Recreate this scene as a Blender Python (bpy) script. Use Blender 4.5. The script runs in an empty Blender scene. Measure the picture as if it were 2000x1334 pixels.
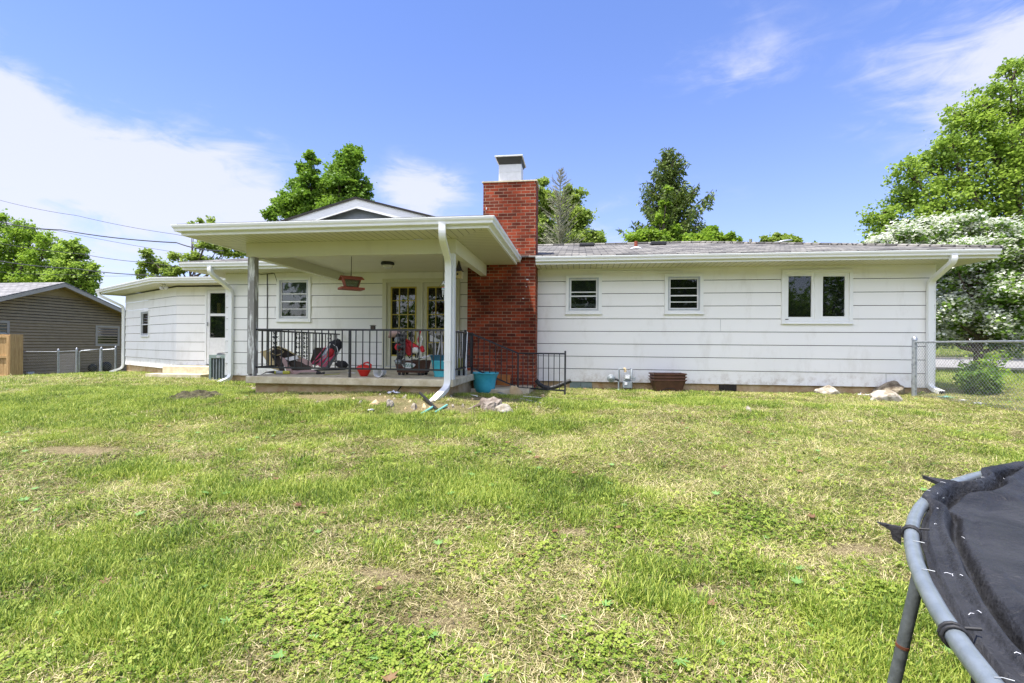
import bpy, math, random
import numpy as np
from mathutils import Matrix, Vector
random.seed(7); rng = np.random.default_rng(11)
R = math.radians
SC = bpy.context.scene
COL = SC.collection

# ------------------------------------------------------------------ camera
F, TH, RO, CY, ZE = 944.0, R(7.82), R(.45), 672.0, .93
cd = bpy.data.cameras.new('camera'); cam = bpy.data.objects.new('camera', cd); COL.objects.link(cam)
cd.sensor_width = 36; cd.lens = F / 2000 * 36; cd.shift_y = (CY - 667) / 2000; cd.clip_start = .05; cd.clip_end = 3000
Rt = Vector((math.cos(TH), math.sin(TH), 0)); Fw = Vector((-math.sin(TH), math.cos(TH), 0)); Up = Vector((0, 0, 1))
cx_ = Rt * math.cos(RO) + Up * math.sin(RO); cy_ = -Rt * math.sin(RO) + Up * math.cos(RO); cz_ = -Fw
m = Matrix((cx_, cy_, cz_)).transposed().to_4x4(); m.translation = (0, 0, ZE); cam.matrix_world = m
SC.camera = cam

def ray(u, v):
    a = (u - 1000) / F; b = (CY - v) / F
    r = a * math.cos(RO) - b * math.sin(RO); h = a * math.sin(RO) + b * math.cos(RO)
    return Vector((r * math.cos(TH) - math.sin(TH), r * math.sin(TH) + math.cos(TH), h))
def PY(u, v, Y):
    d = ray(u, v); return d * (Y / d.y) + Vector((0, 0, ZE))
def PX(u, Y): return PY(u, CY, Y).x
def PG(u, v):
    """point of the lawn seen in direction u, v"""
    d = ray(u, v); ts = np.concatenate([np.arange(.8, 30, .01), np.arange(30, 90, .1)])
    below = np.nonzero(ZE + d.z * ts <= hgt(d.x * ts, d.y * ts))[0]; t = ts[below[0]] if len(below) else 90
    return Vector((d.x * t, d.y * t, hgt(d.x * t, d.y * t)))

# ------------------------------------------------------------------ world and sun
SUN_EL, SUN_AZ = R(73), math.atan2(-.66, -.75)     # direction towards the sun in the XY plane
w = bpy.data.worlds.new("World"); SC.world = w; w.use_nodes = True
nt = w.node_tree; N = nt.nodes; L = nt.links; N.clear()
out = N.new('ShaderNodeOutputWorld'); bg = N.new('ShaderNodeBackground'); L.new(bg.outputs[0], out.inputs[0])
sky = N.new('ShaderNodeTexSky'); sky.sky_type = 'NISHITA'; sky.sun_disc = False
sky.sun_elevation = SUN_EL; sky.sun_rotation = math.pi / 2 - SUN_AZ; sky.air_density = 1.0; sky.dust_density = .55; sky.ozone_density = 2.2; sky.altitude = 300
bg.inputs[1].default_value = .16
tc = N.new('ShaderNodeTexCoord')
def vmath(op, a, b=None):
    n = N.new('ShaderNodeVectorMath'); n.operation = op
    for i, x in enumerate((a, b)):
        if x is None: continue
        if isinstance(x, bpy.types.NodeSocket): L.new(x, n.inputs[i])
        else: n.inputs[i].default_value = x
    return n
def fmath(op, a, b=None, clamp=False):
    n = N.new('ShaderNodeMath'); n.operation = op; n.use_clamp = clamp
    for i, x in enumerate((a, b)):
        if x is None: continue
        if isinstance(x, bpy.types.NodeSocket): L.new(x, n.inputs[i])
        else: n.inputs[i].default_value = x
    return n.outputs[0]
D = tc.outputs['Generated']
# wispy cirrus: fractal noise stretched along the wind
def wnoise(scale, sc3, detail, dist, rough=.6, rot=(0, 0, 0)):
    mp = N.new('ShaderNodeMapping'); L.new(D, mp.inputs[0]); mp.inputs['Scale'].default_value = sc3; mp.inputs['Rotation'].default_value = rot
    n = N.new('ShaderNodeTexNoise'); L.new(mp.outputs[0], n.inputs['Vector']); n.inputs['Scale'].default_value = scale
    n.inputs['Detail'].default_value = detail; n.inputs['Roughness'].default_value = rough; n.inputs['Distortion'].default_value = dist
    return n.outputs['Fac']
nz1 = wnoise(3.2, (1, 1, 2.3), 9, .5, .55, (0, .25, 0)); nz2 = wnoise(9.0, (1, 1, 3.2), 8, .9, .62, (0, -.5, 0))
wisp = fmath('ADD', fmath('MULTIPLY', nz1, .7), fmath('MULTIPLY', nz2, .3))
clouds = None
# banks of cloud: direction of the centre, reach, strength
BANKS = [((40, 290), .36, .80, 1.15), ((260, 350), .40, .75, 1.0), ((-260, 360), .5, .8, 1.0), ((470, 390), .24, .62, .9), ((830, 375), .20, .62, 1.2), ((1440, 140), .30, .29, 1.0),
         ((1990, 60), .22, .5, 1.0), ((2300, 0), .45, .7, 1.0), ((1720, 240), .16, .32, 1.0), ((1200, 470), .45, .30, 1.6), ((640, 150), .3, .16, 1.0)]
for (u, v), reach, st, _ in BANKS:
    d = ray(u, v).normalized()
    df = vmath('SUBTRACT', D, tuple(d)); sc_ = vmath('MULTIPLY', df.outputs[0], (1, 1, 1.75))
    ln = N.new('ShaderNodeVectorMath'); ln.operation = 'LENGTH'; L.new(sc_.outputs[0], ln.inputs[0])
    fall = fmath('SUBTRACT', 1.0, fmath('DIVIDE', ln.outputs['Value'], reach), True)
    k = fmath('MULTIPLY', fall, st * 1.25)
    clouds = k if clouds is None else fmath('MAXIMUM', clouds, k)
cm = fmath('ADD', fmath('MULTIPLY', wisp, 3.8), -2.12)
dens = fmath('MULTIPLY', fmath('ADD', cm, fmath('MULTIPLY', clouds, 1.35)), clouds, False)
ss = N.new('ShaderNodeMapRange'); ss.interpolation_type = 'SMOOTHSTEP'; L.new(dens, ss.inputs[0]); ss.inputs[1].default_value = .03; ss.inputs[2].default_value = .42
ss.inputs[4].default_value = .84
# a thin veil of brightness near the horizon
hue = N.new('ShaderNodeHueSaturation'); L.new(sky.outputs[0], hue.inputs['Color']); hue.inputs['Saturation'].default_value = 1.10; hue.inputs['Value'].default_value = 1.0
tint = N.new('ShaderNodeMixRGB'); tint.blend_type = 'MULTIPLY'; tint.inputs[0].default_value = 1; L.new(hue.outputs[0], tint.inputs[1]); tint.inputs[2].default_value = (.665, .655, .86, 1)
mx = N.new('ShaderNodeMixRGB'); L.new(ss.outputs[0], mx.inputs[0]); L.new(tint.outputs[0], mx.inputs[1]); mx.inputs[2].default_value = (2.75, 2.82, 3.4, 1)
# pale haze low in the sky
sp = N.new('ShaderNodeSeparateXYZ'); L.new(D, sp.inputs[0])
hz = fmath('MULTIPLY', fmath('POWER', 2.718, fmath('MULTIPLY', fmath('ABSOLUTE', sp.outputs[2]), -4.6)), .62)
hm = N.new('ShaderNodeMixRGB'); L.new(hz, hm.inputs[0]); L.new(tint.outputs[0], hm.inputs[1]); hm.inputs[2].default_value = (2.5, 2.5, 3.0, 1); L.new(hm.outputs[0], mx.inputs[1])
# unseen glow added to the sky behind the viewpoint to brighten the house front
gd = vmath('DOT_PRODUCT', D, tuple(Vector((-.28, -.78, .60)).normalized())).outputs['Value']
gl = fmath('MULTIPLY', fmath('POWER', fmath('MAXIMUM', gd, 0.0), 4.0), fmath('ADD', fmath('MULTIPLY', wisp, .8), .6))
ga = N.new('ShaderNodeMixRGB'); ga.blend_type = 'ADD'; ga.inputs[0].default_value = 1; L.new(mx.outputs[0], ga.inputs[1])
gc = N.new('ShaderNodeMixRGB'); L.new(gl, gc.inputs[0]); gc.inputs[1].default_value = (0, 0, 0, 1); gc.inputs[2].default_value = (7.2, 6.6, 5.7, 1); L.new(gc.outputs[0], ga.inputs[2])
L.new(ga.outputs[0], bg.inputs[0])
sd = bpy.data.lights.new('sun', 'SUN'); sun = bpy.data.objects.new('sun', sd); COL.objects.link(sun)
sd.energy = 4.1; sd.angle = R(1.0); sd.color = (1, .955, .88)
sv = Vector((math.cos(SUN_EL) * math.cos(SUN_AZ), math.cos(SUN_EL) * math.sin(SUN_AZ), math.sin(SUN_EL)))
sun.rotation_euler = sv.to_track_quat('Z', 'Y').to_euler(); sun.location = (0, 0, 20)
SC.view_settings.view_transform = 'Standard'; SC.view_settings.look = 'None'; SC.view_settings.gamma = 1; SC.view_settings.exposure = 1.05
SC.render.film_transparent = False
SC.cycles.max_bounces = 8; SC.cycles.transparent_max_bounces = 16; SC.cycles.diffuse_bounces = 4
SC.cycles.use_denoising = True; SC.cycles.denoising_prefilter = 'NONE'

# ------------------------------------------------------------------ helpers
def sstep(a, b, x):
    t = np.clip((np.asarray(x, float) - a) / (b - a), 0, 1); return t * t * (3 - 2 * t)
_perm = rng.permutation(512)
def vnoise(x, y, seed=0):
    x = np.asarray(x, float) + 97.; y = np.asarray(y, float) + 53.
    xi = np.floor(x).astype(int); yi = np.floor(y).astype(int); fx = x - xi; fy = y - yi
    fx = fx * fx * (3 - 2 * fx); fy = fy * fy * (3 - 2 * fy)
    def h(i, j): return _perm[(_perm[(i + seed * 37) & 255] + j) & 511] / 511.
    return (h(xi, yi) * (1 - fx) + h(xi + 1, yi) * fx) * (1 - fy) + (h(xi, yi + 1) * (1 - fx) + h(xi + 1, yi + 1) * fx) * fy
def fbm(x, y, seed=0, o=4):
    s = 0; a = .5; n = 0
    for i in range(o):
        s = s + a * vnoise(x * 2 ** i + 17.3 * i, y * 2 ** i - 9.1 * i, seed + i); n += a; a *= .5
    return s / n
def hgt(x, y):
    x = np.asarray(x, float); y = np.asarray(y, float)
    b = np.interp(y, [-30, 0, 2, 5, 8, 11, 14, 17, 22, 60], [-1.6, -.53, -.45, -.27, -.13, -.13, -.2, -.25, -.3, -.3])
    b = b + .17 * np.exp(-((x + 3.6) / 3.0) ** 2 - ((y - 8.0) / 1.3) ** 2)
    b = b - .38 * sstep(16, 20.5, -x)
    far = np.interp(y, [11, 19, 27, 45, 70, 200], [-.05, .1, .3, .95, 1.6, 3.])
    b = b * (1 - sstep(6.2, 8.5, x)) + np.where(y > 11, far, b + .06) * sstep(6.2, 8.5, x)
    b = b + .05 * (fbm(x * .35, y * .35, 3) - .5) + .03 * (fbm(x * 1.6, y * 1.6, 5) - .5) * (y < 30)
    out = b
    return float(out) if out.ndim == 0 else out

def tag(o, label=None, cat=None, group=None, kind=None):
    if label: o['label'] = label
    if cat: o['category'] = cat
    if group: o['group'] = group
    if kind: o['kind'] = kind
    return o
def thing(name, loc, label, cat, group=None, rz=0, kind=None):
    o = bpy.data.objects.new(name, None); COL.objects.link(o); o.location = loc; o.rotation_euler = (0, 0, rz); o.empty_display_size = .2
    return tag(o, label, cat, group, kind)
def rootloc(p):
    while p.parent: p = p.parent
    return Vector(p.location)

class MB:
    """collects geometry in world coordinates (or in the frame T) and links it as ONE mesh object"""
    def __init__(s, T=None): s.v = []; s.f = []; s.T = T; s.sm = []
    def add(s, vs, fs, smooth=False):
        o = len(s.v)
        for p in vs:
            p = Vector(p); s.v.append(s.T @ p if s.T is not None else p)
        for f in fs: s.f.append([i + o for i in f]); s.sm.append(smooth)
        return s
    def box(s, a, b):
        x0, y0, z0 = (min(a[i], b[i]) for i in range(3)); x1, y1, z1 = (max(a[i], b[i]) for i in range(3))
        return s.add([(x0, y0, z0), (x1, y0, z0), (x1, y1, z0), (x0, y1, z0), (x0, y0, z1), (x1, y0, z1), (x1, y1, z1), (x0, y1, z1)],
                     [(0, 3, 2, 1), (4, 5, 6, 7), (0, 1, 5, 4), (1, 2, 6, 5), (2, 3, 7, 6), (3, 0, 4, 7)])
    def obox(s, c, size, rot=(0, 0, 0)):
        M = Matrix.Translation(c) @ Matrix.Rotation(rot[2], 4, 'Z') @ Matrix.Rotation(rot[1], 4, 'Y') @ Matrix.Rotation(rot[0], 4, 'X')
        x, y, z = (k / 2 for k in size)
        return s.add([M @ Vector(p) for p in [(-x, -y, -z), (x, -y, -z), (x, y, -z), (-x, y, -z), (-x, -y, z), (x, -y, z), (x, y, z), (-x, y, z)]],
                     [(0, 3, 2, 1), (4, 5, 6, 7), (0, 1, 5, 4), (1, 2, 6, 5), (2, 3, 7, 6), (3, 0, 4, 7)])
    def sweep(s, pts, prof, up=(0, 0, 1), smooth=False, scale=None, caps=True):
        pts = [Vector(p) for p in pts]; n = len(pts); k = len(prof); rings = []
        U = Vector(up)
        for i, p in enumerate(pts):
            t = (pts[min(i + 1, n - 1)] - pts[max(i - 1, 0)]).normalized()
            sd_ = t.cross(U)
            if sd_.length < 1e-4: sd_ = t.orthogonal()
            sd_.normalize(); U2 = sd_.cross(t).normalized()
            mit = 1
            if 0 < i < n - 1:
                a1 = (p - pts[i - 1]).normalized(); c = max(.3, a1.dot(t)); mit = 1 / c
            sc = scale[i] if scale else 1
            rings.append([p + (sd_ * q[0] + U2 * q[1] * mit) * sc for q in prof])
            if up is None: U = U2
        vs = [q for r in rings for q in r]; fs = []
        for i in range(n - 1):
            for j in range(k): fs.append((i * k + j, i * k + (j + 1) % k, (i + 1) * k + (j + 1) % k, (i + 1) * k + j))
        s.add(vs, fs, smooth)
        if caps: s.add(rings[0], [tuple(range(k - 1, -1, -1))]); s.add(rings[-1], [tuple(range(k))])
        return s
    def tube(s, pts, r, n=8, taper=None, smooth=True):
        prof = [(math.cos(2 * math.pi * i / n), math.sin(2 * math.pi * i / n)) for i in range(n)]
        pts = [Vector(p) for p in pts]
        rr = taper if taper else [r] * len(pts)
        # parallel transport
        t0 = (pts[1] - pts[0]).normalized(); nrm = t0.orthogonal().normalized(); rings = []
        for i, p in enumerate(pts):
            t = (pts[min(i + 1, len(pts) - 1)] - pts[max(i - 1, 0)]).normalized()
            nrm = (nrm - t * nrm.dot(t))
            if nrm.length < 1e-5: nrm = t.orthogonal()
            nrm.normalize(); b = t.cross(nrm)
            rings.append([p + (nrm * q[0] + b * q[1]) * rr[i] for q in prof])
        vs = [q for r_ in rings for q in r_]; fs = []
        for i in range(len(pts) - 1):
            for j in range(n): fs.append((i * n + j, i * n + (j + 1) % n, (i + 1) * n + (j + 1) % n, (i + 1) * n + j))
        s.add(vs, fs, smooth); s.add(rings[0], [tuple(range(n - 1, -1, -1))]); s.add(rings[-1], [tuple(range(n))])
        return s
    def lathe(s, c, prof, n=24, caps=True, sx=1, sy=1, smooth=True):
        c = Vector(c); vs = []; fs = []
        for r, z in prof:
            for j in range(n):
                a = 2 * math.pi * j / n; vs.append(c + Vector((r * sx * math.cos(a), r * sy * math.sin(a), z)))
        for i in range(len(prof) - 1):
            for j in range(n): fs.append((i * n + j, i * n + (j + 1) % n, (i + 1) * n + (j + 1) % n, (i + 1) * n + j))
        s.add(vs, fs, smooth)
        if caps: s.add(vs[:n], [tuple(range(n - 1, -1, -1))]); s.add(vs[-n:], [tuple(range(n))])
        return s
    def prism(s, poly, d):
        """poly: list of 3-D points, d: extrusion vector"""
        d = Vector(d); n = len(poly); vs = [Vector(p) for p in poly] + [Vector(p) + d for p in poly]
        return s.add(vs, [tuple(range(n - 1, -1, -1)), tuple(range(n, 2 * n))] + [(i, (i + 1) % n, n + (i + 1) % n, n + i) for i in range(n)])
    def build(s, name, mat, parent=None, bevel=0, local=False, label=None):
        V = s.v
        if parent is None:
            a = np.array([tuple(p) for p in V]); off = Vector(((a[:, 0].min() + a[:, 0].max()) / 2, (a[:, 1].min() + a[:, 1].max()) / 2, a[:, 2].min()))
        elif local: off = Vector((0, 0, 0))
        else: off = rootloc(parent)
        me = bpy.data.meshes.new(name); me.from_pydata([tuple(p - off) for p in V], [], s.f); me.update()
        me.polygons.foreach_set('use_smooth', s.sm)
        import bmesh
        bm = bmesh.new(); bm.from_mesh(me); bmesh.ops.recalc_face_normals(bm, faces=bm.faces); bm.to_mesh(me); bm.free()
        o = bpy.data.objects.new(name, me); COL.objects.link(o); me.materials.append(mat)
        if parent is None: o.location = off
        else: o.parent = parent
        if bevel:
            b = o.modifiers.new('bevel', 'BEVEL'); b.width = bevel; b.segments = 2; b.limit_method = 'ANGLE'; b.angle_limit = R(40)
        if label: o['label'] = label
        return o

def copy_tree(o, parent=None):
    c = o.copy(); COL.objects.link(c); c.parent = parent
    for ch in [x for x in COL.objects if x.parent == o]: copy_tree(ch, c)
    return c

# ------------------------------------------------------------------ materials
def mat(name, col, rough=.7, var=.12, scale=6., bump=0., bscale=None, metal=0., col2=None, spec=.5, stretch=(1, 1, 1), fac=.5, width=.3):
    m = bpy.data.materials.new(name); m.use_nodes = True; n = m.node_tree.nodes; l = m.node_tree.links
    p = n['Principled BSDF']; p.inputs['Roughness'].default_value = rough; p.inputs['Metallic'].default_value = metal; p.inputs['Specular IOR Level'].default_value = spec
    tc = n.new('ShaderNodeTexCoord'); mp = n.new('ShaderNodeMapping'); l.new(tc.outputs['Object'], mp.inputs[0]); mp.inputs['Scale'].default_value = stretch
    nz = n.new('ShaderNodeTexNoise'); l.new(mp.outputs[0], nz.inputs['Vector']); nz.inputs['Scale'].default_value = scale; nz.inputs['Detail'].default_value = 8; nz.inputs['Roughness'].default_value = .65
    cr = n.new('ShaderNodeValToRGB'); l.new(nz.outputs['Fac'], cr.inputs[0]); cr.color_ramp.elements[0].position = fac - width / 2; cr.color_ramp.elements[1].position = fac + width / 2
    c = col; c2 = col2 or tuple(min(1, x * (1 + var)) for x in col)
    cr.color_ramp.elements[0].color = (*[x * (1 - (var if not col2 else 0)) for x in c], 1); cr.color_ramp.elements[1].color = (*c2, 1)
    l.new(cr.outputs[0], p.inputs['Base Color'])
    if bump:
        n2 = n.new('ShaderNodeTexNoise'); l.new(mp.outputs[0], n2.inputs['Vector']); n2.inputs['Scale'].default_value = bscale or scale * 4; n2.inputs['Detail'].default_value = 6
        b = n.new('ShaderNodeBump'); b.inputs['Strength'].default_value = bump; b.inputs['Distance'].default_value = .02; l.new(n2.outputs['Fac'], b.inputs['Height']); l.new(b.outputs[0], p.inputs['Normal'])
    m['p'] = 1
    return m
def nodes(m): return m.node_tree.nodes, m.node_tree.links, m.node_tree.nodes['Principled BSDF']

M = {}
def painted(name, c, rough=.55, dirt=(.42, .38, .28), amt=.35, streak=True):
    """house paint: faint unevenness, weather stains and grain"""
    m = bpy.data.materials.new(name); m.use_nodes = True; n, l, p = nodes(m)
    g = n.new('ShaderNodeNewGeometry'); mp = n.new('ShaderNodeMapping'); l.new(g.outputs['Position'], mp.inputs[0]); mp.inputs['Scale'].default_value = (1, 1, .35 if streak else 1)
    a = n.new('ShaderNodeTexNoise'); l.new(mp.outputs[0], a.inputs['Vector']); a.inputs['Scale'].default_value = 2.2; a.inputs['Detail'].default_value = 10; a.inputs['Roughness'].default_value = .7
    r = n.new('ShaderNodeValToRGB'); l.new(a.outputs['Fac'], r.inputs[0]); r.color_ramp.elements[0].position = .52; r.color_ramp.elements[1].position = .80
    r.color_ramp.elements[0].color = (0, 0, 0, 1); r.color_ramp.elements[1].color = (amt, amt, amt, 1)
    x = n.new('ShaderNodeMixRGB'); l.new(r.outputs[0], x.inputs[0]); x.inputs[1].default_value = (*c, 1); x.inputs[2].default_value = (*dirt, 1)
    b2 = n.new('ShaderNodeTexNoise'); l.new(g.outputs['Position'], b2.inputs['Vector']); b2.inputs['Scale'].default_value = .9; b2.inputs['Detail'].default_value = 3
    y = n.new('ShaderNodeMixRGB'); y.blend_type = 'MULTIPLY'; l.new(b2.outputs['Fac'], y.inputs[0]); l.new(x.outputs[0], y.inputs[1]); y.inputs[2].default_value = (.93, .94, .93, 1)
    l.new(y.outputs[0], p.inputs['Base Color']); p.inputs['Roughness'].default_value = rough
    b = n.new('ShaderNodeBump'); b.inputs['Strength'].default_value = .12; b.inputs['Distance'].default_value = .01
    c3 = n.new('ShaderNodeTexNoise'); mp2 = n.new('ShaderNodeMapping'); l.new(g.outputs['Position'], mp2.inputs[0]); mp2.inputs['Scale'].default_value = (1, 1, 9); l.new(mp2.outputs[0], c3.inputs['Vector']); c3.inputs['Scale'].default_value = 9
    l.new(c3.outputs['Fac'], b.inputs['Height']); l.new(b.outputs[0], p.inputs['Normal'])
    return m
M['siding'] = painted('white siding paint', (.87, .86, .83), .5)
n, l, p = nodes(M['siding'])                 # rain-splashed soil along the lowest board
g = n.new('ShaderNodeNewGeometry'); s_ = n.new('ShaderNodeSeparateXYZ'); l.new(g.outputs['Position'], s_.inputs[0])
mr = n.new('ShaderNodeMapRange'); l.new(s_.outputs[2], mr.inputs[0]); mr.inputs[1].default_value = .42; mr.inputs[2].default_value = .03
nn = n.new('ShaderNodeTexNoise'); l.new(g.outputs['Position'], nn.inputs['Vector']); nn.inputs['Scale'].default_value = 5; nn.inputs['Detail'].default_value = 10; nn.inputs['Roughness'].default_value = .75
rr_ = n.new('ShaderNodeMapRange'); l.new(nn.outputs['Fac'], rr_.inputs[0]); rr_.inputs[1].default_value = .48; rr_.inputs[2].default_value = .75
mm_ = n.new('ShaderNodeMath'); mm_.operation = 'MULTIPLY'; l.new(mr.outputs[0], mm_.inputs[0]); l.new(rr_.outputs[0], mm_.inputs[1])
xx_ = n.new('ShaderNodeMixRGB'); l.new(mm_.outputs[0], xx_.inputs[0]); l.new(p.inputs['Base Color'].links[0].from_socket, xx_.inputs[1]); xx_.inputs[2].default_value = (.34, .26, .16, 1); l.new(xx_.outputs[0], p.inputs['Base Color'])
M['trim'] = painted('white trim paint', (.83, .84, .82), .4, amt=.2)
M['gutter'] = painted('white gutter enamel', (.84, .85, .83), .35, amt=.18, streak=False)
M['beam'] = painted('cream beam paint', (.66, .65, .51), .6, amt=.3)
def grooved(name, c, axis, pitch=.13, dark=.40):
    m = painted(name, c, .5, amt=.25, streak=False); n, l, p = nodes(m)
    g = n.new('ShaderNodeNewGeometry'); s = n.new('ShaderNodeSeparateXYZ'); l.new(g.outputs['Position'], s.inputs[0])
    q = n.new('ShaderNodeMath'); q.operation = 'MULTIPLY'; l.new(s.outputs[axis], q.inputs[0]); q.inputs[1].default_value = 1 / pitch
    fr = n.new('ShaderNodeMath'); fr.operation = 'FRACT'; l.new(q.outputs[0], fr.inputs[0])
    lt = n.new('ShaderNodeMath'); lt.operation = 'LESS_THAN'; l.new(fr.outputs[0], lt.inputs[0]); lt.inputs[1].default_value = .11
    base = p.inputs['Base Color'].links[0].from_socket
    x = n.new('ShaderNodeMixRGB'); x.blend_type = 'MULTIPLY'; l.new(lt.outputs[0], x.inputs[0]); l.new(base, x.inputs[1]); x.inputs[2].default_value = (dark, dark, dark * .9, 1)
    l.new(x.outputs[0], p.inputs['Base Color'])
    return m
M['soffit_x'] = grooved('vinyl soffit grooves across', (.60, .58, .42), 0)
M['soffit_y'] = grooved('vinyl soffit grooves along', (.60, .58, .42), 1)
M['ceiling'] = painted('porch ceiling paint', (.70, .68, .54), .6, amt=.25, streak=False)
def brick():
    m = bpy.data.materials.new('red brick'); m.use_nodes = True; n, l, p = nodes(m)
    g = n.new('ShaderNodeNewGeometry'); s = n.new('ShaderNodeSeparateXYZ'); l.new(g.outputs['Position'], s.inputs[0])
    a = n.new('ShaderNodeMath'); l.new(s.outputs[0], a.inputs[0]); l.new(s.outputs[1], a.inputs[1])
    c = n.new('ShaderNodeCombineXYZ'); l.new(a.outputs[0], c.inputs[0]); l.new(s.outputs[2], c.inputs[1])
    b = n.new('ShaderNodeTexBrick'); l.new(c.outputs[0], b.inputs['Vector']); b.inputs['Scale'].default_value = 1; b.inputs['Brick Width'].default_value = .21; b.inputs['Row Height'].default_value = .0735
    b.inputs['Mortar Size'].default_value = .0055; b.inputs['Mortar Smooth'].default_value = .2; b.inputs['Bias'].default_value = -.1
    b.inputs['Color1'].default_value = (.36, .066, .028, 1); b.inputs['Color2'].default_value = (.085, .022, .014, 1); b.inputs['Mortar'].default_value = (.36, .26, .18, 1)
    nz = n.new('ShaderNodeTexNoise'); l.new(g.outputs['Position'], nz.inputs['Vector']); nz.inputs['Scale'].default_value = 5; nz.inputs['Detail'].default_value = 9; nz.inputs['Roughness'].default_value = .7
    x = n.new('ShaderNodeMixRGB'); x.blend_type = 'OVERLAY'; x.inputs[0].default_value = .65; l.new(b.outputs['Color'], x.inputs[1]); l.new(nz.outputs['Fac'], x.inputs[2])
    # old paint and mortar smears
    n3 = n.new('ShaderNodeTexNoise'); l.new(g.outputs['Position'], n3.inputs['Vector']); n3.inputs['Scale'].default_value = 9; n3.inputs['Detail'].default_value = 8
    r3 = n.new('ShaderNodeValToRGB'); l.new(n3.outputs['Fac'], r3.inputs[0]); r3.color_ramp.elements[0].position = .69; r3.color_ramp.elements[1].position = .76
    r3.color_ramp.elements[1].color = (.55, .55, .55, 1)
    y = n.new('ShaderNodeMixRGB'); l.new(r3.outputs[0], y.inputs[0]); l.new(x.outputs[0], y.inputs[1]); y.inputs[2].default_value = (.40, .28, .22, 1)
    # soot and damp stains in large blotches
    n5 = n.new('ShaderNodeTexNoise'); l.new(g.outputs['Position'], n5.inputs['Vector']); n5.inputs['Scale'].default_value = 1.7; n5.inputs['Detail'].default_value = 6
    r5 = n.new('ShaderNodeValToRGB'); l.new(n5.outputs['Fac'], r5.inputs[0]); r5.color_ramp.elements[0].position = .40; r5.color_ramp.elements[1].position = .62; r5.color_ramp.elements[0].color = (.62, .56, .52, 1); r5.color_ramp.elements[1].color = (1, 1, 1, 1)
    y5 = n.new('ShaderNodeMixRGB'); y5.blend_type = 'MULTIPLY'; y5.inputs[0].default_value = 1; l.new(y.outputs[0], y5.inputs[1]); l.new(r5.outputs[0], y5.inputs[2])
    l.new(y5.outputs[0], p.inputs['Base Color']); p.inputs['Roughness'].default_value = .92; p.inputs['Specular IOR Level'].default_value = .2
    bp = n.new('ShaderNodeBump'); bp.invert = True; bp.inputs['Strength'].default_value = .8; bp.inputs['Distance'].default_value = .008; l.new(b.outputs['Fac'], bp.inputs['Height'])
    b2 = n.new('ShaderNodeBump'); b2.inputs['Strength'].default_value = .35; b2.inputs['Distance'].default_value = .01; l.new(nz.outputs['Fac'], b2.inputs['Height']); l.new(bp.outputs[0], b2.inputs['Normal'])
    l.new(b2.outputs[0], p.inputs['Normal']); return m
M['brick'] = brick()
def shingle(name, c1, c2, sw=False):
    m = bpy.data.materials.new(name); m.use_nodes = True; n, l, p = nodes(m)
    g = n.new('ShaderNodeNewGeometry'); s = n.new('ShaderNodeSeparateXYZ'); l.new(g.outputs['Position'], s.inputs[0])
    c = n.new('ShaderNodeCombineXYZ'); l.new(s.outputs[1 if sw else 0], c.inputs[0]); l.new(s.outputs[0 if sw else 1], c.inputs[1])
    b = n.new('ShaderNodeTexBrick'); l.new(c.outputs[0], b.inputs['Vector']); b.inputs['Scale'].default_value = 1; b.inputs['Brick Width'].default_value = .33; b.inputs['Row Height'].default_value = .14
    b.inputs['Mortar Size'].default_value = .012; b.inputs['Color1'].default_value = (*c1, 1); b.inputs['Color2'].default_value = (*c2, 1); b.inputs['Mortar'].default_value = (*[x * .45 for x in c1], 1)
    nz = n.new('ShaderNodeTexNoise'); l.new(g.outputs['Position'], nz.inputs['Vector']); nz.inputs['Scale'].default_value = 14; nz.inputs['Detail'].default_value = 8
    x = n.new('ShaderNodeMixRGB'); x.blend_type = 'OVERLAY'; x.inputs[0].default_value = .7; l.new(b.outputs['Color'], x.inputs[1]); l.new(nz.outputs['Fac'], x.inputs[2])
    l.new(x.outputs[0], p.inputs['Base Color']); p.inputs['Roughness'].default_value = .9
    bp = n.new('ShaderNodeBump'); bp.inputs['Strength'].default_value = .8; bp.inputs['Distance'].default_value = .02; l.new(x.outputs[0], bp.inputs['Height']); l.new(bp.outputs[0], p.inputs['Normal']); return m
M['shingle'] = shingle('grey asphalt shingle', (.05, .047, .043), (.27, .255, .225))
M['shingle_y'] = shingle('grey asphalt shingle side slope', (.10, .10, .105), (.21, .205, .20), True)
M['shingle_n'] = shingle('weathered grey shingle', (.17, .165, .16), (.30, .29, .28))
M['conc'] = mat('old concrete', (.46, .39, .25), .9, col2=(.66, .60, .44), scale=5, bump=.3, bscale=30)
M['found'] = mat('stained concrete foundation', (.38, .23, .10), .9, col2=(.56, .44, .27), scale=3.5, bump=.3, bscale=25)
M['iron'] = mat('black iron paint', (.018, .02, .024), .45, .3, 20, bump=.1)
M['galv'] = mat('galvanised steel', (.30, .32, .34), .42, .2, 14, metal=.75, col2=(.50, .53, .56), bump=.08)
M['rim'] = mat('scuffed galvanised tube', (.17, .20, .22), .36, metal=.3, col2=(.25, .285, .31), scale=26, bump=.06, bscale=90, stretch=(1, 1, 1), width=.35)
M['legsteel'] = mat('weathered grey tube', (.075, .085, .09), .5, metal=.2, col2=(.15, .165, .175), scale=20, bump=.1, width=.3)
M['wire'] = mat('fence wire', (.34, .35, .36), .5, .15, 20, metal=.5)
M['rust'] = mat('rust', (.16, .05, .02), .9, .3, 30)
M['alum'] = mat('dull aluminium', (.42, .44, .45), .45, .1, 10, metal=.4)
M['white_al'] = mat('white enamel frame', (.72, .73, .72), .4, .06, 10)
M['grey_door'] = mat('grey primer panel', (.46, .47, .46), .55, .05, 3)
M['yellow'] = mat('mustard yellow paint', (.45, .36, .06), .55, .15, 12)
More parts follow.
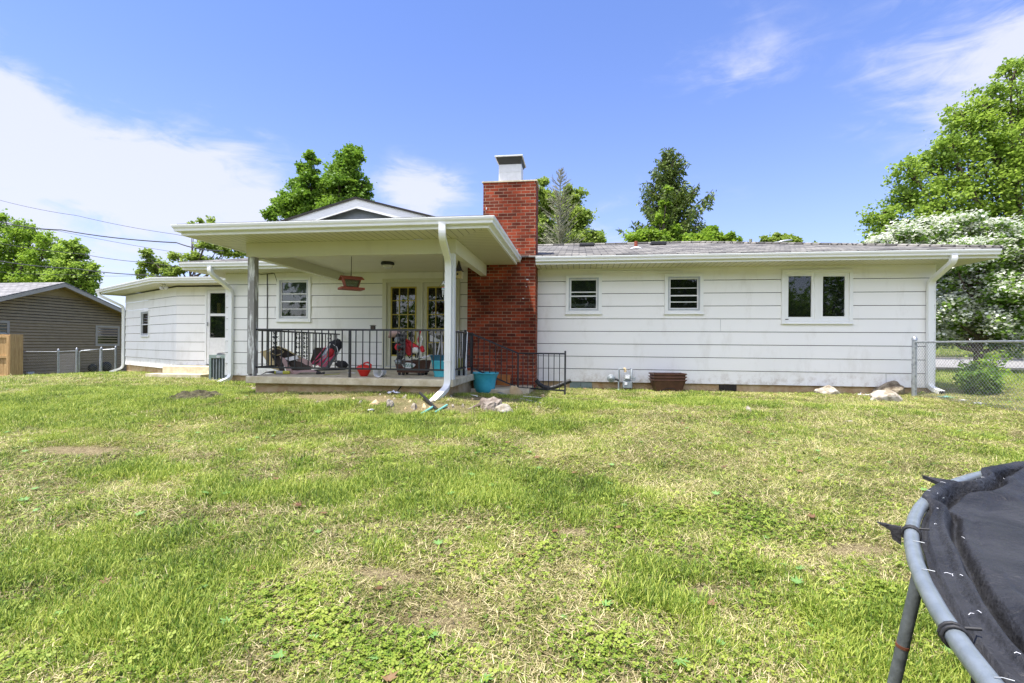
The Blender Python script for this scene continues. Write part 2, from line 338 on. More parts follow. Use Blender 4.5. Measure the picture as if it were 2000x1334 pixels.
M['dark'] = mat('dark interior', (.012, .014, .013), .9, .2, 3)
M['blind'] = mat('pale blind', (.36, .38, .40), .8, .1, 4, stretch=(1, 1, 12))
M['screen'] = mat('insect screen', (.06, .062, .065), .7, .1, 20)
M['black'] = mat('black plastic', (.015, .015, .017), .5, .3, 20)
M['blackcloth'] = mat('black cloth', (.022, .021, .024), .9, .4, 16, bump=.3)
M['red'] = mat('red plastic', (.62, .02, .012), .35, .1, 8)
M['redcloth'] = mat('red nylon', (.42, .012, .02), .65, .25, 10, bump=.3)
M['pink'] = mat('dark pink shaft', (.55, .05, .12), .4, .1, 10)
M['teal'] = mat('turquoise plastic', (.04, .40, .50), .4, .12, 5, col2=(.08, .52, .62))
M['blue'] = mat('blue plastic', (.015, .12, .20), .42, .12, 5)
M['brownp'] = mat('brown plastic', (.070, .028, .018), .5, .25, 7)
M['tan'] = mat('tan board', (.42, .33, .16), .8, .15, 8)
M['mauve'] = mat('faded mauve cloth', (.38, .26, .24), .9, .15, 8, bump=.3)
M['darkbrown'] = mat('dark brown board', (.035, .024, .016), .8, .3, 8)
M['lime'] = mat('yellow label', (.50, .50, .06), .6, .1, 8)
M['whitep'] = mat('white plastic', (.74, .75, .76), .45, .08, 8)
M['whitecloth'] = mat('white sheeting', (.68, .67, .66), .85, .12, 9, bump=.35)
M['redwood'] = mat('red stained wood', (.26, .055, .025), .7, .25, 12, bump=.2, stretch=(1, 1, 6))
M['wood'] = mat('fresh fence wood', (.40, .24, .10), .75, col2=(.56, .38, .18), scale=4, bump=.25, stretch=(6, 6, .6))
M['ply'] = mat('orange plywood', (.40, .14, .03), .75, .2, 7, stretch=(1, 1, 5))
M['greypaint'] = mat('peeling grey post', (.27, .26, .24), .8, col2=(.72, .73, .70), scale=7, bump=.4, stretch=(1.8, 1.8, .3), fac=.56, width=.1)
M['rock'] = mat('limestone', (.25, .21, .15), .95, col2=(.52, .48, .41), scale=6, bump=.9, bscale=14, width=.2)
M['rockd'] = mat('dark limestone', (.12, .09, .06), .95, col2=(.34, .29, .21), scale=6, bump=.9, bscale=14, width=.2)
M['rocko'] = mat('buff rock', (.50, .36, .19), .85, col2=(.66, .52, .32), scale=4, bump=.4, bscale=12)
M['bark'] = mat('bark', (.065, .045, .032), .95, col2=(.15, .12, .09), scale=9, bump=.7, stretch=(1, 1, .3))
M['barkg'] = mat('grey bark', (.17, .17, .11), .95, col2=(.33, .33, .22), scale=9, bump=.6, stretch=(1, 1, .3))
M['stump'] = mat('weathered wood stump', (.10, .07, .05), .95, col2=(.30, .26, .22), scale=9, bump=.8, stretch=(1, 1, .4))
M['acgreen'] = mat('grey green enamel', (.15, .20, .18), .5, col2=(.22, .28, .26), scale=5)
M['coil'] = mat('condenser fins', (.07, .09, .085), .6, .25, 30, stretch=(1, 1, .1))
M['meter'] = mat('grey meter paint', (.21, .24, .26), .5, .12, 9)
M['vinyl'] = mat('taupe vinyl siding', (.36, .28, .17), .7, .08, 3, spec=.2)
M['ntrim'] = mat('light taupe trim', (.42, .38, .32), .5, .06, 3)
M['nsoff'] = mat('tan soffit', (.33, .25, .13), .6, .1, 3)
M['paper'] = mat('white paper', (.72, .73, .76), .8, .08, 9)
M['mint'] = mat('mint green plastic', (.14, .38, .33), .5, .15, 9)
M['rope'] = mat('black cable', (.02, .02, .022), .6, .2, 9)
M['glassbulb'] = mat('bulb glass', (.60, .60, .58), .15, .05, 3)
M['stucco'] = mat('peach mortar', (.62, .45, .33), .9, .1, 9)
M['asphalt'] = mat('pale worn road', (.27, .26, .25), .9, .15, 3, bump=.3, bscale=60)
M['carp'] = mat('white car paint', (.70, .71, .72), .2, .02, 2)
M['tyre'] = mat('tyre rubber', (.02, .02, .02), .8, .2, 9)
M['lamp_red'] = mat('red lamp lens', (.5, .02, .02), .3, .1, 5)
def pane_mat(name, tintc=(.02, .024, .02), k=.25):
    m = bpy.data.materials.new(name); m.use_nodes = True; n, l, p = nodes(m)
    p.inputs['Base Color'].default_value = (*tintc, 1); p.inputs['Roughness'].default_value = .03; p.inputs['Specular IOR Level'].default_value = .5
    tr = n.new('ShaderNodeBsdfTransparent'); tr.inputs[0].default_value = (.8, .84, .82, 1)
    gl = n.new('ShaderNodeBsdfGlossy'); gl.inputs['Roughness'].default_value = .02
    fr = n.new('ShaderNodeFresnel'); fr.inputs[0].default_value = 1.5
    a = n.new('ShaderNodeMixShader'); a.inputs[0].default_value = 1 - k; l.new(p.outputs[0], a.inputs[1]); l.new(tr.outputs[0], a.inputs[2])
    b = n.new('ShaderNodeMixShader'); l.new(fr.outputs[0], b.inputs[0]); l.new(a.outputs[0], b.inputs[1]); l.new(gl.outputs[0], b.inputs[2])
    l.new(b.outputs[0], n['Material Output'].inputs[0]); return m
M['glass'] = pane_mat('window glass')

def leafmat(name, c1, c2, trans=.4, c3=None):
    m = bpy.data.materials.new(name); m.use_nodes = True; n, l, p = nodes(m)
    at = n.new('ShaderNodeAttribute'); at.attribute_name = 'tone'
    cr = n.new('ShaderNodeValToRGB'); l.new(at.outputs['Fac'], cr.inputs[0]); cr.color_ramp.elements[0].color = (*c1, 1); cr.color_ramp.elements[1].color = (*c2, 1)
    if c3:
        e = cr.color_ramp.elements.new(.9); e.color = (*c2, 1); cr.color_ramp.elements[-1].color = (*c3, 1)
    l.new(cr.outputs[0], p.inputs['Base Color']); p.inputs['Roughness'].default_value = .5; p.inputs['Specular IOR Level'].default_value = .35
    t = n.new('ShaderNodeBsdfTranslucent'); l.new(cr.outputs[0], t.inputs[0])
    mxs = n.new('ShaderNodeMixShader'); mxs.inputs[0].default_value = trans; l.new(p.outputs[0], mxs.inputs[1]); l.new(t.outputs[0], mxs.inputs[2])
    l.new(mxs.outputs[0], n['Material Output'].inputs[0]); return m

# ------------------------------------------------------------------ lawn zones (world positions), ground sheet, street
def blob(x, y, c, sx, sy, rot=0):
    dx = x - c[0]; dy = y - c[1]; a = dx * math.cos(rot) + dy * math.sin(rot); b = -dx * math.sin(rot) + dy * math.cos(rot)
    return np.exp(-(a / sx) ** 2 - (b / sy) ** 2)
LUSH = [(PG(120, 1130), 1.1, .5, .1), (PG(1700, 1280), .4, .3, 0), (PG(1620, 1190), .4, .2, 0), (PG(300, 1090), .4, .35, 0), (PG(20, 1180), .6, .4, 0), (PG(250, 925), .7, .22, .3), (PG(540, 800), 1.8, .6, .1), (PG(800, 830), .9, .5, 0), (PG(1040, 825), 1.1, .5, 0),
        (PG(1130, 790), 1.0, .5, 0), (PG(60, 800), 3., 1.2, 0), (PG(300, 770), 2.4, 1.2, 0), (PG(700, 790), 2., .5, 0), (PG(940, 950), 1.2, .5, 0), (PG(1700, 1230), .35, .3, 0), (PG(1250, 1150), .25, .2, 0), (PG(1210, 1170), .2, .12, 0), (PG(500, 960), .8, .3, 0), (PG(330, 1250), .35, .2, 0), (PG(1390, 790), 1.5, .5, 0)]
CLOV = [(PG(1500, 1060), .75, .35, -.1), (PG(1350, 1020), .6, .3, 0), (PG(1600, 1130), .5, .3, 0), (PG(1100, 1080), .5, .3, 0), (PG(1040, 1020), .5, .2, 0), (PG(560, 1180), .45, .25, 0), (PG(420, 1150), .3, .2, 0), (PG(620, 1260), .35, .2, 0), (PG(800, 1290), .4, .2, 0), (PG(860, 800), .9, .4, 0), (PG(1640, 1210), .3, .2, 0), (PG(100, 1290), .3, .15, 0), (PG(1190, 1290), .4, .2, 0)]
BARE = [(PG(930, 778), 1.5, .6, 0), (PG(1050, 778), .7, .5, 0), (PG(740, 780), 1.5, .35, 0), (PG(830, 795), .8, .5, 0), (PG(560, 768), 1.0, .12, 0), (PG(380, 770), .35, .2, 0), (PG(415, 1020), .12, .07, 0), (PG(1690, 1075), .3, .14, 0), (PG(1370, 1155), .2, .1, 0), (PG(1460, 1150), .15, .08, 0), (PG(740, 1120), .3, .1, 0), (PG(870, 1220), .3, .12, 0), (PG(1120, 1040), .2, .1, 0), (PG(150, 880), .6, .2, 0), (PG(900, 1180), .2, .1, 0)]
def zone(lst, x, y, k=1.0):
    s = 0 * x
    for c, sx, sy, r in lst: s = np.maximum(s, blob(x, y, c, sx, sy, r))
    return s
def lush(x, y): return np.clip(zone(LUSH, x, y) * 1.15 + (fbm(x * .8, y * .8, 21) - .5) * 1.7 + .30 + .35 * sstep(11, 15, y) + .25 * sstep(9, 12, x), 0, 1)
def clov(x, y): return np.clip(zone(CLOV, x, y) * 1.0 + (fbm(x * 2.2, y * 2.2, 31) - .5) * 1.6 + .02, 0, 1)
def bare(x, y): return np.clip(zone(BARE, x, y) * 1.1 + (fbm(x * 1.9, y * 1.9, 41) - .5) * 1.5 - .12, 0, 1)

gx = np.concatenate([-np.geomspace(400, 22, 26), np.arange(-21.5, -9, .35), np.arange(-9, 9, .09), np.arange(9, 30, .6), np.geomspace(31, 400, 26)])
gy = np.concatenate([-np.geomspace(300, 4, 14), np.arange(-3, 1, .3), np.arange(1, 13, .09), np.arange(13, 30, .5), np.geomspace(31, 600, 30)])
X, Y = np.meshgrid(gx, gy); Z = hgt(X, Y)
near = (np.abs(X) < 9) & (Y > 1) & (Y < 12)
Z = Z + near * ((fbm(X * 6, Y * 6, 8) - .5) * .03)
nx, ny = len(gx), len(gy)
V = np.stack([X.ravel(), Y.ravel(), Z.ravel()], 1); idx = np.arange(nx * ny).reshape(ny, nx)
Fq = np.stack([idx[:-1, :-1].ravel(), idx[:-1, 1:].ravel(), idx[1:, 1:].ravel(), idx[1:, :-1].ravel()], 1)
me = bpy.data.meshes.new('ground'); me.from_pydata(V.tolist(), [], Fq.tolist()); me.polygons.foreach_set('use_smooth', [True] * len(Fq))
at = me.attributes.new('lush', 'FLOAT', 'POINT'); at.data.foreach_set('value', lush(V[:, 0], V[:, 1]).astype('f'))
at = me.attributes.new('bare', 'FLOAT', 'POINT'); at.data.foreach_set('value', bare(V[:, 0], V[:, 1]).astype('f'))
g = bpy.data.objects.new('ground', me); COL.objects.link(g); g['kind'] = 'structure'
m = bpy.data.materials.new('lawn soil and thatch'); m.use_nodes = True; n, l, p = nodes(m)
geo = n.new('ShaderNodeNewGeometry')
def ns(scale, det=8, rough=.65):
    q = n.new('ShaderNodeTexNoise'); l.new(geo.outputs['Position'], q.inputs['Vector']); q.inputs['Scale'].default_value = scale; q.inputs['Detail'].default_value = det; q.inputs['Roughness'].default_value = rough; return q.outputs['Fac']
def ramp(src, els):
    q = n.new('ShaderNodeValToRGB'); l.new(src, q.inputs[0]); e = q.color_ramp.elements
    while len(e) < len(els): e.new(.5)
    for k, (pos, c) in enumerate(els): e[k].position = pos; e[k].color = (*c, 1)
    return q.outputs[0]
a1 = n.new('ShaderNodeAttribute'); a1.attribute_name = 'lush'; a2 = n.new('ShaderNodeAttribute'); a2.attribute_name = 'bare'
thatch = ramp(ns(55), [(.3, (.05, .045, .018)), (.5, (.15, .13, .05)), (.68, (.34, .29, .13))])
green = ramp(ns(40), [(.3, (.02, .04, .008)), (.5, (.06, .10, .02)), (.7, (.16, .20, .05))])
soil = ramp(ns(30), [(.3, (.11, .085, .045)), (.7, (.32, .26, .15))])
mg = n.new('ShaderNodeMixRGB'); l.new(a1.outputs['Fac'], mg.inputs[0]); l.new(thatch, mg.inputs[1]); l.new(green, mg.inputs[2])
ms = n.new('ShaderNodeMixRGB'); l.new(a2.outputs['Fac'], ms.inputs[0]); l.new(mg.outputs[0], ms.inputs[1]); l.new(soil, ms.inputs[2])
l.new(ms.outputs[0], p.inputs['Base Color']); p.inputs['Roughness'].default_value = 1; p.inputs['Specular IOR Level'].default_value = .1
bp = n.new('ShaderNodeBump'); bp.inputs['Strength'].default_value = .7; bp.inputs['Distance'].default_value = .03; l.new(ns(60), bp.inputs['Height']); l.new(bp.outputs[0], p.inputs['Normal'])
me.materials.append(m)
# street beyond the side yard
b = MB(); xs = np.linspace(9, 140, 60); vs = []; fs = []
for x in xs:
    for y in np.linspace(19.3, 27.5, 6): vs.append((x, y, hgt(x, y) + .05))
for i in range(len(xs) - 1):
    for j in range(5): fs.append((i * 6 + j, (i + 1) * 6 + j, (i + 1) * 6 + j + 1, i * 6 + j + 1))
b.add(vs, fs, True); tag(b.build('street', M['asphalt']), kind='structure')
b = MB()
for y0 in (19.15, 27.5):
    b.sweep([(x, y0 + .07, hgt(x, y0) + .05) for x in xs], [(-.07, -.1), (.07, -.1), (.07, .07), (-.07, .07)])
tag(b.build('kerb', M['conc']), kind='structure')
# ------------------------------------------------------------------ the house
YW, E0, ZB = 11.74, .30, .044
XL, XR = -9.32, 7.72
house = thing('ranch_house', (XL + 8, YW, 0), 'long white single-storey house with covered back porch and red brick chimney', 'house')
def siding(mb, x0, x1, z0, rows, ztop, openings):
    """lap boards in the local frame (x along the wall, -y outwards), cut round the openings (x0, x1, z0, z1)"""
    def prof(a, b, zz0, zz1, kz):
        def o(z): return -(.020 - .016 * (z - kz) / E0)
        mb.prism([(a, .01, zz0), (a, .01, zz1), (a, o(zz1), zz1), (a, o(zz0), zz0)], (b - a, 0, 0))
    for k in range(rows):
        za = z0 + k * E0 + (.013 if k else 0); zb = min(z0 + (k + 1) * E0, ztop)
        cuts = sorted({x0, x1, *[c for o in openings for c in o[:2] if x0 < c < x1]})
        for a, b in zip(cuts[:-1], cuts[1:]):
            segs = [(za, zb)]
            for o in openings:
                if o[0] <= a + 1e-6 and o[1] >= b - 1e-6:
                    ns_ = []
                    for s0, s1 in segs:
                        if o[3] <= s0 or o[2] >= s1: ns_.append((s0, s1)); continue
                        if o[2] > s0: ns_.append((s0, o[2]))
                        if o[3] < s1: ns_.append((o[3], s1))
                    segs = ns_
            for s0, s1 in segs:
                if s1 - s0 > .004: prof(a, b, s0, s1, za)
def window(T, x0, x1, z0, z1, kind, parent=house, trim='trim', label=None):
    """T: wall frame. outer trim rectangle x0..x1, z0..z1"""
    tw = .075 if kind != 'narrow' else .04
    b = MB(T); b.box((x0, -.045, z0), (x0 + tw, .02, z1)).box((x1 - tw, -.045, z0), (x1, .02, z1)).box((x0 + tw, -.045, z1 - tw), (x1 - tw, .02, z1)).box((x0 + tw, -.045, z0), (x1 - tw, .02, z0 + tw))
    b.box((x0 - .012, -.062, z0 - .018), (x1 + .012, -.02, z0 + .012))
    wf = b.build('window', M[trim], parent, bevel=.004, label=label)
    X0, X1, Z0, Z1 = x0 + tw, x1 - tw, z0 + tw, z1 - tw
    d = MB(T)
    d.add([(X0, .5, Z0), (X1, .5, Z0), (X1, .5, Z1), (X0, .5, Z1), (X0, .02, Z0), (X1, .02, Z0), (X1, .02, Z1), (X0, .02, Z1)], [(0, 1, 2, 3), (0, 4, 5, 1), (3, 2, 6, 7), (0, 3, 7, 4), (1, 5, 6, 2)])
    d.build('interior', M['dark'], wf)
    def frame(nm, a0, a1, c0, c1, fw, y0, y1, mt):
        q = MB(T); q.box((a0, y0, c0), (a0 + fw, y1, c1)).box((a1 - fw, y0, c0), (a1, y1, c1)).box((a0 + fw, y0, c1 - fw), (a1 - fw, y1, c1)).box((a0 + fw, y0, c0), (a1 - fw, y1, c0 + fw))
        return q.build(nm, M[mt], wf)
    def pane(a0, a1, c0, c1, y): MB(T).box((a0, y, c0), (a1, y + .005, c1)).build('pane', M['glass'], wf)
    def bx(nm, a, c, mt): MB(T).box(a, c).build(nm, M[mt], wf)
    if kind == 'casement':
        xm = (X0 + X1) / 2
        q = MB(T); q.box((xm - .045, -.035, Z0), (xm + .045, .02, Z1)); q.build('mullion', M[trim], wf)
        frame('sash', X0, xm - .045, Z0, Z1, .07, -.025, .02, trim); frame('sash', xm + .045, X1, Z0, Z1, .085, -.015, .02, trim)
        pane(X0 + .06, xm - .10, Z0 + .06, Z1 - .06, .0); pane(xm + .12, X1 - .07, Z0 + .07, Z1 - .07, .002)
        bx('crank', (X0 + .0, -.04, Z0 + .01), (X0 + .07, -.03, Z0 + .025), 'darkbrown')
    else:
        frame('storm_frame', X0, X1, Z0, Z1, .035, -.035, .02, 'alum')
        zm = Z0 + (Z1 - Z0) * (.44 if kind != 'narrow' else .46)
        frame('sash', X0 + .03, X1 - .03, zm - .015, Z1 - .03, .03, -.01, .02, 'white_al'); frame('sash', X0 + .03, X1 - .03, Z0 + .03, zm + .015, .03, -.02, .01, 'white_al')
        pane(X0 + .055, X1 - .055, zm + .01, Z1 - .055, .004); pane(X0 + .055, X1 - .055, Z0 + .055, zm - .01, -.006)
        if kind == 'shade':
            bx('blind', (X0 + .06, .03, zm + .02), (X1 - .06, .035, Z1 - .06), 'blind')
            bx('rail', (X0 + .05, -.012, zm + .19), (X1 - .05, .0, zm + .215), 'white_al')
            bx('rail', (X0 + .05, -.022, Z0 + .24), (X1 - .05, -.01, Z0 + .26), 'white_al')
            bx('screen', (X0 + .06, .012, Z0 + .06), (X0 + .6 * (X1 - X0), .014, zm), 'screen')
        if kind == 'blue':
            bx('blind', (X0 + .06, .03, zm + .02), (X1 - .06, .035, Z1 - .06), 'screen')
            bx('rail', (X0 + .05, -.012, zm + .085), (X1 - .05, .0, zm + .11), 'white_al'); bx('blind', (X0 + .06, .025, Z0 + .10), (X1 - .06, .03, Z0 + .17), 'blind')
        if kind == 'tree':
            bx('rail', (X0 + .05, -.012, zm + .17), (X1 - .05, .0, zm + .185), 'white_al'); bx('rail', (X0 + .05, -.022, Z0 + .19), (X1 - .05, -.01, Z0 + .21), 'white_al')
        if kind == 'narrow':
            bx('blind', (X0 + .05, .03, Z0 + .1), (X1 - .05, .034, Z1 - .06), 'screen')
    return wf
TM = Matrix.Translation((0, YW, 0))
WINS = [(-7.845, -6.885, 1.475, 2.63, 'shade'), (-.315, .545, 1.669, 2.61, 'blue'), (1.994, 2.865, 1.669, 2.61, 'tree'), (4.566, 6.057, 1.448, 2.665, 'casement')]
DX0, DX1, DZ1 = -4.94, -2.924, 2.56
ops = [(a + .03, b_ - .03, c + .03, d - .03) for a, b_, c, d, _ in WINS] + [(DX0 + .03, DX1 - .03, -1, DZ1 - .03)]
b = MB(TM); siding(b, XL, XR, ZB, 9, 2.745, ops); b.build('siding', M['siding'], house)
# vertical butt joints and corner boards
for x, k in ((3.25, 4), (-7.9, 5), (6.75, 0)):
    b = MB(TM); b.box((x, -.0195, ZB + k * E0 + .01), (x + .005, .0, ZB + (k + 1) * E0 - .01)); b.build('joint', M['alum'], house)
for i, (a, b_, c, d, k) in enumerate(WINS): window(TM, a, b_, c, d, k)
for x0_, x1_ in ((XL + .02, WINS[0][0]), (.6, 1.95), (2.9, 4.55), (6.08, XR - .02), (-6.86, DX0)): b = MB(); b.box((x0_, YW + .03, ZB), (x1_, YW + .04, 2.74)); b.build('sheathing', M['dark'], house)
for x_ in (XR - .002, XL - .018): b = MB(TM); b.box((x_, -.012, ZB), (x_ + .02, .10, 2.745)); b.build('corner_board', M['trim'], house)
# side walls of the block
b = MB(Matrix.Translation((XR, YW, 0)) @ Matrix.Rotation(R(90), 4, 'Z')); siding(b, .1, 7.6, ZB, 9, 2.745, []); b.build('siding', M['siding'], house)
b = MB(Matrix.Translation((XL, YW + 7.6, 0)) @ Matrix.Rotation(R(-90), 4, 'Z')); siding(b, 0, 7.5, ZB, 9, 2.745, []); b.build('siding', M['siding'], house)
# frieze board sagging at the first windows
b = MB(TM); b.box((-.95, -.03, 2.70), (XR, -.005, 2.755)); b.prism([(.4, -.031, 2.66), (2.4, -.031, 2.625), (2.4, -.031, 2.655), (.4, -.031, 2.70)], (0, -.02, 0)); b.build('frieze_board', M['trim'], house)
b = MB(); b.box((XL + .04, YW + .04, -.8), (XR - .04, YW + 7.5, ZB + .01)); b.build('foundation', M['found'], house)
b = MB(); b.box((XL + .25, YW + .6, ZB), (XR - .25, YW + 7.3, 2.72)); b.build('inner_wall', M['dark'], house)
for x0, x1 in ((-.2, .33), (3.24, 3.62)):
    v = MB(TM)
    v.box((x0, -.0, -.12), (x1, .045, .03))
    o = v.build('foundation_vent', M['darkbrown'] if x0 > 1 else M['acgreen'], house)
    s = MB(TM)
    for k in range(12 if x0 > 1 else 1):
        xx = x0 + (x1 - x0) * (k + .5) / (12 if x0 > 1 else 1); s.box((xx - .004, -.008, -.12), (xx + .004, .0, .03))
    s.build('grille', M['iron'], o)
# --- french doors
b = MB(TM); b.box((DX0, -.035, .30), (DX0 + .10, .02, DZ1)).box((DX1 - .10, -.035, .30), (DX1, .02, DZ1)).box((DX0 + .1, -.035, DZ1 - .10), (DX1 - .1, .02, DZ1)).box((DX0 - .02, -.10, .28), (DX1 + .02, .1, .335))
b.build('door_frame', M['beam'], house, bevel=.004)
xm = (DX0 + DX1) / 2 + .02
b = MB(TM); b.box((xm - .03, -.03, .335), (xm + .03, .03, DZ1 - .1)); b.build('astragal', M['beam'], house)
for gx0, gx1, lx0, lx1 in ((-4.735, -4.055, DX0 + .1, xm - .03), (-3.78, -3.10, xm + .03, DX1 - .1)):
    gz0, gz1 = .60, 2.36
    d = MB(TM); d.box((lx0, .02, .335), (gx0, .06, DZ1 - .1)).box((gx1, .02, .335), (lx1, .06, DZ1 - .1)).box((gx0, .02, .335), (gx1, .06, gz0)).box((gx0, .02, gz1), (gx1, .06, DZ1 - .1))
    leaf = d.build('door', M['beam'], house)
    q = MB(TM); q.box((gx0, .005, gz0), (gx0 + .035, .055, gz1)).box((gx1 - .035, .005, gz0), (gx1, .055, gz1)).box((gx0 + .035, .005, gz0), (gx1 - .035, .055, gz0 + .035)).box((gx0 + .035, .005, gz1 - .035), (gx1 - .035, .055, gz1))
    for k in (1, 2): xx = gx0 + (gx1 - gx0) * k / 3; q.box((xx - .011, .012, gz0 + .03), (xx + .011, .05, gz1 - .03))
    for k in range(1, 5): zz = gz0 + (gz1 - gz0) * k / 5; q.box((gx0 + .03, .014, zz - .011), (gx1 - .03, .048, zz + .011))
    q.build('muntin_grid', M['yellow'], leaf)
    MB(TM).box((gx0 + .02, .03, gz0 + .02), (gx1 - .02, .035, gz1 - .02)).build('pane', M['glass'], leaf)
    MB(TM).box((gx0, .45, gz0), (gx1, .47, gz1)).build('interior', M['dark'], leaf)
q = MB(TM); q.lathe((0, 0, 0), [(.02, 0), (.03, .01), (.03, .04), (.01, .05)], 12); q2 = MB(TM @ Matrix.Translation((xm - .10, .02, 1.25)) @ Matrix.Rotation(R(90), 4, 'X')); q2.lathe((0, 0, 0), [(.012, 0), (.03, .015), (.03, .045), (.01, .055)], 12); q2.build('door_knob', M['yellow'], house)
b = MB(TM); b.box((DX0 + .11, -.10, .336), (DX1 - .11, -.02, .352)); b.build('threshold', M['alum'], house)
# --- porch slab, footing
PX0, PX1, PYF, ZS = -6.10, -2.16, 8.19, .30
b = MB(); b.box((PX0, PYF, ZS - .13), (PX1, YW - .021, ZS)); b.build('porch_slab', M['conc'], house, bevel=.012)
b = MB(); b.box((PX0 + .12, PYF + .12, -.7), (PX1 - .10, YW + .0, ZS - .131)); b.build('porch_footing', M['found'], house)
b = MB(); b.prism([(-3.15, PYF + .118, .16), (-3.12, PYF + .118, .16), (-3.22, PYF + .118, .04), (-3.26, PYF + .118, .0), (-3.20, PYF + .118, .09)], (0, -.006, 0)); b.build('crack', M['dark'], house)
# --- porch roof frame
BZ0, BZ1 = 2.51, 2.765
b = MB(); b.box((PX0 - .03, PYF + .03, BZ0), (PX1 + .03, PYF + .17, BZ1)); b.build('porch_beam', M['beam'], house, bevel=.005)
b = MB(); b.box((PX1 - .11, PYF + .171, BZ0), (PX1 + .03, 11.06, BZ1)); b.build('porch_beam', M['beam'], house, bevel=.005)
b = MB(); b.box((PX0 - .03, PYF + .171, BZ0), (PX0 + .11, YW - .03, BZ1)); b.build('porch_beam', M['beam'], house, bevel=.005)
b = MB(); b.add([(PX0 + .1, PYF + .16, 2.72), (PX1 - .1, PYF + .16, 2.72), (PX1 - .1, YW - .03, 2.72), (PX0 + .1, YW - .03, 2.72)], [(0, 1, 2, 3)]); b.box((PX0 + .1, PYF + .16, 2.722), (PX1 - .1, YW - .03, 2.742)); b.build('porch_ceiling', M['ceiling'], house)
b = MB(); b.box((PX0 - .0, PYF + .04, ZS + .04), (PX0 + .135, PYF + .165, BZ0)); b.box((PX0 + .01, PYF + .05, ZS), (PX0 + .05, PYF + .15, ZS + .05)).box((PX0 + .09, PYF + .05, ZS), (PX0 + .125, PYF + .15, ZS + .05)); b.build('porch_post', M['greypaint'], house, label='peeling grey post at the left porch corner', bevel=.004)
b = MB(); b.box((PX1 - .13, PYF + .04, ZS), (PX1 + .0, PYF + .165, BZ0)); b.build('porch_post', M['trim'], house, bevel=.004)
# --- soffits
def poly(name, pts, z0, th, m): MB().prism([(x, y, z0) for x, y in pts], (0, 0, th)).build(name, M[m], house)
ZF = 2.765
EX0, EX1, EY = XL - .68, XR + .68, YW - .68          # fascia line of the main roof
gx_r, gx_l, gy_f = PX1 + .03 + .70, PX0 - .03 - .64, PYF - .70
poly('soffit', [(-.98, EY), (EX1, EY), (XR, YW), (-.98, YW)], ZF - .018, .012, 'soffit_x')
poly('soffit', [(EX0, EY), (gx_l - .05, EY), (PX0 - .02, EY), (PX0 - .02, YW), (XL, YW)], ZF - .018, .012, 'soffit_x')
poly('soffit', [(EX1, EY), (EX1, YW + 8), (XR, YW + 8), (XR, YW)], ZF - .018, .012, 'soffit_y')
poly('soffit', [(EX0, YW + 8), (EX0, EY), (XL, YW), (XL, YW + 8)], ZF - .018, .012, 'soffit_y')
poly('porch_soffit', [(gx_l, gy_f), (gx_r, gy_f), (PX1 + .03, PYF + .03), (PX0 - .03, PYF + .03)], ZF, .012, 'soffit_x')
poly('porch_soffit', [(gx_r, gy_f), (gx_r, EY), (PX1 + .03, EY), (PX1 + .03, PYF + .03)], ZF, .012, 'soffit_y')
poly('porch_soffit', [(gx_l, gy_f), (PX0 - .03, PYF + .03), (PX0 - .03, EY + .0), (gx_l, EY + .0)], ZF, .012, 'soffit_y')
# --- fascia and gutters: profile swept along the eave with mitres; outward is to the right of travel reversed
def eave(path, z, name='gutter', closed_ends=True):
    P = [Vector((x, y, 0)) for x, y in path]
    def sw(prof, m, nm, par):
        rings = []
        for i, p in enumerate(P):
            d1 = (P[i] - P[i - 1]).normalized() if i else (P[1] - P[0]).normalized(); d2 = (P[i + 1] - P[i]).normalized() if i < len(P) - 1 else d1
            n1 = Vector((d1.y, -d1.x, 0)); n2 = Vector((d2.y, -d2.x, 0)); mm = (n1 + n2); mm = mm / max(.2, mm.dot(n1))
            rings.append([p + mm * o + Vector((0, 0, z + h)) for o, h in prof])
        k = len(prof); fs = []
        for i in range(len(P) - 1):
            for j in range(k): fs.append((i * k + j, i * k + (j + 1) % k, (i + 1) * k + (j + 1) % k, (i + 1) * k + j))
        fs += [tuple(range(k)), tuple(range((len(P) - 1) * k, len(P) * k))]
        mb = MB(); mb.add([q for r in rings for q in r], fs); return mb.build(nm, M[m], par)
    sw([(-.02, -.01), (.02, -.01), (.02, .15), (-.02, .15)], 'trim', 'fascia', house)
    return sw([(.021, .045), (.085, .045), (.095, .052), (.098, .085), (.118, .112), (.125, .14), (.125, .156), (.112, .156), (.112, .148), (.105, .142), (.021, .150)], 'gutter', name, house)
eave([(-.98, EY), (EX1, EY)], ZF)
eave([(EX1 + .0, EY + .02), (EX1, YW + 8)], ZF) if False else None
MB().box((EX1 - .02, EY + .02, ZF - .01), (EX1 + .02, YW + 8, ZF + .15)).build('fascia', M['trim'], house)
MB().box((EX0 - .02, EY + .02, ZF - .01), (EX0 + .02, YW + 8, ZF + .15)).build('fascia', M['trim'], house)
eave([(EX0, EY), (gx_l + .3, EY)], ZF); MB().box((gx_l + .3, EY, ZF - .01), (PX0 + .0, EY + .03, ZF + .12)).build('fascia', M['trim'], house)
eave([(gx_l, EY - .2), (gx_l, gy_f), (gx_r, gy_f), (gx_r, EY - .03)], ZF)
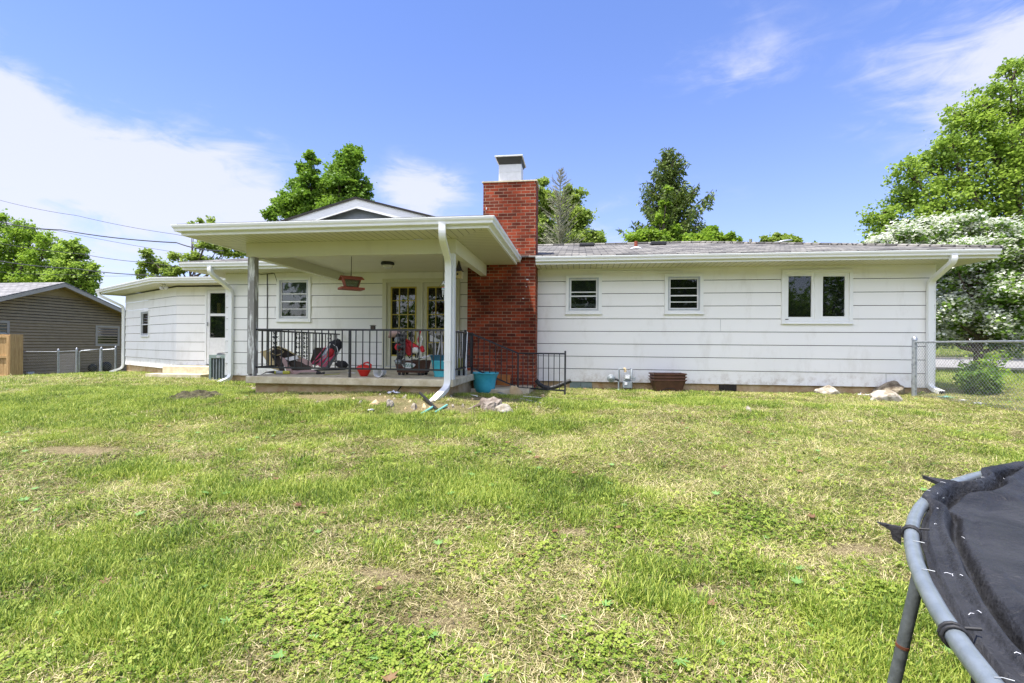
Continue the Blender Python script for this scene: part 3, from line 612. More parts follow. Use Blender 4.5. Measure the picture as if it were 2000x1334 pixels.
# --- roofs
ZR = ZF + .155
def slab(name, pts, m, th=.03):
    mb = MB(); n_ = len(pts); mb.add([Vector(p) for p in pts] + [Vector(p) + Vector((0, 0, th)) for p in pts], [tuple(range(n_)), tuple(range(n_, 2 * n_))] + [(i, (i + 1) % n_, n_ + (i + 1) % n_, n_ + i) for i in range(n_)])
    return mb.build(name, M[m], house)
ex0, ex1, ey = EX0 - .06, EX1 + .06, EY - .07; run = 4.75; zr = ZR + .25 * run
rl, rr, ry = ex0 + run, ex1 - run, ey + run
slab('roof', [(ex0, ey, ZR), (ex1, ey, ZR), (rr, ry, zr), (rl, ry, zr)], 'shingle')
slab('roof', [(ex1, ey, ZR), (ex1, ey + 2 * run, ZR), (rr, ry, zr)], 'shingle_y')
slab('roof', [(ex0, ey, ZR), (rl, ry, zr), (ex0, ey + 2 * run, ZR)], 'shingle_y')
slab('roof', [(ex1, ey + 2 * run, ZR), (ex0, ey + 2 * run, ZR), (rl, ry, zr), (rr, ry, zr)], 'shingle')
b = MB(); b.tube([(ex1, ey, ZR + .03), (rr, ry, zr + .035)], .05, 6).tube([(rl, ry, zr + .035), (rr, ry, zr + .035)], .05, 6); b.build('ridge_cap', M['shingle'], house)
# porch roof: side slopes to a ridge, gablet facing the yard, low skirt in front
pl, pr, pf = gx_l - .06, gx_r + .06, gy_f - .07; pc = -4.29; GY = 9.0; pz = .30
gz = lambda x: ZR + pz * min(x - pl, pr - x)
gw = 1.62; zb_ = ZR + .245 * (GY - pf)
zpk = 3.74
slab('porch_roof', [(pl, pf, ZR), (pr, pf, ZR), (pc + gw, GY, zb_), (pc - gw, GY, zb_)], 'shingle', .022)
slab('porch_roof', [(pr, pf, ZR), (pr, EY + .6, ZR), (pc + .2, 13.6, zpk - .03), (pc, GY - .12, zpk - .01), (pc + gw, GY, zb_)], 'shingle_y', .022)
slab('porch_roof', [(pl, pf, ZR), (pc - gw, GY, zb_), (pc, GY - .12, zpk - .01), (pc - .2, 13.6, zpk - .03), (pl, EY + .6, ZR)], 'shingle_y', .022)
b = MB(); b.add([(pc - gw, GY, zb_ - .1), (pc + gw, GY, zb_ - .1), (pc, GY, zpk - .06)], [(0, 1, 2)]); b.build('gable', M['meter'], house)
sl = Vector((gw, 0, zb_ - zpk)); dn = .18
for sgn, nm in ((-1, 'rake_board'), (1, 'rake_board')):
    a = Vector((pc, GY - .14, zpk - .02)); e_ = Vector((pc + sgn * gw * 1.12, GY - .14, zpk - .02 + (zb_ - zpk) * 1.12))
    b = MB(); b.prism([a, e_, e_ - Vector((0, 0, dn)), a - Vector((0, 0, dn))], (0, .03, 0)); b.build(nm, M['trim'], house)
    b = MB(); b.prism([a + Vector((0, -.03, 0)), e_ + Vector((0, -.03, 0)), e_ + Vector((0, -.03, .035)), a + Vector((0, -.03, .035))], (0, .25, 0)); b.build('roof_edge', M['shingle'], house)
    b = MB(); b.prism([a + Vector((0, .031, -.06)), e_ + Vector((0, .031, -.06)), e_ + Vector((0, .031, -.075)), a + Vector((0, .031, -.075))], (0, .12, 0)); b.build('gable_soffit', M['beam'], house)
# --- chimney
b = MB(); b.box((-2.59, 11.10, -.4), (-.99, 11.72, 2.95)); b.box((-2.23, 11.104, 2.95), (-.993, 11.72, 4.69)); ch = b.build('chimney', M['brick'], house)
b = MB(); b.prism([(-2.26, 11.08, 4.69), (-.965, 11.08, 4.69), (-.965, 11.76, 4.69), (-2.26, 11.76, 4.69)], (0, 0, .03)); b.prism([(-2.1, 11.2, 4.72), (-1.15, 11.2, 4.72), (-1.15, 11.66, 4.72), (-2.1, 11.66, 4.72)], (0, 0, .03)); b.build('cap_slab', M['conc'], ch)
b = MB(); b.box((-1.88, 11.18, 4.75), (-1.35, 11.62, 5.13)); b.box((-1.885, 11.175, 4.95), (-1.345, 11.182, 4.957)); b.box((-1.65, 11.17, 4.76), (-1.64, 11.18, 4.80)); b.build('flue_housing', M['white_al'], ch)
b = MB(); z1 = 5.27
for sgn in (1,):
    top = [(-1.94, 11.12, z1 + .03), (-1.36, 11.12, z1 + .03), (-1.36, 11.68, z1 + .03), (-1.94, 11.68, z1 + .03)]
    top = [(-1.86, 11.16, z1 + .04), (-1.40, 11.16, z1 + .04), (-1.40, 11.64, z1 + .04), (-1.86, 11.64, z1 + .04)]
    rimp = [(-1.95, 11.0, z1 + .012), (-1.30, 11.0, z1 + .012), (-1.30, 11.80, z1 + .012), (-1.95, 11.80, z1 + .012)]
    b.add(top + rimp + [(x, y, z - .025) for x, y, z in rimp], [(0, 1, 2, 3), (0, 1, 5, 4), (1, 2, 6, 5), (2, 3, 7, 6), (3, 0, 4, 7), (4, 5, 9, 8), (5, 6, 10, 9), (6, 7, 11, 10), (7, 4, 8, 11), (8, 9, 10, 11)])
b.build('flue_cap', M['whitep'], ch)
b = MB(); lo_ = [(-1.87, 11.19, 5.13), (-1.36, 11.19, 5.13), (-1.36, 11.61, 5.13), (-1.87, 11.61, 5.13)]; hi_ = [(-1.93, 11.04, z1 - .014), (-1.32, 11.04, z1 - .014), (-1.32, 11.76, z1 - .014), (-1.93, 11.76, z1 - .014)]
b.add(lo_ + hi_, [(0, 1, 2, 3), (4, 5, 6, 7), (0, 1, 5, 4), (1, 2, 6, 5), (2, 3, 7, 6), (3, 0, 4, 7)]); b.build('spark_screen', M['screen'], ch)
b = MB()
for (u, v, w_, h_) in ((1007, 491, .10, .085),): p_ = PY(u, v, 11.10); b.obox((p_.x, 11.098, p_.z), (w_, .012, h_), (0, .08, 0))
b.build('mortar_patch', M['stucco'], ch)
for (u, v, w_, h_) in ((1030, 546, .05, .025), (950, 407, .02, .05), (1028, 560, .03, .012), (1022, 583, .04, .02)): b = MB(); p_ = PY(u, v, 11.10); b.obox((p_.x, 11.098, p_.z), (w_, .008, h_), (0, .1, 0)); b.build('paint_spot', M['paper'], ch)
# --- downspouts
RECT = [(-.055, -.04), (.055, -.04), (.055, .04), (-.055, .04)]
def spout(pts, prof=RECT, up=(0, 0, 1)):
    """rounded corners between the given points"""
    P = [Vector(p) for p in pts]; o = [P[0]]
    for i in range(1, len(P) - 1):
        a = (P[i - 1] - P[i]); c = (P[i + 1] - P[i]); ra = min(.13, a.length * .45); rc = min(.13, c.length * .45); a = P[i] + a.normalized() * ra; c = P[i] + c.normalized() * rc
        for k in range(7):
            t = k / 6; o.append(a * (1 - t) ** 2 + P[i] * 2 * t * (1 - t) + c * t * t)
    o.append(P[-1])
    # frame by fixed side vector: the plane of the bends is vertical
    hd = Vector((P[2].x - P[1].x, P[2].y - P[1].y, 0)); hd = hd.normalized() if hd.length > 1e-3 else Vector((0, 1, 0)); side = hd.cross(Vector((0, 0, 1)))
    mb = MB(); rings = []
    for i, p in enumerate(o):
        t = (o[min(i + 1, len(o) - 1)] - o[max(i - 1, 0)]).normalized(); u = side.cross(t).normalized()
        rings.append([p + side * q[0] + u * q[1] for q in prof])
    k = len(prof); fs = []
    for i in range(len(o) - 1):
        for j in range(k): fs.append((i * k + j, i * k + (j + 1) % k, (i + 1) * k + (j + 1) % k, (i + 1) * k + j))
    mb.add([q for r in rings for q in r], fs); mb.add(rings[0], [tuple(range(k))])
    ds = mb.build('downspout', M['gutter'], house); c_ = sum(rings[-1], Vector()) / k; dk = [p + (o[-2] - o[-1]).normalized() * .006 for p in rings[-1]]; MB().add([c_ + (p - c_) * .99 for p in dk], [tuple(range(k))]).build('outlet', M['dark'], ds)
    return ds
yg = EY - .065
xa_, xb_ = PX(1861, yg), PX(1816, YW - .075)
spout([(xa_, yg, ZF + .08), (xa_, yg, ZF - .08), (xb_, YW - .075, 2.36), (xb_, YW - .075, .06), (xb_ + .07, YW - .34, -.03)])
xa_ = PX(409, yg)
spout([(xa_, yg, ZF + .08), (xa_, yg, ZF - .10), (-9.12, YW - .075, 2.30), (-9.12, YW - .075, -.02), (-9.18, YW - .42, -.13)])
xs_ = PX(862, gy_f - .07); xp = PX1 - .09
spout([(xs_, gy_f - .07, ZF + .08), (xs_, gy_f - .07, ZF - .16), (xp, PYF - .02, 2.38), (xp, PYF - .02, .17), (xp - .12, PYF - .62, -.06)])
b = MB()
for z in (.62,): b.box((xp - .066, PYF - .068, z), (xp + .066, PYF + .03, z + .012))
b.build('strap', M['gutter'], house)
# --- recessed wing at the left
YB = 14.19; K = Vector((-13.04, YB)); Lp = Vector((-17.70, 16.82)); dW = (Lp - K).normalized(); nW = Vector((dW.y, -dW.x)); nW = nW if nW.y < 0 else -nW
TB = Matrix.Translation((0, YB, 0)); ang = math.atan2(-dW.y, -dW.x)
TA = Matrix.Translation((Lp.x, Lp.y, 0)) @ Matrix.Rotation(ang, 4, 'Z'); LA = (Lp - K).length
SDX0 = -11.92
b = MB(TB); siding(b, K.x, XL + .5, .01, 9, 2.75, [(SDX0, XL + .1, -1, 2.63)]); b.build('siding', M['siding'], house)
def wall_s(u):
    d = ray(u, CY); A = np.array([[d.x, dW.x], [d.y, dW.y]]); t_, s_ = np.linalg.solve(A, [Lp.x, Lp.y]); return s_, t_
w0_, t0_ = wall_s(276.5); w1_, t1_ = wall_s(292); d0_ = ray(284, 607); wz1 = ZE + d0_.z * (t0_ + t1_) / 2; d0_ = ray(284, 657); wz0 = ZE + d0_.z * (t0_ + t1_) / 2
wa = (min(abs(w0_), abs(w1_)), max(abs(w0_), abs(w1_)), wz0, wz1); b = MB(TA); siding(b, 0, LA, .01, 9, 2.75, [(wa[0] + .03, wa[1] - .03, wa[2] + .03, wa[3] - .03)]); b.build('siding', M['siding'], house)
window(TA, *wa, 'narrow')
b = MB(); b.add([(K.x, K.y + .05, -.9), (XL + .5, YB + .05, -.9), (XL + .5, YB + .05, .02), (K.x, K.y + .05, .02), (Lp.x, Lp.y + .05, -.9), (Lp.x, Lp.y + .05, .02)], [(0, 1, 2, 3), (4, 0, 3, 5)]); b.build('foundation', M['found'], house)
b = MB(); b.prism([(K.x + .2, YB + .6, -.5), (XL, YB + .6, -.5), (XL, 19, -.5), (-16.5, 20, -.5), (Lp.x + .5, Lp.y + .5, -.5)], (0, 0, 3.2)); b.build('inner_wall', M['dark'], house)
b = MB(TB); b.box((SDX0 - .06, -.05, .18), (SDX0 + .0, .03, 2.67)).box((SDX0, -.05, 2.61), (-10.9, .03, 2.67)); b.build('door_frame', M['trim'], house)
d = MB(TB); x0, x1 = SDX0 + .01, SDX0 + .92
d.box((x0, -.04, .20), (x0 + .10, -.0, 2.60)).box((x1 - .1, -.04, .20), (x1, -.0, 2.60)).box((x0 + .1, -.04, 2.50), (x1 - .1, .0, 2.60)).box((x0 + .1, -.04, 1.76), (x1 - .1, .0, 1.84)).box((x0 + .1, -.04, .98), (x1 - .1, .0, 1.06)).box((x0 + .1, -.035, .20), (x1 - .1, .0, .98))
sdoor = d.build('storm_door', M['white_al'], house)
MB(TB).box((x0 + .1, -.02, 1.84), (x1 - .1, -.015, 2.50)).build('pane', M['glass'], sdoor); MB(TB).box((x0 + .1, -.02, 1.06), (x1 - .1, -.015, 1.76)).build('pane', M['glass'], sdoor)
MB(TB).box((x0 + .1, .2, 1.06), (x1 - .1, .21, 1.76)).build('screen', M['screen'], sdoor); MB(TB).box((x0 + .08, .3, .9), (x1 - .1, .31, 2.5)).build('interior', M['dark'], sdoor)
MB(TB).box((x0 + .20, .15, 1.84), (x0 + .30, .2, 2.2)).build('curtain', M['yellow'], sdoor)
MB(TB).box((x0 + .02, -.09, 1.44), (x0 + .045, -.04, 1.56)).build('handle', M['alum'], sdoor)
# wing eave, soffit, roof
kn = Vector((0, -1)); mit = (kn + nW) / (1 + kn.dot(nW)); o = .68
Ke = K + mit * o; Le = Lp + nW * o + dW * .66; Re = Vector((XL + .3, YB - o))
poly('soffit', [(Le.x, Le.y), (Ke.x, Ke.y), (K.x, K.y), (Lp.x + dW.x * .66, Lp.y + dW.y * .66)], ZF - .005, .012, 'soffit_x'); poly('soffit', [(Ke.x, Ke.y), (Re.x, Re.y), (Re.x, YB), (K.x, K.y)], ZF - .005, .012, 'soffit_x')
eave([(Le.x, Le.y), (Ke.x, Ke.y), (Re.x, Re.y)], ZF)
Le2 = Lp + dW * .66 - nW * 6; bk = Vector((-1.5, 5))
MB().prism([(Le.x, Le.y, ZF - .02), (Le2.x, Le2.y, ZF - .02), (Le2.x, Le2.y, ZF + .15), (Le.x, Le.y, ZF + .15)], (dW.x * .04, dW.y * .04, 0)).build('fascia', M['trim'], house)
inn = -mit * 3.0
slab('wing_roof', [(Le.x, Le.y, ZR), (Ke.x, Ke.y, ZR), (Ke.x + inn.x, Ke.y + inn.y, ZR + .42), (Le.x - nW.x * 3 - dW.x * 3, Le.y - nW.y * 3 - dW.y * 3, ZR + .42)], 'shingle')
slab('wing_roof', [(Ke.x, Ke.y, ZR), (Re.x + 2, Re.y, ZR), (Re.x + 2, Re.y + 3, ZR + .42), (Ke.x + inn.x, Ke.y + inn.y, ZR + .42)], 'shingle')
slab('wing_roof', [(Le.x, Le.y, ZR), (Le.x - nW.x * 3 - dW.x * 3, Le.y - nW.y * 3 - dW.y * 3, ZR + .42), (Le2.x, Le2.y, ZR)], 'shingle_y')
g0 = Le - dW * .25 + nW * .07; wl = Lp + nW * .07 - dW * -.03
spout([(g0.x, g0.y, ZF + .08), (g0.x, g0.y, ZF - .06), (wl.x, wl.y, 2.28), (wl.x, wl.y, -.12), (wl.x - .25, wl.y - .3, -.27)])
# floodlight under the wing soffit, porch ceiling light
p_ = PY(320, 557, 13.8); b = MB(); b.lathe((p_.x, p_.y, ZF - .05), [(.05, .04), (.06, .03), (.02, 0)], 14); b.lathe((p_.x - .05, p_.y - .03, ZF - .20), [(.02, 0), (.055, .03), (.06, .08), (.03, .14)], 14); b.lathe((p_.x + .08, p_.y, ZF - .19), [(.02, 0), (.055, .03), (.06, .08), (.03, .14)], 14); b.build('floodlight', M['glassbulb'], house)
p_ = PY(757, 526, 10.2); b = MB(); b.lathe((p_.x, 10.2, 2.62), [(.13, .10), (.15, .06), (.14, .04)], 24); q = b.build('ceiling_light', M['iron'], house); MB().lathe((p_.x, 10.2, 2.57), [(.02, 0), (.09, .02), (.13, .07), (.12, .08)], 24).build('glass_bowl', M['glassbulb'], q)
# vents on the roof
for u, v, Yv, nm in ((1146, 481, 14.9, 'roof_vent'), (1285, 477, 14.9, 'roof_vent')):
    p_ = PY(u, v, Yv); b = MB(); z = ZR + .25 * (Yv - ey); b.box((p_.x - .22, Yv - .2, z + .0), (p_.x + .22, Yv + .2, z + .10)); b.box((p_.x - .16, Yv - .14, z - .05), (p_.x + .16, Yv + .14, z + .001)); b.build(nm, M['black'], house, bevel=.02)
p_ = PY(1242, 487, 13.2); z = ZR + .25 * (13.2 - ey); b = MB(); b.tube([(p_.x, 13.2, z), (p_.x, 13.2, z + .22)], .045, 12); q = b.build('vent_pipe', M['redwood'], house); MB().lathe((p_.x, 13.2, z + .0), [(.17, .01), (.12, .045), (.06, .07)], 18).build('flashing', M['whitep'], q)
# --- wiring on the porch-side wall
b = MB(); a = PY(522, 535, YW - .03); b.tube([(a.x, YW - .03, a.z), (a.x + .01, YW - .03, 1.2), (a.x, YW - .03, .35)], .012, 6); b.tube([PY(525, 532, YW - .05), PY(536, 534, YW - .06), PY(541, 550, YW - .04), PY(541, 562, YW - .03)], .007, 6)
b.tube([PY(436, 520, 11.2), PY(470, 527, YW - .05), PY(510, 536, YW - .05), PY(535, 534, YW - .05)], .008, 6)
lp = [Vector(PY(468 + 10 * math.cos(t), 526 + 3.5 * math.sin(t) - t * .4, YW - .15)) for t in np.linspace(0, 9, 30)]; b.tube(lp, .006, 5); b.build('cable', M['rope'], house)
# --- porch railings of black iron
def bar(mb, a, c, w_=.014): 
    a = Vector(a); c = Vector(c); h = w_ / 2; mb.sweep([a, c], [(-h, -h), (h, -h), (h, h), (-h, h)], up=(0, 1, 0) if abs((c - a).normalized().z) > .9 else (0, 0, 1))
def railing(name, x0, y0, x1, y1, zt0, zt1, zb0, zb1, pitch, posts=(), pz=None):
    r = MB(); A = Vector((x0, y0)); B = Vector((x1, y1)); Ln = (B - A).length
    bar(r, (x0, y0, zt0), (x1, y1, zt1), .032); bar(r, (x0, y0, zb0), (x1, y1, zb1), .03); ro_ = r.build(name, M['iron'], house)
    k = int(Ln / pitch); bb = MB()
    for i in range(1, k + 1):
        t = i / (k + 1)
        q = A.lerp(B, t); bar(bb, (q.x, q.y, zb0 + (zb1 - zb0) * t), (q.x, q.y, zt0 + (zt1 - zt0) * t), .016)
    bb.build('baluster', M['iron'], ro_)
    for t, z0, z1 in posts:
        q = A.lerp(B, t); pp = MB(); bar(pp, (q.x, q.y, z0), (q.x, q.y, z1), .036); pp.build('rail_post', M['iron'], ro_)
    return ro_
ZT, ZL = 1.165, .46
fr_ = railing('front_railing', PX0 + .12, PYF + .11, PX1 - .12, PYF + .11, ZT, ZT, ZL, ZL, .136, [(.505, ZS, ZT)])
lr_ = railing('side_railing', PX0 + .10, PYF + .2, PX0 + .02, YW - .05, ZT - .01, ZT - .02, ZL, ZL, .15)
rr_ = railing('side_railing', PX1 - .05, PYF + .2, PX1 - .05, 9.9, ZT - .02, ZT - .02, ZL, ZL, .13, [(1, ZS, ZT)])
s1 = PY(924, 652, 10.1); s2 = PY(1012, 690, 10.5); s3 = PY(1104, 691, 9.85); z2b = PY(1012, 757, 10.5).z
railing('step_railing', PX1 - .05, 9.95, s2.x, s2.y, ZT - .03, s2.z, .42, z2b, .135, [(0, ZS - .1, ZT), (1, z2b - .03, s2.z)])
railing('step_railing', s2.x, s2.y, s3.x, s3.y, s2.z, s3.z, z2b, PY(1104, 763, 9.85).z, .15, [(1, hgt(s3.x, s3.y) - .05, s3.z + .06)])
def scroll(c, w_, h_, ax, parent, n_=3):
    """cast panel of paired scrolls and leaves, in the plane through c along ax"""
    c = Vector(c); ax = Vector(ax).normalized(); mb = MB(); up = Vector((0, 0, 1))
    for k in range(n_):
        z0 = -h_ / 2 + h_ * (k + .5) / n_
        for sg in (-1, 1):
            for fl in (-1, 1):
                pts = []
                for t in np.linspace(0, 1, 16):
                    a_ = 4.6 * t; rr = .23 * h_ / n_ * (1 - .72 * t); pts.append(c + ax * sg * (w_ * .27 + rr * math.cos(a_ + .5) * 1.1) + up * (z0 + fl * (h_ / n_ * .22 - rr * math.sin(a_ + .5) * .9)))
                mb.tube(pts, .0048, 5)
            q = c + ax * sg * w_ * .16 + up * z0; mb.obox(q, (.035, .008, .05), (0, .6 * sg, math.atan2(ax.y, ax.x)))
            mb.obox(q + up * (h_ / n_ * .42), (.05, .008, .028), (0, -.5 * sg, math.atan2(ax.y, ax.x)))
    mb.build('scroll_panel', M['iron'], parent)
for yy in (PYF + .75, PYF + 1.55, PYF + 1.85, PYF + 2.9): scroll((PX0 + .09 - .02 * (yy - PYF) / 3.5, yy, .83), .26, .60, (0, 1, 0), lr_)
xq = PX1 - .12 - .70
scroll(((PX(786, PYF + .11)), PYF + .11, .80), .14, .62, (1, 0, 0), fr_, 4)
# back steps below the storm door, low step by the chimney
b = MB(); p0 = PY(355, 740, 13.2); b.box((-12.75, 13.35, -.6), (-10.9, YB - .02, .16)); b.box((-12.95, 12.95, -.6), (-11.1, 13.349, -.05)); b.build('concrete_steps', M['conc'], house, bevel=.01)
b = MB(); b.box((PX1 - .09, 10.0, -.3), (PX1 + 1.15, 11.08, -.02)); b.build('side_steps', M['conc'], house, bevel=.01)
# ------------------------------------------------------------------ neighbour's house
def vinyl_wall(mb, X0, y0, y1, z0, zt, pk, pitch=.125):
    """lap siding on the plane x = X0 facing +x, gable above zt with peak (y, z) = pk"""
    z = z0
    while z < pk[1] - .05:
        zb = z + pitch
        if z < zt: a0, a1 = y0, y1
        else: f = (pk[1] - z) / (pk[1] - zt); a0, a1 = pk[0] - (pk[0] - y0) * f, pk[0] + (y1 - pk[0]) * f
        zs = z + .022; mb.add([(X0 + .04, a0, zs), (X0 + .05, a0, zs), (X0 + .012, a0, zb), (X0, a0, zb), (X0 + .04, a1, zs), (X0 + .05, a1, zs), (X0 + .004, a1, zb), (X0, a1, zb)], [(0, 1, 2, 3), (4, 7, 6, 5), (1, 5, 6, 2), (0, 4, 5, 1)])
        z = zb
NX = -22.7; NY0, NYp, NY1 = 13.6, 18.2, 22.8; NZ0, NZp = -.62, 3.33; npz = .36
nb = thing('neighbour_house', (NX - 4, NYp, NZ0), 'taupe lap-sided house with low grey gable roof beyond the left fence', 'house')
b = MB(); vinyl_wall(b, NX, NY0, NY1, NZ0, NZp - npz * (NYp - NY0), (NYp, NZp)); b.build('siding', M['vinyl'], nb)
b = MB(); b.box((NX - 9, NY0, NZ0 - .4), (NX - .01, NY1, NZp - npz * 4.6)); b.build('wall', M['vinyl'], nb)
ov = .55
for sg in (-1, 1):
    ye = NYp + sg * 5.2; ze = NZp - npz * 5.2; tt = .10
    b = MB(); b.prism([(NX + ov, NYp, NZp + tt), (NX + ov, ye, ze + tt), (NX - 12, ye, ze + tt), (NX - 12, NYp, NZp + tt)], (0, 0, .04)); b.build('roof', M['shingle_n'], nb)
    b = MB(); b.prism([(NX + ov - .01, NYp, NZp + tt - .002), (NX + ov - .01, ye, ze + tt - .002), (NX + ov - .01, ye, ze + tt - .16), (NX + ov - .01, NYp, NZp + tt - .16)], (-.03, 0, 0)); b.build('rake_board', M['ntrim'], nb)
    b = MB(); b.prism([(NX + ov - .05, NYp, NZp + .015), (NX + ov - .05, ye, ze + .015), (NX, ye, ze + .015), (NX, NYp, NZp + .015)], (0, 0, .012)); b.build('soffit', M['nsoff'], nb)
b = MB(); b.prism([(NX + .03, NYp - 1.25, NZp - .45), (NX + .03, NYp + 1.25, NZp - .45), (NX + .03, NYp, NZp)], (.02, 0, 0)); b.build('gable_panel', M['nsoff'], nb)
TN = Matrix.Translation((NX, 0, 0)) @ Matrix.Rotation(R(90), 4, 'Z')
def nwin(y0, y1, z0, z1):
    w_ = MB(TN); t_ = .09; w_.box((y0, -.05, z0), (y0 + t_, .0, z1)).box((y1 - t_, -.05, z0), (y1, 0, z1)).box((y0 + t_, -.05, z1 - t_), (y1 - t_, 0, z1)).box((y0 + t_, -.05, z0), (y1 - t_, 0, z0 + t_)); wf = w_.build('window', M['ntrim'], nb)
    zm = (z0 + z1) / 2; MB(TN).box((y0 + t_, -.035, zm - .02), (y1 - t_, -.024, zm + .02)).build('sash', M['white_al'], wf)
    MB(TN).box((y0 + t_, -.030, z0 + t_), (y1 - t_, -.027, z1 - t_)).build('pane', M['glass'], wf); MB(TN).box((y0 + t_, -.0255, zm), (y1 - t_, -.023, z1 - t_)).build('blind', M['blind'], wf)
    MB(TN).box((y0 + t_, -.0245, z0 + t_), (y1 - t_, -.0225, zm)).build('screen', M['screen'], wf)
nwin(20.0, 21.2, .68, 1.66); nwin(15.2, 16.5, .7, 1.70)
b = MB(); b.box((NX - 3.4, 15.6, 3.0), (NX - 2.9, 16.1, 3.12)); b.build('roof_vent', M['black'], nb)
b = MB(); b.box((NX + .02, 17.1, -.47), (NX + .12, 17.35, -.38)); b.build('outlet_box', M['whitep'], nb)

# ------------------------------------------------------------------ fences
wf = thing('wood_fence', (-22, 15.3, -.62), 'fresh yellow-brown board fence with rails at the left edge', 'fence')
b = MB()
for k in range(22):
    x = -20.86 - .148 * (k + .5); b.box((x - .071, 15.33, -.62 + random.uniform(-.01, .01)), (x + .071, 15.35, 1.14 + random.uniform(-.008, .008)))
b.build('board', M['wood'], wf)
b = MB()
for z in (-.5, .26, 1.02): b.box((-24.2, 15.285, z), (-20.9, 15.327, z + .09))
b.build('rail', M['wood'], wf)
b = MB(); b.box((-20.99, 15.19, -.65), (-20.89, 15.283, 1.10)); b.build('post', M['wood'], wf)
b = MB()
for k in range(3): b.box((-20.855, 15.19 + k * .145, -.62), (-20.835, 15.33 + k * .145, 1.15))
b.build('board', M['wood'], wf)
def chain(mb, A, B, z0, H, pitch=.075, r=.0021):
    """woven diamonds between A and B (xy), bottom heights z0 at both ends"""
    A = Vector(A); B = Vector(B); Ln = (B - A).length; d = (B - A) / Ln; nr = Vector((-d.y, d.x))
    def pt(s, h, o): q = A + d * s + nr * o; return Vector((q.x, q.y, z0[0] + (z0[1] - z0[0]) * s / Ln + h))
    k = -H
    while k < Ln:
        for sg, o in ((1, r), (-1, -r)):
            s0, s1 = k, k + H
            h0, h1 = (0, H) if sg == 1 else (H, 0)
            a0, a1 = max(s0, 0), min(s1, Ln)
            if a1 - a0 > .01:
                f0, f1 = (a0 - s0) / H, (a1 - s0) / H
                mb.tube([pt(a0, h0 + (h1 - h0) * f0, o), pt(a1, h0 + (h1 - h0) * f1, o)], r, 3, smooth=False)
        k += pitch
def fence_post(f, x, y, z, h, r=.03, cap=True):
    q = MB(); q.lathe((x, y, z - .1), [(r, 0), (r, h + .1)], 12)
    if cap: q.lathe((x, y, z + h), [(r * 1.15, -.03), (r * 1.15, .0), (r * .8, .035), (.004, .06)], 12)
    o = q.build('post', M['galv'], f)
    s = MB()
    for zz in (.25, .55, .85): s.lathe((x, y, z + zz * h), [(r * 1.12, 0), (r * 1.12, .02)], 10)
    s.build('band', M['galv'], o)
cf = thing('chain_link_fence', (-19.5, 16.6, -.5), 'galvanised chain-link fence in front of the taupe neighbour house', 'fence')
FP = [(-25, 15.75), (PX(114, 16.55), 16.55), (PX(150, 16.5), 16.5)]; FQ = [(PX(198, 17.0), 17.0), (PX(226, 17.25), 17.25)]
for f_ in (FP, FQ):
    for a, c in zip(f_[:-1], f_[1:]):
        za, zc = hgt(*a), hgt(*c); m_ = MB(); chain(m_, a, c, (za, zc), 1.08, .085, .0022); m_.build('wire_mesh', M['wire'], cf)
        t_ = MB(); t_.tube([(a[0], a[1], za + 1.1), (c[0], c[1], zc + 1.1)], .021, 8); t_.build('top_rail', M['galv'], cf)
    for x, y in f_[(1 if f_ is FP else 0):]: fence_post(cf, x, y, hgt(x, y), 1.17, .036)
gt = thing('chain_link_gate', (PX(175, 16.8), 16.8, -.5), 'small chain-link gate with rounded tube frame, between two fence posts on the left', 'gate')
ga, gb = Vector((PX(155, 16.55), 16.55)), Vector((PX(195, 16.97), 16.97)); zg = hgt(ga.x, ga.y) + .06
m_ = MB(); chain(m_, ga, gb, (zg, zg + .05), .98, .085, .0022); m_.build('wire_mesh', M['wire'], gt)
m_ = MB(); m_.tube([(ga.x, ga.y, zg), (ga.x, ga.y, zg + .93), (ga.x * .97 + gb.x * .03, ga.y * .97 + gb.y * .03, zg + 1.0), (ga.x * .9 + gb.x * .1, ga.y * .9 + gb.y * .1, zg + 1.04), (gb.x, gb.y, zg + 1.1), (gb.x, gb.y, zg)], .021, 8).tube([(ga.x, ga.y, zg), (gb.x, gb.y, zg)], .018, 8); m_.build('frame', M['galv'], gt)
rf = thing('chain_link_fence', (7.0, 8, -.1), 'chain-link fence coming forward from the right corner of the white house', 'fence')
FX, FY0, FY1 = 7.02, 11.25, 3.2
zz = [hgt(FX, FY0) + .03, hgt(FX, 8.5) + .03, hgt(FX, FY1) + .03]
m_ = MB(); chain(m_, (FX, FY0 - .06), (FX, 8.5), (zz[0], zz[1]), 1.10, .072); chain(m_, (FX, 8.5), (FX, FY1), (zz[1], zz[2]), 1.10, .072); m_.build('wire_mesh', M['wire'], rf)
m_ = MB(); m_.tube([(FX, FY0, zz[0] + 1.12), (FX, 8.5, zz[1] + 1.12), (FX, FY1, zz[2] + 1.12)], .021, 10); m_.build('top_rail', M['galv'], rf)
m_ = MB(); m_.tube([(FX, FY0 - .07, zz[0] + .02), (FX, FY0 - .07, zz[0] + 1.08)], .006, 6)
for k in range(4): m_.tube([(FX, FY0, zz[0] + .12 + .3 * k), (FX, FY0 - .07, zz[0] + .12 + .3 * k)], .009, 6)
m_.build('tension_bar', M['galv'], rf)
fence_post(rf, FX, FY0, hgt(FX, FY0), 1.22, .045); fence_post(rf, FX, FY1, hgt(FX, FY1), 1.2, .035)

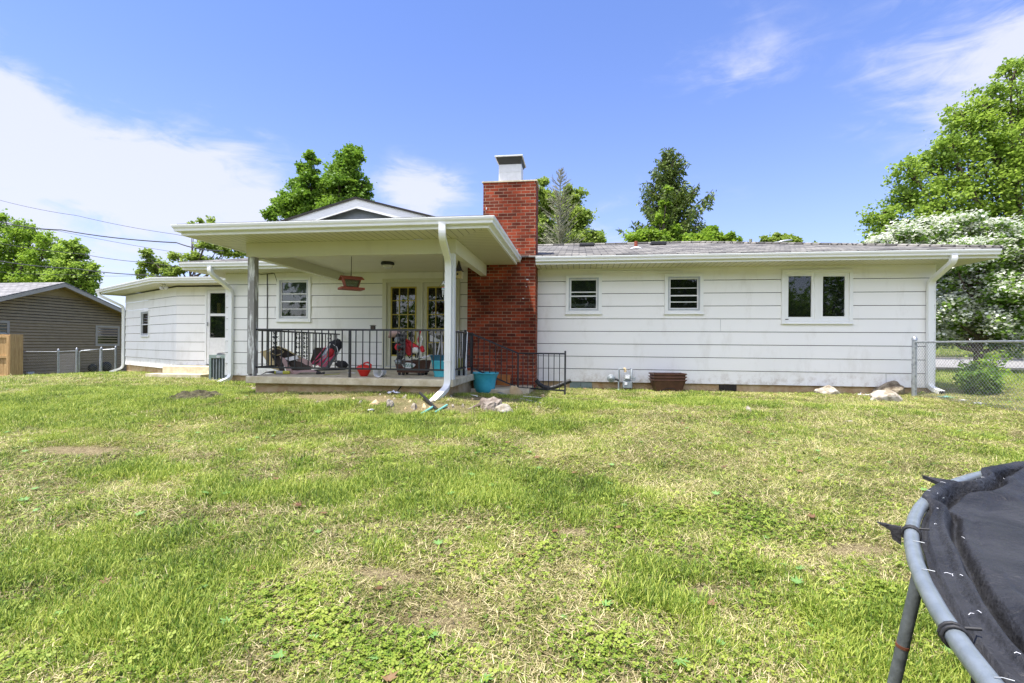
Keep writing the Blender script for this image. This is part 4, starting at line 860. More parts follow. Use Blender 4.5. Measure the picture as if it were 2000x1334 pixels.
# ------------------------------------------------------------------ rocks, litter, pipes on the lawn
import bmesh as BM
def rock(u, v, wpx, hpx, m, label, name='rock', cat='rock', group=None, dy=.7, seed=0, flat=.25, cl=None):
    p_ = PG(u, v); t_ = -math.sin(TH) * p_.x + math.cos(TH) * p_.y; wx = wpx * t_ / F / 2; hz = hpx * t_ / F * (1.15 if wpx < 30 else 1)
    bm = BM.new(); BM.ops.create_icosphere(bm, subdivisions=3, radius=1)
    r_ = random.Random(seed); ks = [Vector((r_.uniform(-1, 1), r_.uniform(-1, 1), r_.uniform(-.6, 1))).normalized() for _ in range(14)]; ds = [r_.uniform(.45, .85) for _ in ks]
    for vt in bm.verts:
        c = vt.co.copy()
        for k_, d_ in zip(ks, ds):
            e_ = c.dot(k_) - d_
            if e_ > 0: c -= k_ * e_ * .85
        n_ = float(vnoise(c.x * 3 + seed, c.y * 3 + c.z * 2.2)); c *= 1 + .3 * (n_ - .5)
        vt.co = Vector((c.x * wx * 1.15, c.y * wx * dy, max(c.z, -.4) * hz * 1.0 + hz * (flat + .12)))
    me_ = bpy.data.meshes.new(name); bm.to_mesh(me_); bm.free(); me_.materials.append(M[m]); me_.polygons.foreach_set('use_smooth', [False] * len(me_.polygons))
    o = bpy.data.objects.new(name, me_); COL.objects.link(o); o.location = p_ - Vector((0, 0, .015)); o.rotation_euler = (0, 0, r_.uniform(0, 3) if wpx < 25 else 0)
    return tag(o, label, cat, group)
rock(1614, 771, 50, 15, 'rock', 'flat grey rock standing alone by the wall under the casement window', seed=3)
rock(1738, 771, 62, 24, 'rockd', 'brown humped rock behind a paler one near the right house corner', seed=5)
rock(1733, 785, 66, 20, 'rock', 'pale wedge-shaped rock in front of a darker one near the right corner', seed=8)
rock(983, 808, 42, 18, 'rock', 'large white rock in front of the tree stump', seed=10)
rock(1009, 774, 26, 17, 'rocko', 'round buff stone right of the turquoise pot', seed=12)
rock(1463, 806, 20, 10, 'rock', 'small white stone alone in the lawn below the casement window', seed=14)
rock(1661, 825, 26, 5, 'rock', 'flat whitish stone sunk in grass at the right', seed=15)
SM = [(733, 793, 26, 10), (762, 794, 20, 11), (808, 798, 22, 9), (828, 802, 16, 11), (703, 790, 12, 7), (993, 797, 12, 5), (1060, 776, 16, 6), (790, 777, 7, 5), (620, 788, 10, 5), (527, 797, 8, 4), (497, 765, 14, 9), (1090, 800, 7, 4), (1048, 790, 9, 4), (876, 783, 10, 6), (845, 786, 8, 5), (690, 780, 9, 4), (950, 806, 8, 4)] + [(random.Random(k).uniform(700, 1090), random.Random(k + 99).uniform(772, 800), random.Random(k + 7).uniform(4, 10), random.Random(k + 3).uniform(3, 6)) for k in range(26)]
for i, (u, v, a, c) in enumerate(SM): # pale rubble
     rock(u, v, a, c, 'rock' if i % 3 else 'rocko', 'small pale stone among the rubble in front of the porch', 'stone', 'stone', 'small stones in front of the porch', seed=20 + i)
def litter(u, v, wpx, label, m='paper', seed=0, name='litter', cat='litter', hh=.5):
    p_ = PG(u, v); t_ = -math.sin(TH) * p_.x + math.cos(TH) * p_.y; s_ = wpx * t_ / F; r_ = np.random.default_rng(seed); n_ = 7
    vs = []; fs = []
    for i in range(n_):
        for j in range(n_):
            x, y = (i / (n_ - 1) - .5), (j / (n_ - 1) - .5); vs.append((p_.x + s_ * (x + .12 * r_.normal()), p_.y + s_ * .8 * (y + .12 * r_.normal()), p_.z + .012 + s_ * hh * abs(.35 * r_.normal()) * (1 - abs(x))))
    for i in range(n_ - 1):
        for j in range(n_ - 1): fs.append((i * n_ + j, (i + 1) * n_ + j, (i + 1) * n_ + j + 1, i * n_ + j + 1))
    mb = MB(); mb.add(vs, fs, True); o = mb.build(name, M[m]); md = o.modifiers.new('thickness', 'SOLIDIFY'); md.thickness = .002; return tag(o, label, cat)
litter(556, 767, 18, 'crumpled white plastic in the grass left of the porch downspout, nearest the grey post', seed=1)
litter(771, 770, 20, 'crumpled white and blue wrapper below the porch slab', seed=2)
litter(725, 803, 11, 'small crumpled silver scrap in front of the rubble', seed=3)
litter(1687, 773, 24, 'flat white plastic scrap between two rocks at the right', seed=4, hh=.25)
litter(1882, 784, 12, 'small crumpled white paper just left of the wire fence', seed=5)
litter(1916, 790, 18, 'flat white scrap at the foot of the wire fence', seed=6, hh=.2)
litter(1849, 777, 30, 'torn mint green plastic sheet by the right house corner', 'mint', seed=7, hh=.15)
litter(1186, 789, 30, 'faded straw-coloured sack half sunk in the lawn', 'tan', seed=8, hh=.08)
def stick(pts, r, m, name, label, cat, n_=10, cap=None):
    mb = MB(); mb.tube(pts, r, n_); return tag(mb.build(name, M[m]), label, cat)
def gp(u, v, dz=.02): q = PG(u, v); return q + Vector((0, 0, dz))
stick([gp(820, 779, .10), gp(853, 804, .035)], .022, 'black', 'pipe', 'dark grey pipe propped in the rubble under the downspout', 'pipe')
stick([gp(821, 813), gp(846, 799, .035)], .02, 'mint', 'pipe', 'mint green pipe lying left under the dark pipe', 'pipe')
stick([gp(849, 809), gp(873, 795, .03)], .018, 'mint', 'pipe', 'short mint green pipe lying right of the downspout mouth', 'pipe')
stick([gp(976, 774, .04), gp(1058, 790, .02)], .012, 'whitep', 'metal_strip', 'long white metal strip lying right of the tree stump', 'strip')
stick([gp(973, 771, .05), gp(990, 775, .04)], .014, 'alum', 'metal_strip', 'short grey metal strip behind the tree stump', 'strip')
stick([gp(914, 773, .03), gp(932, 777, .03)], .010, 'whitep', 'metal_strip', 'short white strip lying left of the turquoise pot foot', 'strip')
stick([gp(1022, 777, .03), gp(1057, 780, .03)], .008, 'whitep', 'metal_strip', 'thin white strip right of the buff stone', 'strip')
stick([gp(973, 762, .05), gp(988, 763, .05)], .02, 'black', 'hose_nozzle', 'short black tube right behind the turquoise pot', 'tube')
# stump
p_ = PG(958, 797); st = MB(); n_ = 18; prof = [(.20, -.05), (.175, .03), (.16, .09), (.155, .12)]
vs = []; fs = []
for i, (r_, z_) in enumerate(prof):
    for j in range(n_):
        a_ = 2 * math.pi * j / n_; rr = r_ * (1 + .12 * math.sin(3 * a_) + .07 * math.sin(7 * a_ + i)); zz_ = z_ + ((.02 * math.sin(5 * a_ + 1) + .03 * math.sin(a_)) if i >= 2 else 0); vs.append((p_.x + rr * 1.05 * math.cos(a_), p_.y + rr * math.sin(a_), p_.z + zz_))
for i in range(3):
    for j in range(n_): fs.append((i * n_ + j, i * n_ + (j + 1) % n_, (i + 1) * n_ + (j + 1) % n_, (i + 1) * n_ + j))
vs.append((p_.x, p_.y, p_.z + .115)); fs += [(3 * n_ + j, 3 * n_ + (j + 1) % n_, 4 * n_) for j in range(n_)]
st.add(vs, fs); st.tube([p_ + Vector((-.16, -.03, .05)), p_ + Vector((-.28, -.1, .0)), p_ + Vector((-.36, -.16, -.02))], .03, 7, taper=[.035, .025, .01])
tag(st.build('tree_stump', M['stump']), 'small weathered tree stump in front of the turquoise pot', 'stump')
# soil heap
p_ = PG(382, 778); vs = []; fs = []; n_ = 26
for i in range(n_):
    for j in range(n_):
        x, y = (i / (n_ - 1) - .5) * 1.25, (j / (n_ - 1) - .5) * .8; d_ = max(0, 1 - (x / .6) ** 2 - (y / .38) ** 2); vs.append((p_.x + x, p_.y + y, hgt(p_.x + x, p_.y + y) - .02 + .12 * d_ ** .7 * (.4 + 1.2 * float(vnoise(x * 14, y * 14, 2)))))
for i in range(n_ - 1):
    for j in range(n_ - 1): fs.append((i * n_ + j, (i + 1) * n_ + j, (i + 1) * n_ + j + 1, i * n_ + j + 1))
M['soil'] = mat('dug soil', (.035, .028, .018), .95, col2=(.12, .11, .05), scale=22, bump=.8)
tag(MB().add(vs, fs).build('soil_heap', M['soil']), 'low dark heap of dug soil on the lawn left of the porch', 'soil heap')

# ------------------------------------------------------------------ turquoise pot, figurine, board, drain hose
def pot(name, c, rb, rt, h, m, label, cat='pot', bulge=.0, foot=.0):
    t_ = thing(name, c, label, cat); mb = MB()
    prof = [(rb * .2, 0), (rb, 0), (rb * 1.06, .02)]
    for k in range(1, 9): f = k / 9; prof.append((rb + (rt * .93 - rb) * (f ** 1.0) + bulge * math.sin(f * math.pi), h * .03 + h * .85 * f))
    prof += [(rt * .93, h * .90), (rt * .98, h * .95), (rt, h * .985), (rt * .985, h), (rt * .90, h * .985), (rt * .85, h * .9), (rb * .9, h * .15), (rb * .2, h * .12)]
    mb.lathe(c, prof, 40, caps=False); mb.build('body', M[m], t_); return t_
p_ = PG(946, 769); tp = thing('flower_pot', p_, 'large turquoise pot standing on the ground by the porch corner', 'pot')
MB().lathe(p_, [(.03, 0), (.12, 0), (.155, .015), (.185, .06), (.205, .13), (.214, .22), (.222, .29), (.240, .36), (.262, .41), (.272, .43), (.282, .435), (.284, .447), (.276, .455), (.258, .45), (.235, .40), (.20, .30), (.15, .28)], 44, caps=False, sx=1.1, sy=1.1).build('body', M['teal'], tp)
MB().lathe((p_.x, p_.y, p_.z + .2), [(.001, 0), (.18, 0), (.17, .02), (.001, .03)], 20, caps=False).build('soil', M['soil'], tp)
p_ = PG(915, 764); fg = thing('bird_figurine', p_, 'small black and white bird figurine left of the turquoise pot', 'figurine')
b = MB(); b.lathe(p_, [(.03, 0), (.045, .03), (.045, .09), (.03, .14), (.012, .16)], 14); b.build('body', M['whitep'], fg)
b = MB(); b.lathe(p_ + Vector((0, .012, 0)), [(.036, .02), (.049, .04), (.047, .09), (.034, .13), (.03, .15), (.028, .18), (.01, .195)], 14); b.build('back', M['black'], fg)
b = MB(); b.obox(p_ + Vector((0, -.035, .165)), (.012, .03, .01)); b.build('beak', M['yellow'], fg)
a = PY(972, 752, 10.6); c = PY(995, 733, 10.7); b = MB(); b.obox(((a.x + c.x) / 2, 10.65, (a.z + c.z) / 2), (.30, .02, .24), (R(-12), R(2), 0)); tag(b.build('plywood_board', M['ply']), 'orange plywood board leaning behind the turquoise pot', 'board')
dh = [PY(u, v, 11.0) for u, v in ((1047, 742), (1053, 750), (1062, 756), (1074, 758), (1087, 755), (1098, 750), (1108, 746), (1116, 743))]
for q in dh: q.z = max(q.z, hgt(q.x, q.y) + .045)
b = MB(); pp = []; rr = []
for i in range(len(dh) - 1):
    for k in range(9): pp.append(dh[i].lerp(dh[i + 1], k / 9)); rr.append(.052 if k % 2 else .045)
b.tube(pp, .05, 12, taper=rr); tag(b.build('drain_hose', M['black']), 'black corrugated drain hose curving beside the chimney foot', 'drain hose')
# ------------------------------------------------------------------ gas meter
q0 = PG(1212, 762); gy = 11.42; gx = PX(1226, gy); gm = thing('gas_meter', (gx, gy, q0.z), 'grey gas meter with round regulator and pipes against the white wall', 'meter')
zg_ = PY(1226, 760, gy).z
b = MB(); b.box((gx - .105, gy - .075, zg_ + .02), (gx + .105, gy + .075, zg_ + .19)); b.prism([(gx - .105, gy - .075, zg_ + .19), (gx + .105, gy - .075, zg_ + .19), (gx + .075, gy - .075, zg_ + .235), (gx - .075, gy - .075, zg_ + .235)], (0, .15, 0)); b.build('case', M['meter'], gm, bevel=.02)
b = MB(); b.box((gx - .075, gy - .085, zg_ + .235), (gx + .06, gy + .06, zg_ + .33)); b.build('index_box', M['alum'], gm, bevel=.01); MB().box((gx - .055, gy - .09, zg_ + .25), (gx + .035, gy - .086, zg_ + .31)).build('dial_plate', M['paper'], gm)
MB().box((gx - .07, gy - .081, zg_ + .10), (gx - .01, gy - .078, zg_ + .165)).build('label_plate', M['paper'], gm)
xr_ = PX(1209, gy); b = MB(); b.tube([(xr_, gy, q0.z - .02), (xr_, gy, zg_ + .44), (xr_ + .04, gy, zg_ + .47), (gx - .09, gy, zg_ + .47)], .02, 10).tube([(gx + .09, gy, zg_ + .24), (gx + .09, gy, zg_ + .45), (gx + .09, gy + .2, zg_ + .45)], .026, 10).lathe((xr_, gy, q0.z), [(.06, 0), (.05, .03), (.02, .05)], 12).obox((gx + .15, gy, zg_ + .23), (.06, .06, .09)); b.build('pipe', M['meter'], gm)
b = MB(); b.tube([(gx - .09, gy, zg_ + .47), (gx - .06, gy, zg_ + .47), (gx - .05, gy, zg_ + .44), (gx - .05, gy, zg_ + .39)], .028, 10); b.build('brass_elbow', M['rocko'], gm)
xd = PX(1194, gy); b = MB(Matrix.Translation((xd, gy - .02, PY(1194, 739, gy).z)) @ Matrix.Rotation(R(90), 4, 'X')); b.lathe((0, 0, -.03), [(.085, 0), (.095, .01), (.095, .03), (.07, .045), (.03, .05), (.03, .075), (.02, .08)], 26); b.build('regulator', M['meter'], gm)
b = MB(); b.tube([(xd, gy, PY(1194, 739, gy).z), (xr_, gy, PY(1194, 742, gy).z)], .025, 8); b.build('regulator_arm', M['iron'], gm)
# ------------------------------------------------------------------ stack of planters
def planter(c, label, arch):
    t_ = thing('planter_box', c, label, 'planter', 'stacked brown planters by the wall', rz=R(8)); w0, d0, w1, d1, h = .27, .13, .36, .19, .30
    mb = MB(); 
    outer0 = [(-w0, -d0, 0), (w0, -d0, 0), (w0, d0, 0), (-w0, d0, 0)]; outer1 = [(-w1, -d1, h), (w1, -d1, h), (w1, d1, h), (-w1, d1, h)]; inner1 = [(-w1 + .015, -d1 + .015, h), (w1 - .015, -d1 + .015, h), (w1 - .015, d1 - .015, h), (-w1 + .015, d1 - .015, h)]; inner0 = [(-w0 + .015, -d0 + .015, .02), (w0 - .015, -d0 + .015, .02), (w0 - .015, d0 - .015, .02), (-w0 + .015, d0 - .015, .02)]
    vs = outer0 + outer1 + inner1 + inner0; fs = [(0, 1, 2, 3)]
    for k in range(3):
        for j in range(4): fs.append((k * 4 + j, k * 4 + (j + 1) % 4, (k + 1) * 4 + (j + 1) % 4, (k + 1) * 4 + j))
    fs.append((12, 13, 14, 15)); mb.add(vs, fs); mb.build('body', M['brownp'], t_, local=True)
    rim = MB(); 
    for a_, b__ in (((-w1 - .012, -d1 - .012), (w1 + .012, -d1)), ((-w1 - .012, d1), (w1 + .012, d1 + .012)), ((-w1 - .012, -d1), (-w1, d1)), ((w1, -d1), (w1 + .012, d1))): rim.box((*a_, h - .022), (*b__, h + .004))
    rim.build('rim', M['brownp'], t_, local=True)
    if arch:
        ar = MB(); pts = [(.19 * math.cos(x_), -d0 - .012 - .02 * math.sin(x_), .105 * math.sin(x_) + .0) for x_ in np.linspace(0, math.pi, 16)]; ar.tube(pts, .006, 5); ar.build('arch_moulding', M['black'], t_, local=True)
    return t_
q = PG(1306, 767); 
for k, (lb, ar) in enumerate((('brown plastic planter at the bottom of the stack by the wall', True), ('brown plastic planter in the middle of the stack by the wall', False), ('brown plastic planter on top of the stack by the wall', False))): planter((q.x, q.y + .17, q.z - .01 + .068 * k), lb, ar)
# ------------------------------------------------------------------ air conditioner
q = Vector((PX(408, 12.3), 12.3, hgt(PX(420, 12.3), 12.3))); ac = thing('air_conditioner', (q.x + .1, q.y + .38, q.z), 'grey-green outdoor air-conditioning unit in front of the back steps', 'air conditioner')
x0, x1, y0, y1, z0, z1 = q.x, q.x + .64, q.y, q.y + .62, q.z, q.z + .73
b = MB(); b.box((x0 + .04, y0 + .04, z0 + .03), (x1 - .04, y1 - .04, z1 - .1)); b.build('coil', M['coil'], ac)
b = MB(); b.box((x0, y0, z1 - .10), (x1, y1, z1)); b.box((x0, y0, z0), (x1, y1, z0 + .04)).box((x0, y0, z0 + .04), (x0 + .07, y0 + .07, z1 - .1)).box((x1 - .07, y0, z0 + .04), (x1, y0 + .07, z1 - .1)).box((x0, y1 - .07, z0 + .04), (x0 + .07, y1, z1 - .1)).box((x1 - .07, y1 - .07, z0 + .04), (x1, y1, z1 - .1)); b.build('case', M['acgreen'], ac, bevel=.008)
b = MB()
for k in range(1, 6): xx = x0 + .05 + (x1 - x0 - .1) * k / 6; b.box((xx - .009, y0 + .01, z0 + .04), (xx + .009, y0 + .035, z1 - .1))
for k in range(1, 6): yy = y0 + .05 + .52 * k / 6; b.box((x1 - .035, yy - .009, z0 + .04), (x1 - .01, yy + .009, z1 - .1)).box((x0 + .01, yy - .009, z0 + .04), (x0 + .035, yy + .009, z1 - .1))
b.build('guard_bar', M['mint'] if False else M['meter'], ac)
b = MB(); b.lathe(((x0 + x1) / 2, (y0 + y1) / 2, z1), [(.26, 0), (.26, .02), (.22, .05), (.05, .06), (.001, .06)], 24, caps=False); b.build('fan_guard', M['iron'], ac)
b = MB(Matrix.Translation((x0 + .30, y0 - .004, z1 - .055)) @ Matrix.Rotation(R(90), 4, 'X')); b.lathe((0, 0, 0), [(.07, 0), (.07, .006)], 20, sx=1, sy=.45); b.build('badge', M['alum'], ac)

# ------------------------------------------------------------------ things on the porch
def spt(u, v, z=ZS):
    """point of the porch floor in direction u, v"""
    d = ray(u, v); return d * ((z - ZE) / d.z) + Vector((0, 0, ZE))
# petrol can
q = spt(711, 735); gc = thing('fuel_can', q, 'red plastic fuel can standing on the porch slab behind the railing', 'fuel can')
b = MB(); vs = []; 
prof = [(.05, .0), (.07, .01), (.10, .07), (.138, .14), (.14, .165), (.12, .19), (.07, .215), (.03, .222)]
b.lathe(q, prof, 20, sx=1.05, sy=.75); b.build('body', M['red'], gc)
b = MB(); b.tube([q + Vector((.0, -.03, .20)), q + Vector((.02, -.03, .25)), q + Vector((.09, -.03, .265)), q + Vector((.15, -.03, .22)), q + Vector((.14, -.03, .14))], .017, 8); b.build('handle', M['red'], gc)
b = MB(); b.tube([q + Vector((-.03, 0, .20)), q + Vector((-.035, 0, .225))], .03, 10); b.build('lid', M['black'], gc)
# open tin on its side
q = spt(738, 737); b = MB(Matrix.Translation(q + Vector((0, 0, .09))) @ Matrix.Rotation(R(90), 4, 'X')); b.lathe((0, 0, -.2), [(.083, 0), (.083, .19), (.090, .2), (.078, .2), (.076, .02), (.001, .02)], 24, caps=False); b.lathe((0, 0, .0), [(.080, 0), (.092, 0), (.092, .006), (.080, .006)], 24, caps=False); tag(b.build('empty_tin', M['whitep']), 'open empty tin lying on its side right of the red fuel can', 'tin')
# brown planter with sheeting and leaf plaque
q = spt(802, 733); bp_ = thing('planter_trough', q, 'long brown trough planter on small wheels on the porch, filled with white sheeting', 'planter')
b = MB(); w0, w1 = .28, .32; b.add([(q.x - w0, q.y, q.z + .05), (q.x + w0, q.y, q.z + .05), (q.x + w0, q.y + .28, q.z + .05), (q.x - w0, q.y + .28, q.z + .05), (q.x - w1, q.y - .03, q.z + .29), (q.x + w1, q.y - .03, q.z + .29), (q.x + w1, q.y + .31, q.z + .29), (q.x - w1, q.y + .31, q.z + .29)], [(0, 1, 2, 3), (0, 1, 5, 4), (1, 2, 6, 5), (2, 3, 7, 6), (3, 0, 4, 7)]); b.box((q.x - w1 - .01, q.y - .045, q.z + .27), (q.x + w1 + .01, q.y - .03, q.z + .295)); o = b.build('body', M['brownp'], bp_); sm_ = o.modifiers.new('t', 'SOLIDIFY'); sm_.thickness = .012
b = MB()
for dx in (-.24, -.16, .16, .24): b.tube([(q.x + dx, q.y + .01, q.z + .028), (q.x + dx, q.y + .05, q.z + .028)], .028, 12).tube([(q.x + dx, q.y + .22, q.z + .028), (q.x + dx, q.y + .26, q.z + .028)], .028, 12)
b.build('wheel', M['black'], bp_)
vs = []; fs = []; n_ = 14
for i in range(n_):
    for j in range(8):
        x = (i / (n_ - 1)); y = j / 7; vs.append((q.x - .22 + .60 * x, q.y + .02 + .24 * y, q.z + .27 + .10 * x ** 2 + .05 * math.sin(7 * x + 3 * y) * y + .03 * random.random()))
for i in range(n_ - 1):
    for j in range(7): fs.append((i * 8 + j, (i + 1) * 8 + j, (i + 1) * 8 + j + 1, i * 8 + j + 1))
tag(MB().add(vs, fs, True).build('plastic_sheeting', M['whitecloth']), 'crumpled white plastic sheeting lying in the brown trough on the porch', 'sheeting')
pl = thing('leaf_plaque', (q.x - .02, q.y - .06, q.z + .17), 'pale green and white leaf-shaped plaque hung on the brown trough', 'plaque')
b = MB(Matrix.Translation((q.x - .02, q.y - .05, q.z + .20))); b.prism([(-.14, 0, .02), (-.09, 0, -.055), (.02, 0, -.06), (.10, 0, -.035), (.14, 0, .012), (.10, 0, .035), (.02, 0, .05), (-.06, 0, .055)], (0, -.012, 0)); b.build('plate', M['whitep'], pl)
b = MB(Matrix.Translation((q.x - .02, q.y - .064, q.z + .20)))
for k in range(6): x = -.10 + .035 * k; b.obox((x, 0, .0), (.014, .006, .07), (0, R(-25), 0))
b.build('leaf', M['mint'], pl)
# pots on the porch
q = spt(857, 737); q.x += .0
pt1 = pot('flower_pot', (q.x, q.y + .17, q.z), .13, .20, .31, 'teal', 'turquoise pot on the porch right behind the downspout, holding a blue one')
pt2 = pot('flower_pot', (q.x, q.y + .17, q.z + .17), .14, .225, .24, 'blue', 'dark blue pot nested in the turquoise pot on the porch')
MB().lathe((q.x, q.y + .17, q.z + .38), [(.001, 0), (.16, 0), (.15, .02), (.001, .03)], 20, caps=False).build('soil', M['soil'], pt2)
# folding frame of white plastic tube with a cloth
q = spt(850, 722); wt = thing('tube_stand', q, 'white plastic tube stand with pale cloth behind the blue pot', 'stand')
b = MB(); b.tube([q + Vector((.02, .1, .30)), q + Vector((.12, .1, .85)), q + Vector((-.05, .1, .86)), q + Vector((-.06, .1, .87))], .016, 8).tube([q + Vector((.12, .1, .85)), q + Vector((.16, .1, 0))], .016, 8).tube([q + Vector((-.03, .1, .86)), q + Vector((-.05, .15, 0))], .012, 8); b.build('frame', M['whitep'], wt)
vs = []; fs = []
for i in range(10):
    for j in range(6): x, z_ = i / 9, j / 5; vs.append(tuple(q + Vector((-.16 + .30 * x, .06 + .02 * math.sin(9 * x), .84 - .16 * x * (1 - z_) - .17 * z_ + .012 * random.random()))))
for i in range(9):
    for j in range(5): fs.append((i * 6 + j, (i + 1) * 6 + j, (i + 1) * 6 + j + 1, i * 6 + j + 1))
MB().add(vs, fs, True).build('cloth', M['whitecloth'], wt)
# golf bag with pink shafts, toppled against the side rail
def lumpy(c, sx, sy, sz, seed, rot=(0, 0, 0), amp=.25, sub=3, boxy=0):
    bm = BM.new(); BM.ops.create_icosphere(bm, subdivisions=sub, radius=1); Mx = Matrix.Translation(c) @ Matrix.Rotation(rot[2], 4, 'Z') @ Matrix.Rotation(rot[1], 4, 'Y') @ Matrix.Rotation(rot[0], 4, 'X')
    vs = []
    for v_ in bm.verts:
        k_ = v_.co.copy()
        if boxy: mxx = max(abs(k_.x), abs(k_.y), abs(k_.z)); k_ = k_.lerp(k_ / mxx, boxy)
        n_ = float(fbm(k_.x * 2.2 + seed, k_.y * 2.2 + k_.z * 2.7 + seed, seed, 3)); k_ *= 1 + amp * (n_ - .5) * 2; vs.append(Mx @ Vector((k_.x * sx, k_.y * sy, k_.z * sz)))
    fs = [tuple(x.index for x in f.verts) for f in bm.faces]; bm.free(); return vs, fs
Yb = 9.35
def pp_(u, v, Y=Yb): return PY(u, v, Y)
gb_ = thing('golf_bag', spt(640, 722), 'black and red golf bag with dark pink club shafts leaning on the porch', 'golf bag')
c_ = pp_(650, 690); b = MB(); b.tube([pp_(632, 716), pp_(640, 700), pp_(650, 684), pp_(655, 676)], .1, 14, taper=[.12, .13, .13, .12]); b.build('bag_body', M['meter'], gb_)
b = MB(); b.add(*lumpy(pp_(654, 676, Yb - .03), .13, .13, .12, 3, (0, R(30), 0), .35), True); b.add(*lumpy(pp_(662, 672, Yb), .07, .08, .11, 5, (0, 0, 0), .35), True); b.add(*lumpy(pp_(668, 712, Yb), .13, .12, .08, 7, (0, 0, 0), .4), True); b.build('hood', M['blackcloth'], gb_)
b = MB()
for k, (u0, v0, u1, v1) in enumerate(((608, 712, 636, 677), (617, 714, 634, 700), (612, 710, 641, 690), (624, 716, 645, 688), (622, 714, 650, 684), (630, 716, 650, 694), (634, 717, 655, 690))): b.tube([pp_(u0, v0, Yb - .12 - .012 * k), pp_(u1, v1, Yb - .13 + .01 * k)], .011, 6)
b.build('club_shaft', M['pink'], gb_)
b = MB(); b.add(*lumpy(pp_(646, 688, Yb - .11), .06, .05, .12, 11, (0, R(28), 0), .3), True); b.build('pocket', M['redcloth'], gb_)
b = MB(); b.tube([pp_(645, 671, Yb - .14), pp_(640, 682, Yb - .16), pp_(636, 690, Yb - .15)], .012, 6).tube([pp_(650, 672, Yb - .15), pp_(658, 678, Yb - .15), pp_(661, 690, Yb - .13)], .008, 6); b.build('strap', M['whitecloth'], gb_)
b = MB(); P4 = [pp_(604, 712, 9.9), pp_(628, 712, 9.9), pp_(640, 679, 9.9), pp_(614, 679, 9.9)]; b.prism(P4, (0, .03, 0)); tag(b.build('brown_panel', M['darkbrown']), 'dark brown panel standing behind the golf bag on the porch', 'panel')
# broken carton / display case lying open
Yc = 8.95
ct = thing('broken_case', spt(555, 728), 'broken brown and tan padded case lying open by the grey porch post', 'case')
def quadp(pts, m, nm, th=.018, Y=Yc): MB().prism([PY(u, v, Y + dy) for u, v, dy in pts], (0, th, 0)).build(nm, M[m], ct)
quadp([(508, 686, .1), (525, 687, .1), (546, 724, 0), (530, 720, 0)], 'tan', 'side_panel')
quadp([(525, 687, .12), (548, 692, .05), (556, 726, 0), (544, 724, .02)], 'darkbrown', 'back_panel')
quadp([(546, 696, -.03), (556, 700, -.04), (566, 716, -.06), (574, 731, -.1), (562, 729, -.08)], 'mauve', 'front_panel')
quadp([(560, 722, -.07), (580, 724, -.05), (612, 722, 0), (619, 727, -.05), (590, 727, -.08), (574, 732, -.1)], 'mauve', 'lining')
quadp([(550, 700, .08), (585, 706, .08), (608, 716, .05), (606, 727, .0), (565, 727, .02)], 'darkbrown', 'inner_panel')
quadp([(584, 696, .1), (606, 706, .08), (611, 718, .05), (600, 716, .05), (578, 703, .1)], 'mauve', 'arm_pad')
quadp([(553, 700, .04), (580, 694, .05), (583, 701, .05), (565, 705, .03)], 'whitecloth', 'cloth')
b = MB(); b.tube([PY(u, v, Yc + .1) for u, v in ((512, 687), (524, 684), (534, 678), (545, 677), (558, 682), (575, 692), (590, 700), (603, 708))], .012, 6).tube([PY(u, v, Yc + .06) for u, v in ((526, 688), (530, 684), (540, 680), (550, 683), (554, 687), (548, 692), (540, 694), (531, 690), (526, 688))], .011, 6); b.build('piping', M['tan'], ct)
b = MB(); b.prism([PY(u, v, Yc + .14) for u, v in ((530, 688), (534, 680), (545, 678), (560, 684), (578, 694), (590, 702), (560, 706), (546, 696))], (0, .02, 0)); b.build('padding', M['darkbrown'], ct)
b = MB(); q1, q2 = spt(537, 731), spt(566, 731); b.tube([q1 + Vector((0, 0, .035)), q2 + Vector((0, 0, .035))], .034, 14); cg = b.build('sealant_tube', M['lime']); tag(cg, 'yellow and grey sealant tube lying under the broken case', 'tube')
b = MB(); b.tube([spt(510, 733) + Vector((0, 0, .01)), spt(520, 730) + Vector((0, 0, .03)), spt(536, 730) + Vector((0, 0, .035))], .014, 8, taper=[.004, .01, .03]); b.build('nozzle', M['black'], cg); 
b = MB(); b.tube([q1.lerp(q2, .1) + Vector((0, 0, .035)), q1.lerp(q2, .55) + Vector((0, 0, .035))], .0355, 14); b.build('paper_band', M['alum'], cg)
b = MB(); q = spt(624, 731); b.tube([q + Vector((-.06, 0, .035)), q + Vector((0, 0, .03)), q + Vector((.05, -.02, .02)), q + Vector((.11, 0, .03))], .03, 9, taper=[.035, .03, .015, .025]); tag(b.build('black_tool', M['black']), 'black tool handle on the porch floor beside a yellow blade', 'handle')
b = MB(); a, c = spt(634, 733), spt(663, 731); b.prism([a + Vector((0, -.03, .003)), c + Vector((0, -.01, .003)), c + Vector((0, .03, .003)), a + Vector((0, .03, .003))], (0, 0, .012)); tag(b.build('yellow_blade', M['lime']), 'flat yellow plastic blade lying on the porch floor', 'blade')
b = MB(); a, c = spt(612, 724), spt(660, 723); b.prism([a + Vector((0, -.03, .003)), c + Vector((0, -.03, .003)), c + Vector((.1, .15, .003)), a + Vector((0, .15, .003))], (0, 0, .02)); tag(b.build('black_tray', M['black']), 'flat black tray on the floor under the golf bag', 'tray')
b = MB(); a, c = spt(675, 717), spt(735, 713); b.obox(((a.x + c.x) / 2, a.y, ZS + .05), (abs(c.x - a.x), .12, .04), (0, R(-4), 0)); b.obox(((a.x + c.x) / 2 + .25, a.y + .05, ZS + .06), (.3, .2, .10), (0, 0, 0)); tag(b.build('dark_bundle', M['blackcloth']), 'flat dark bundle on the porch floor left of the red fuel can', 'bundle')
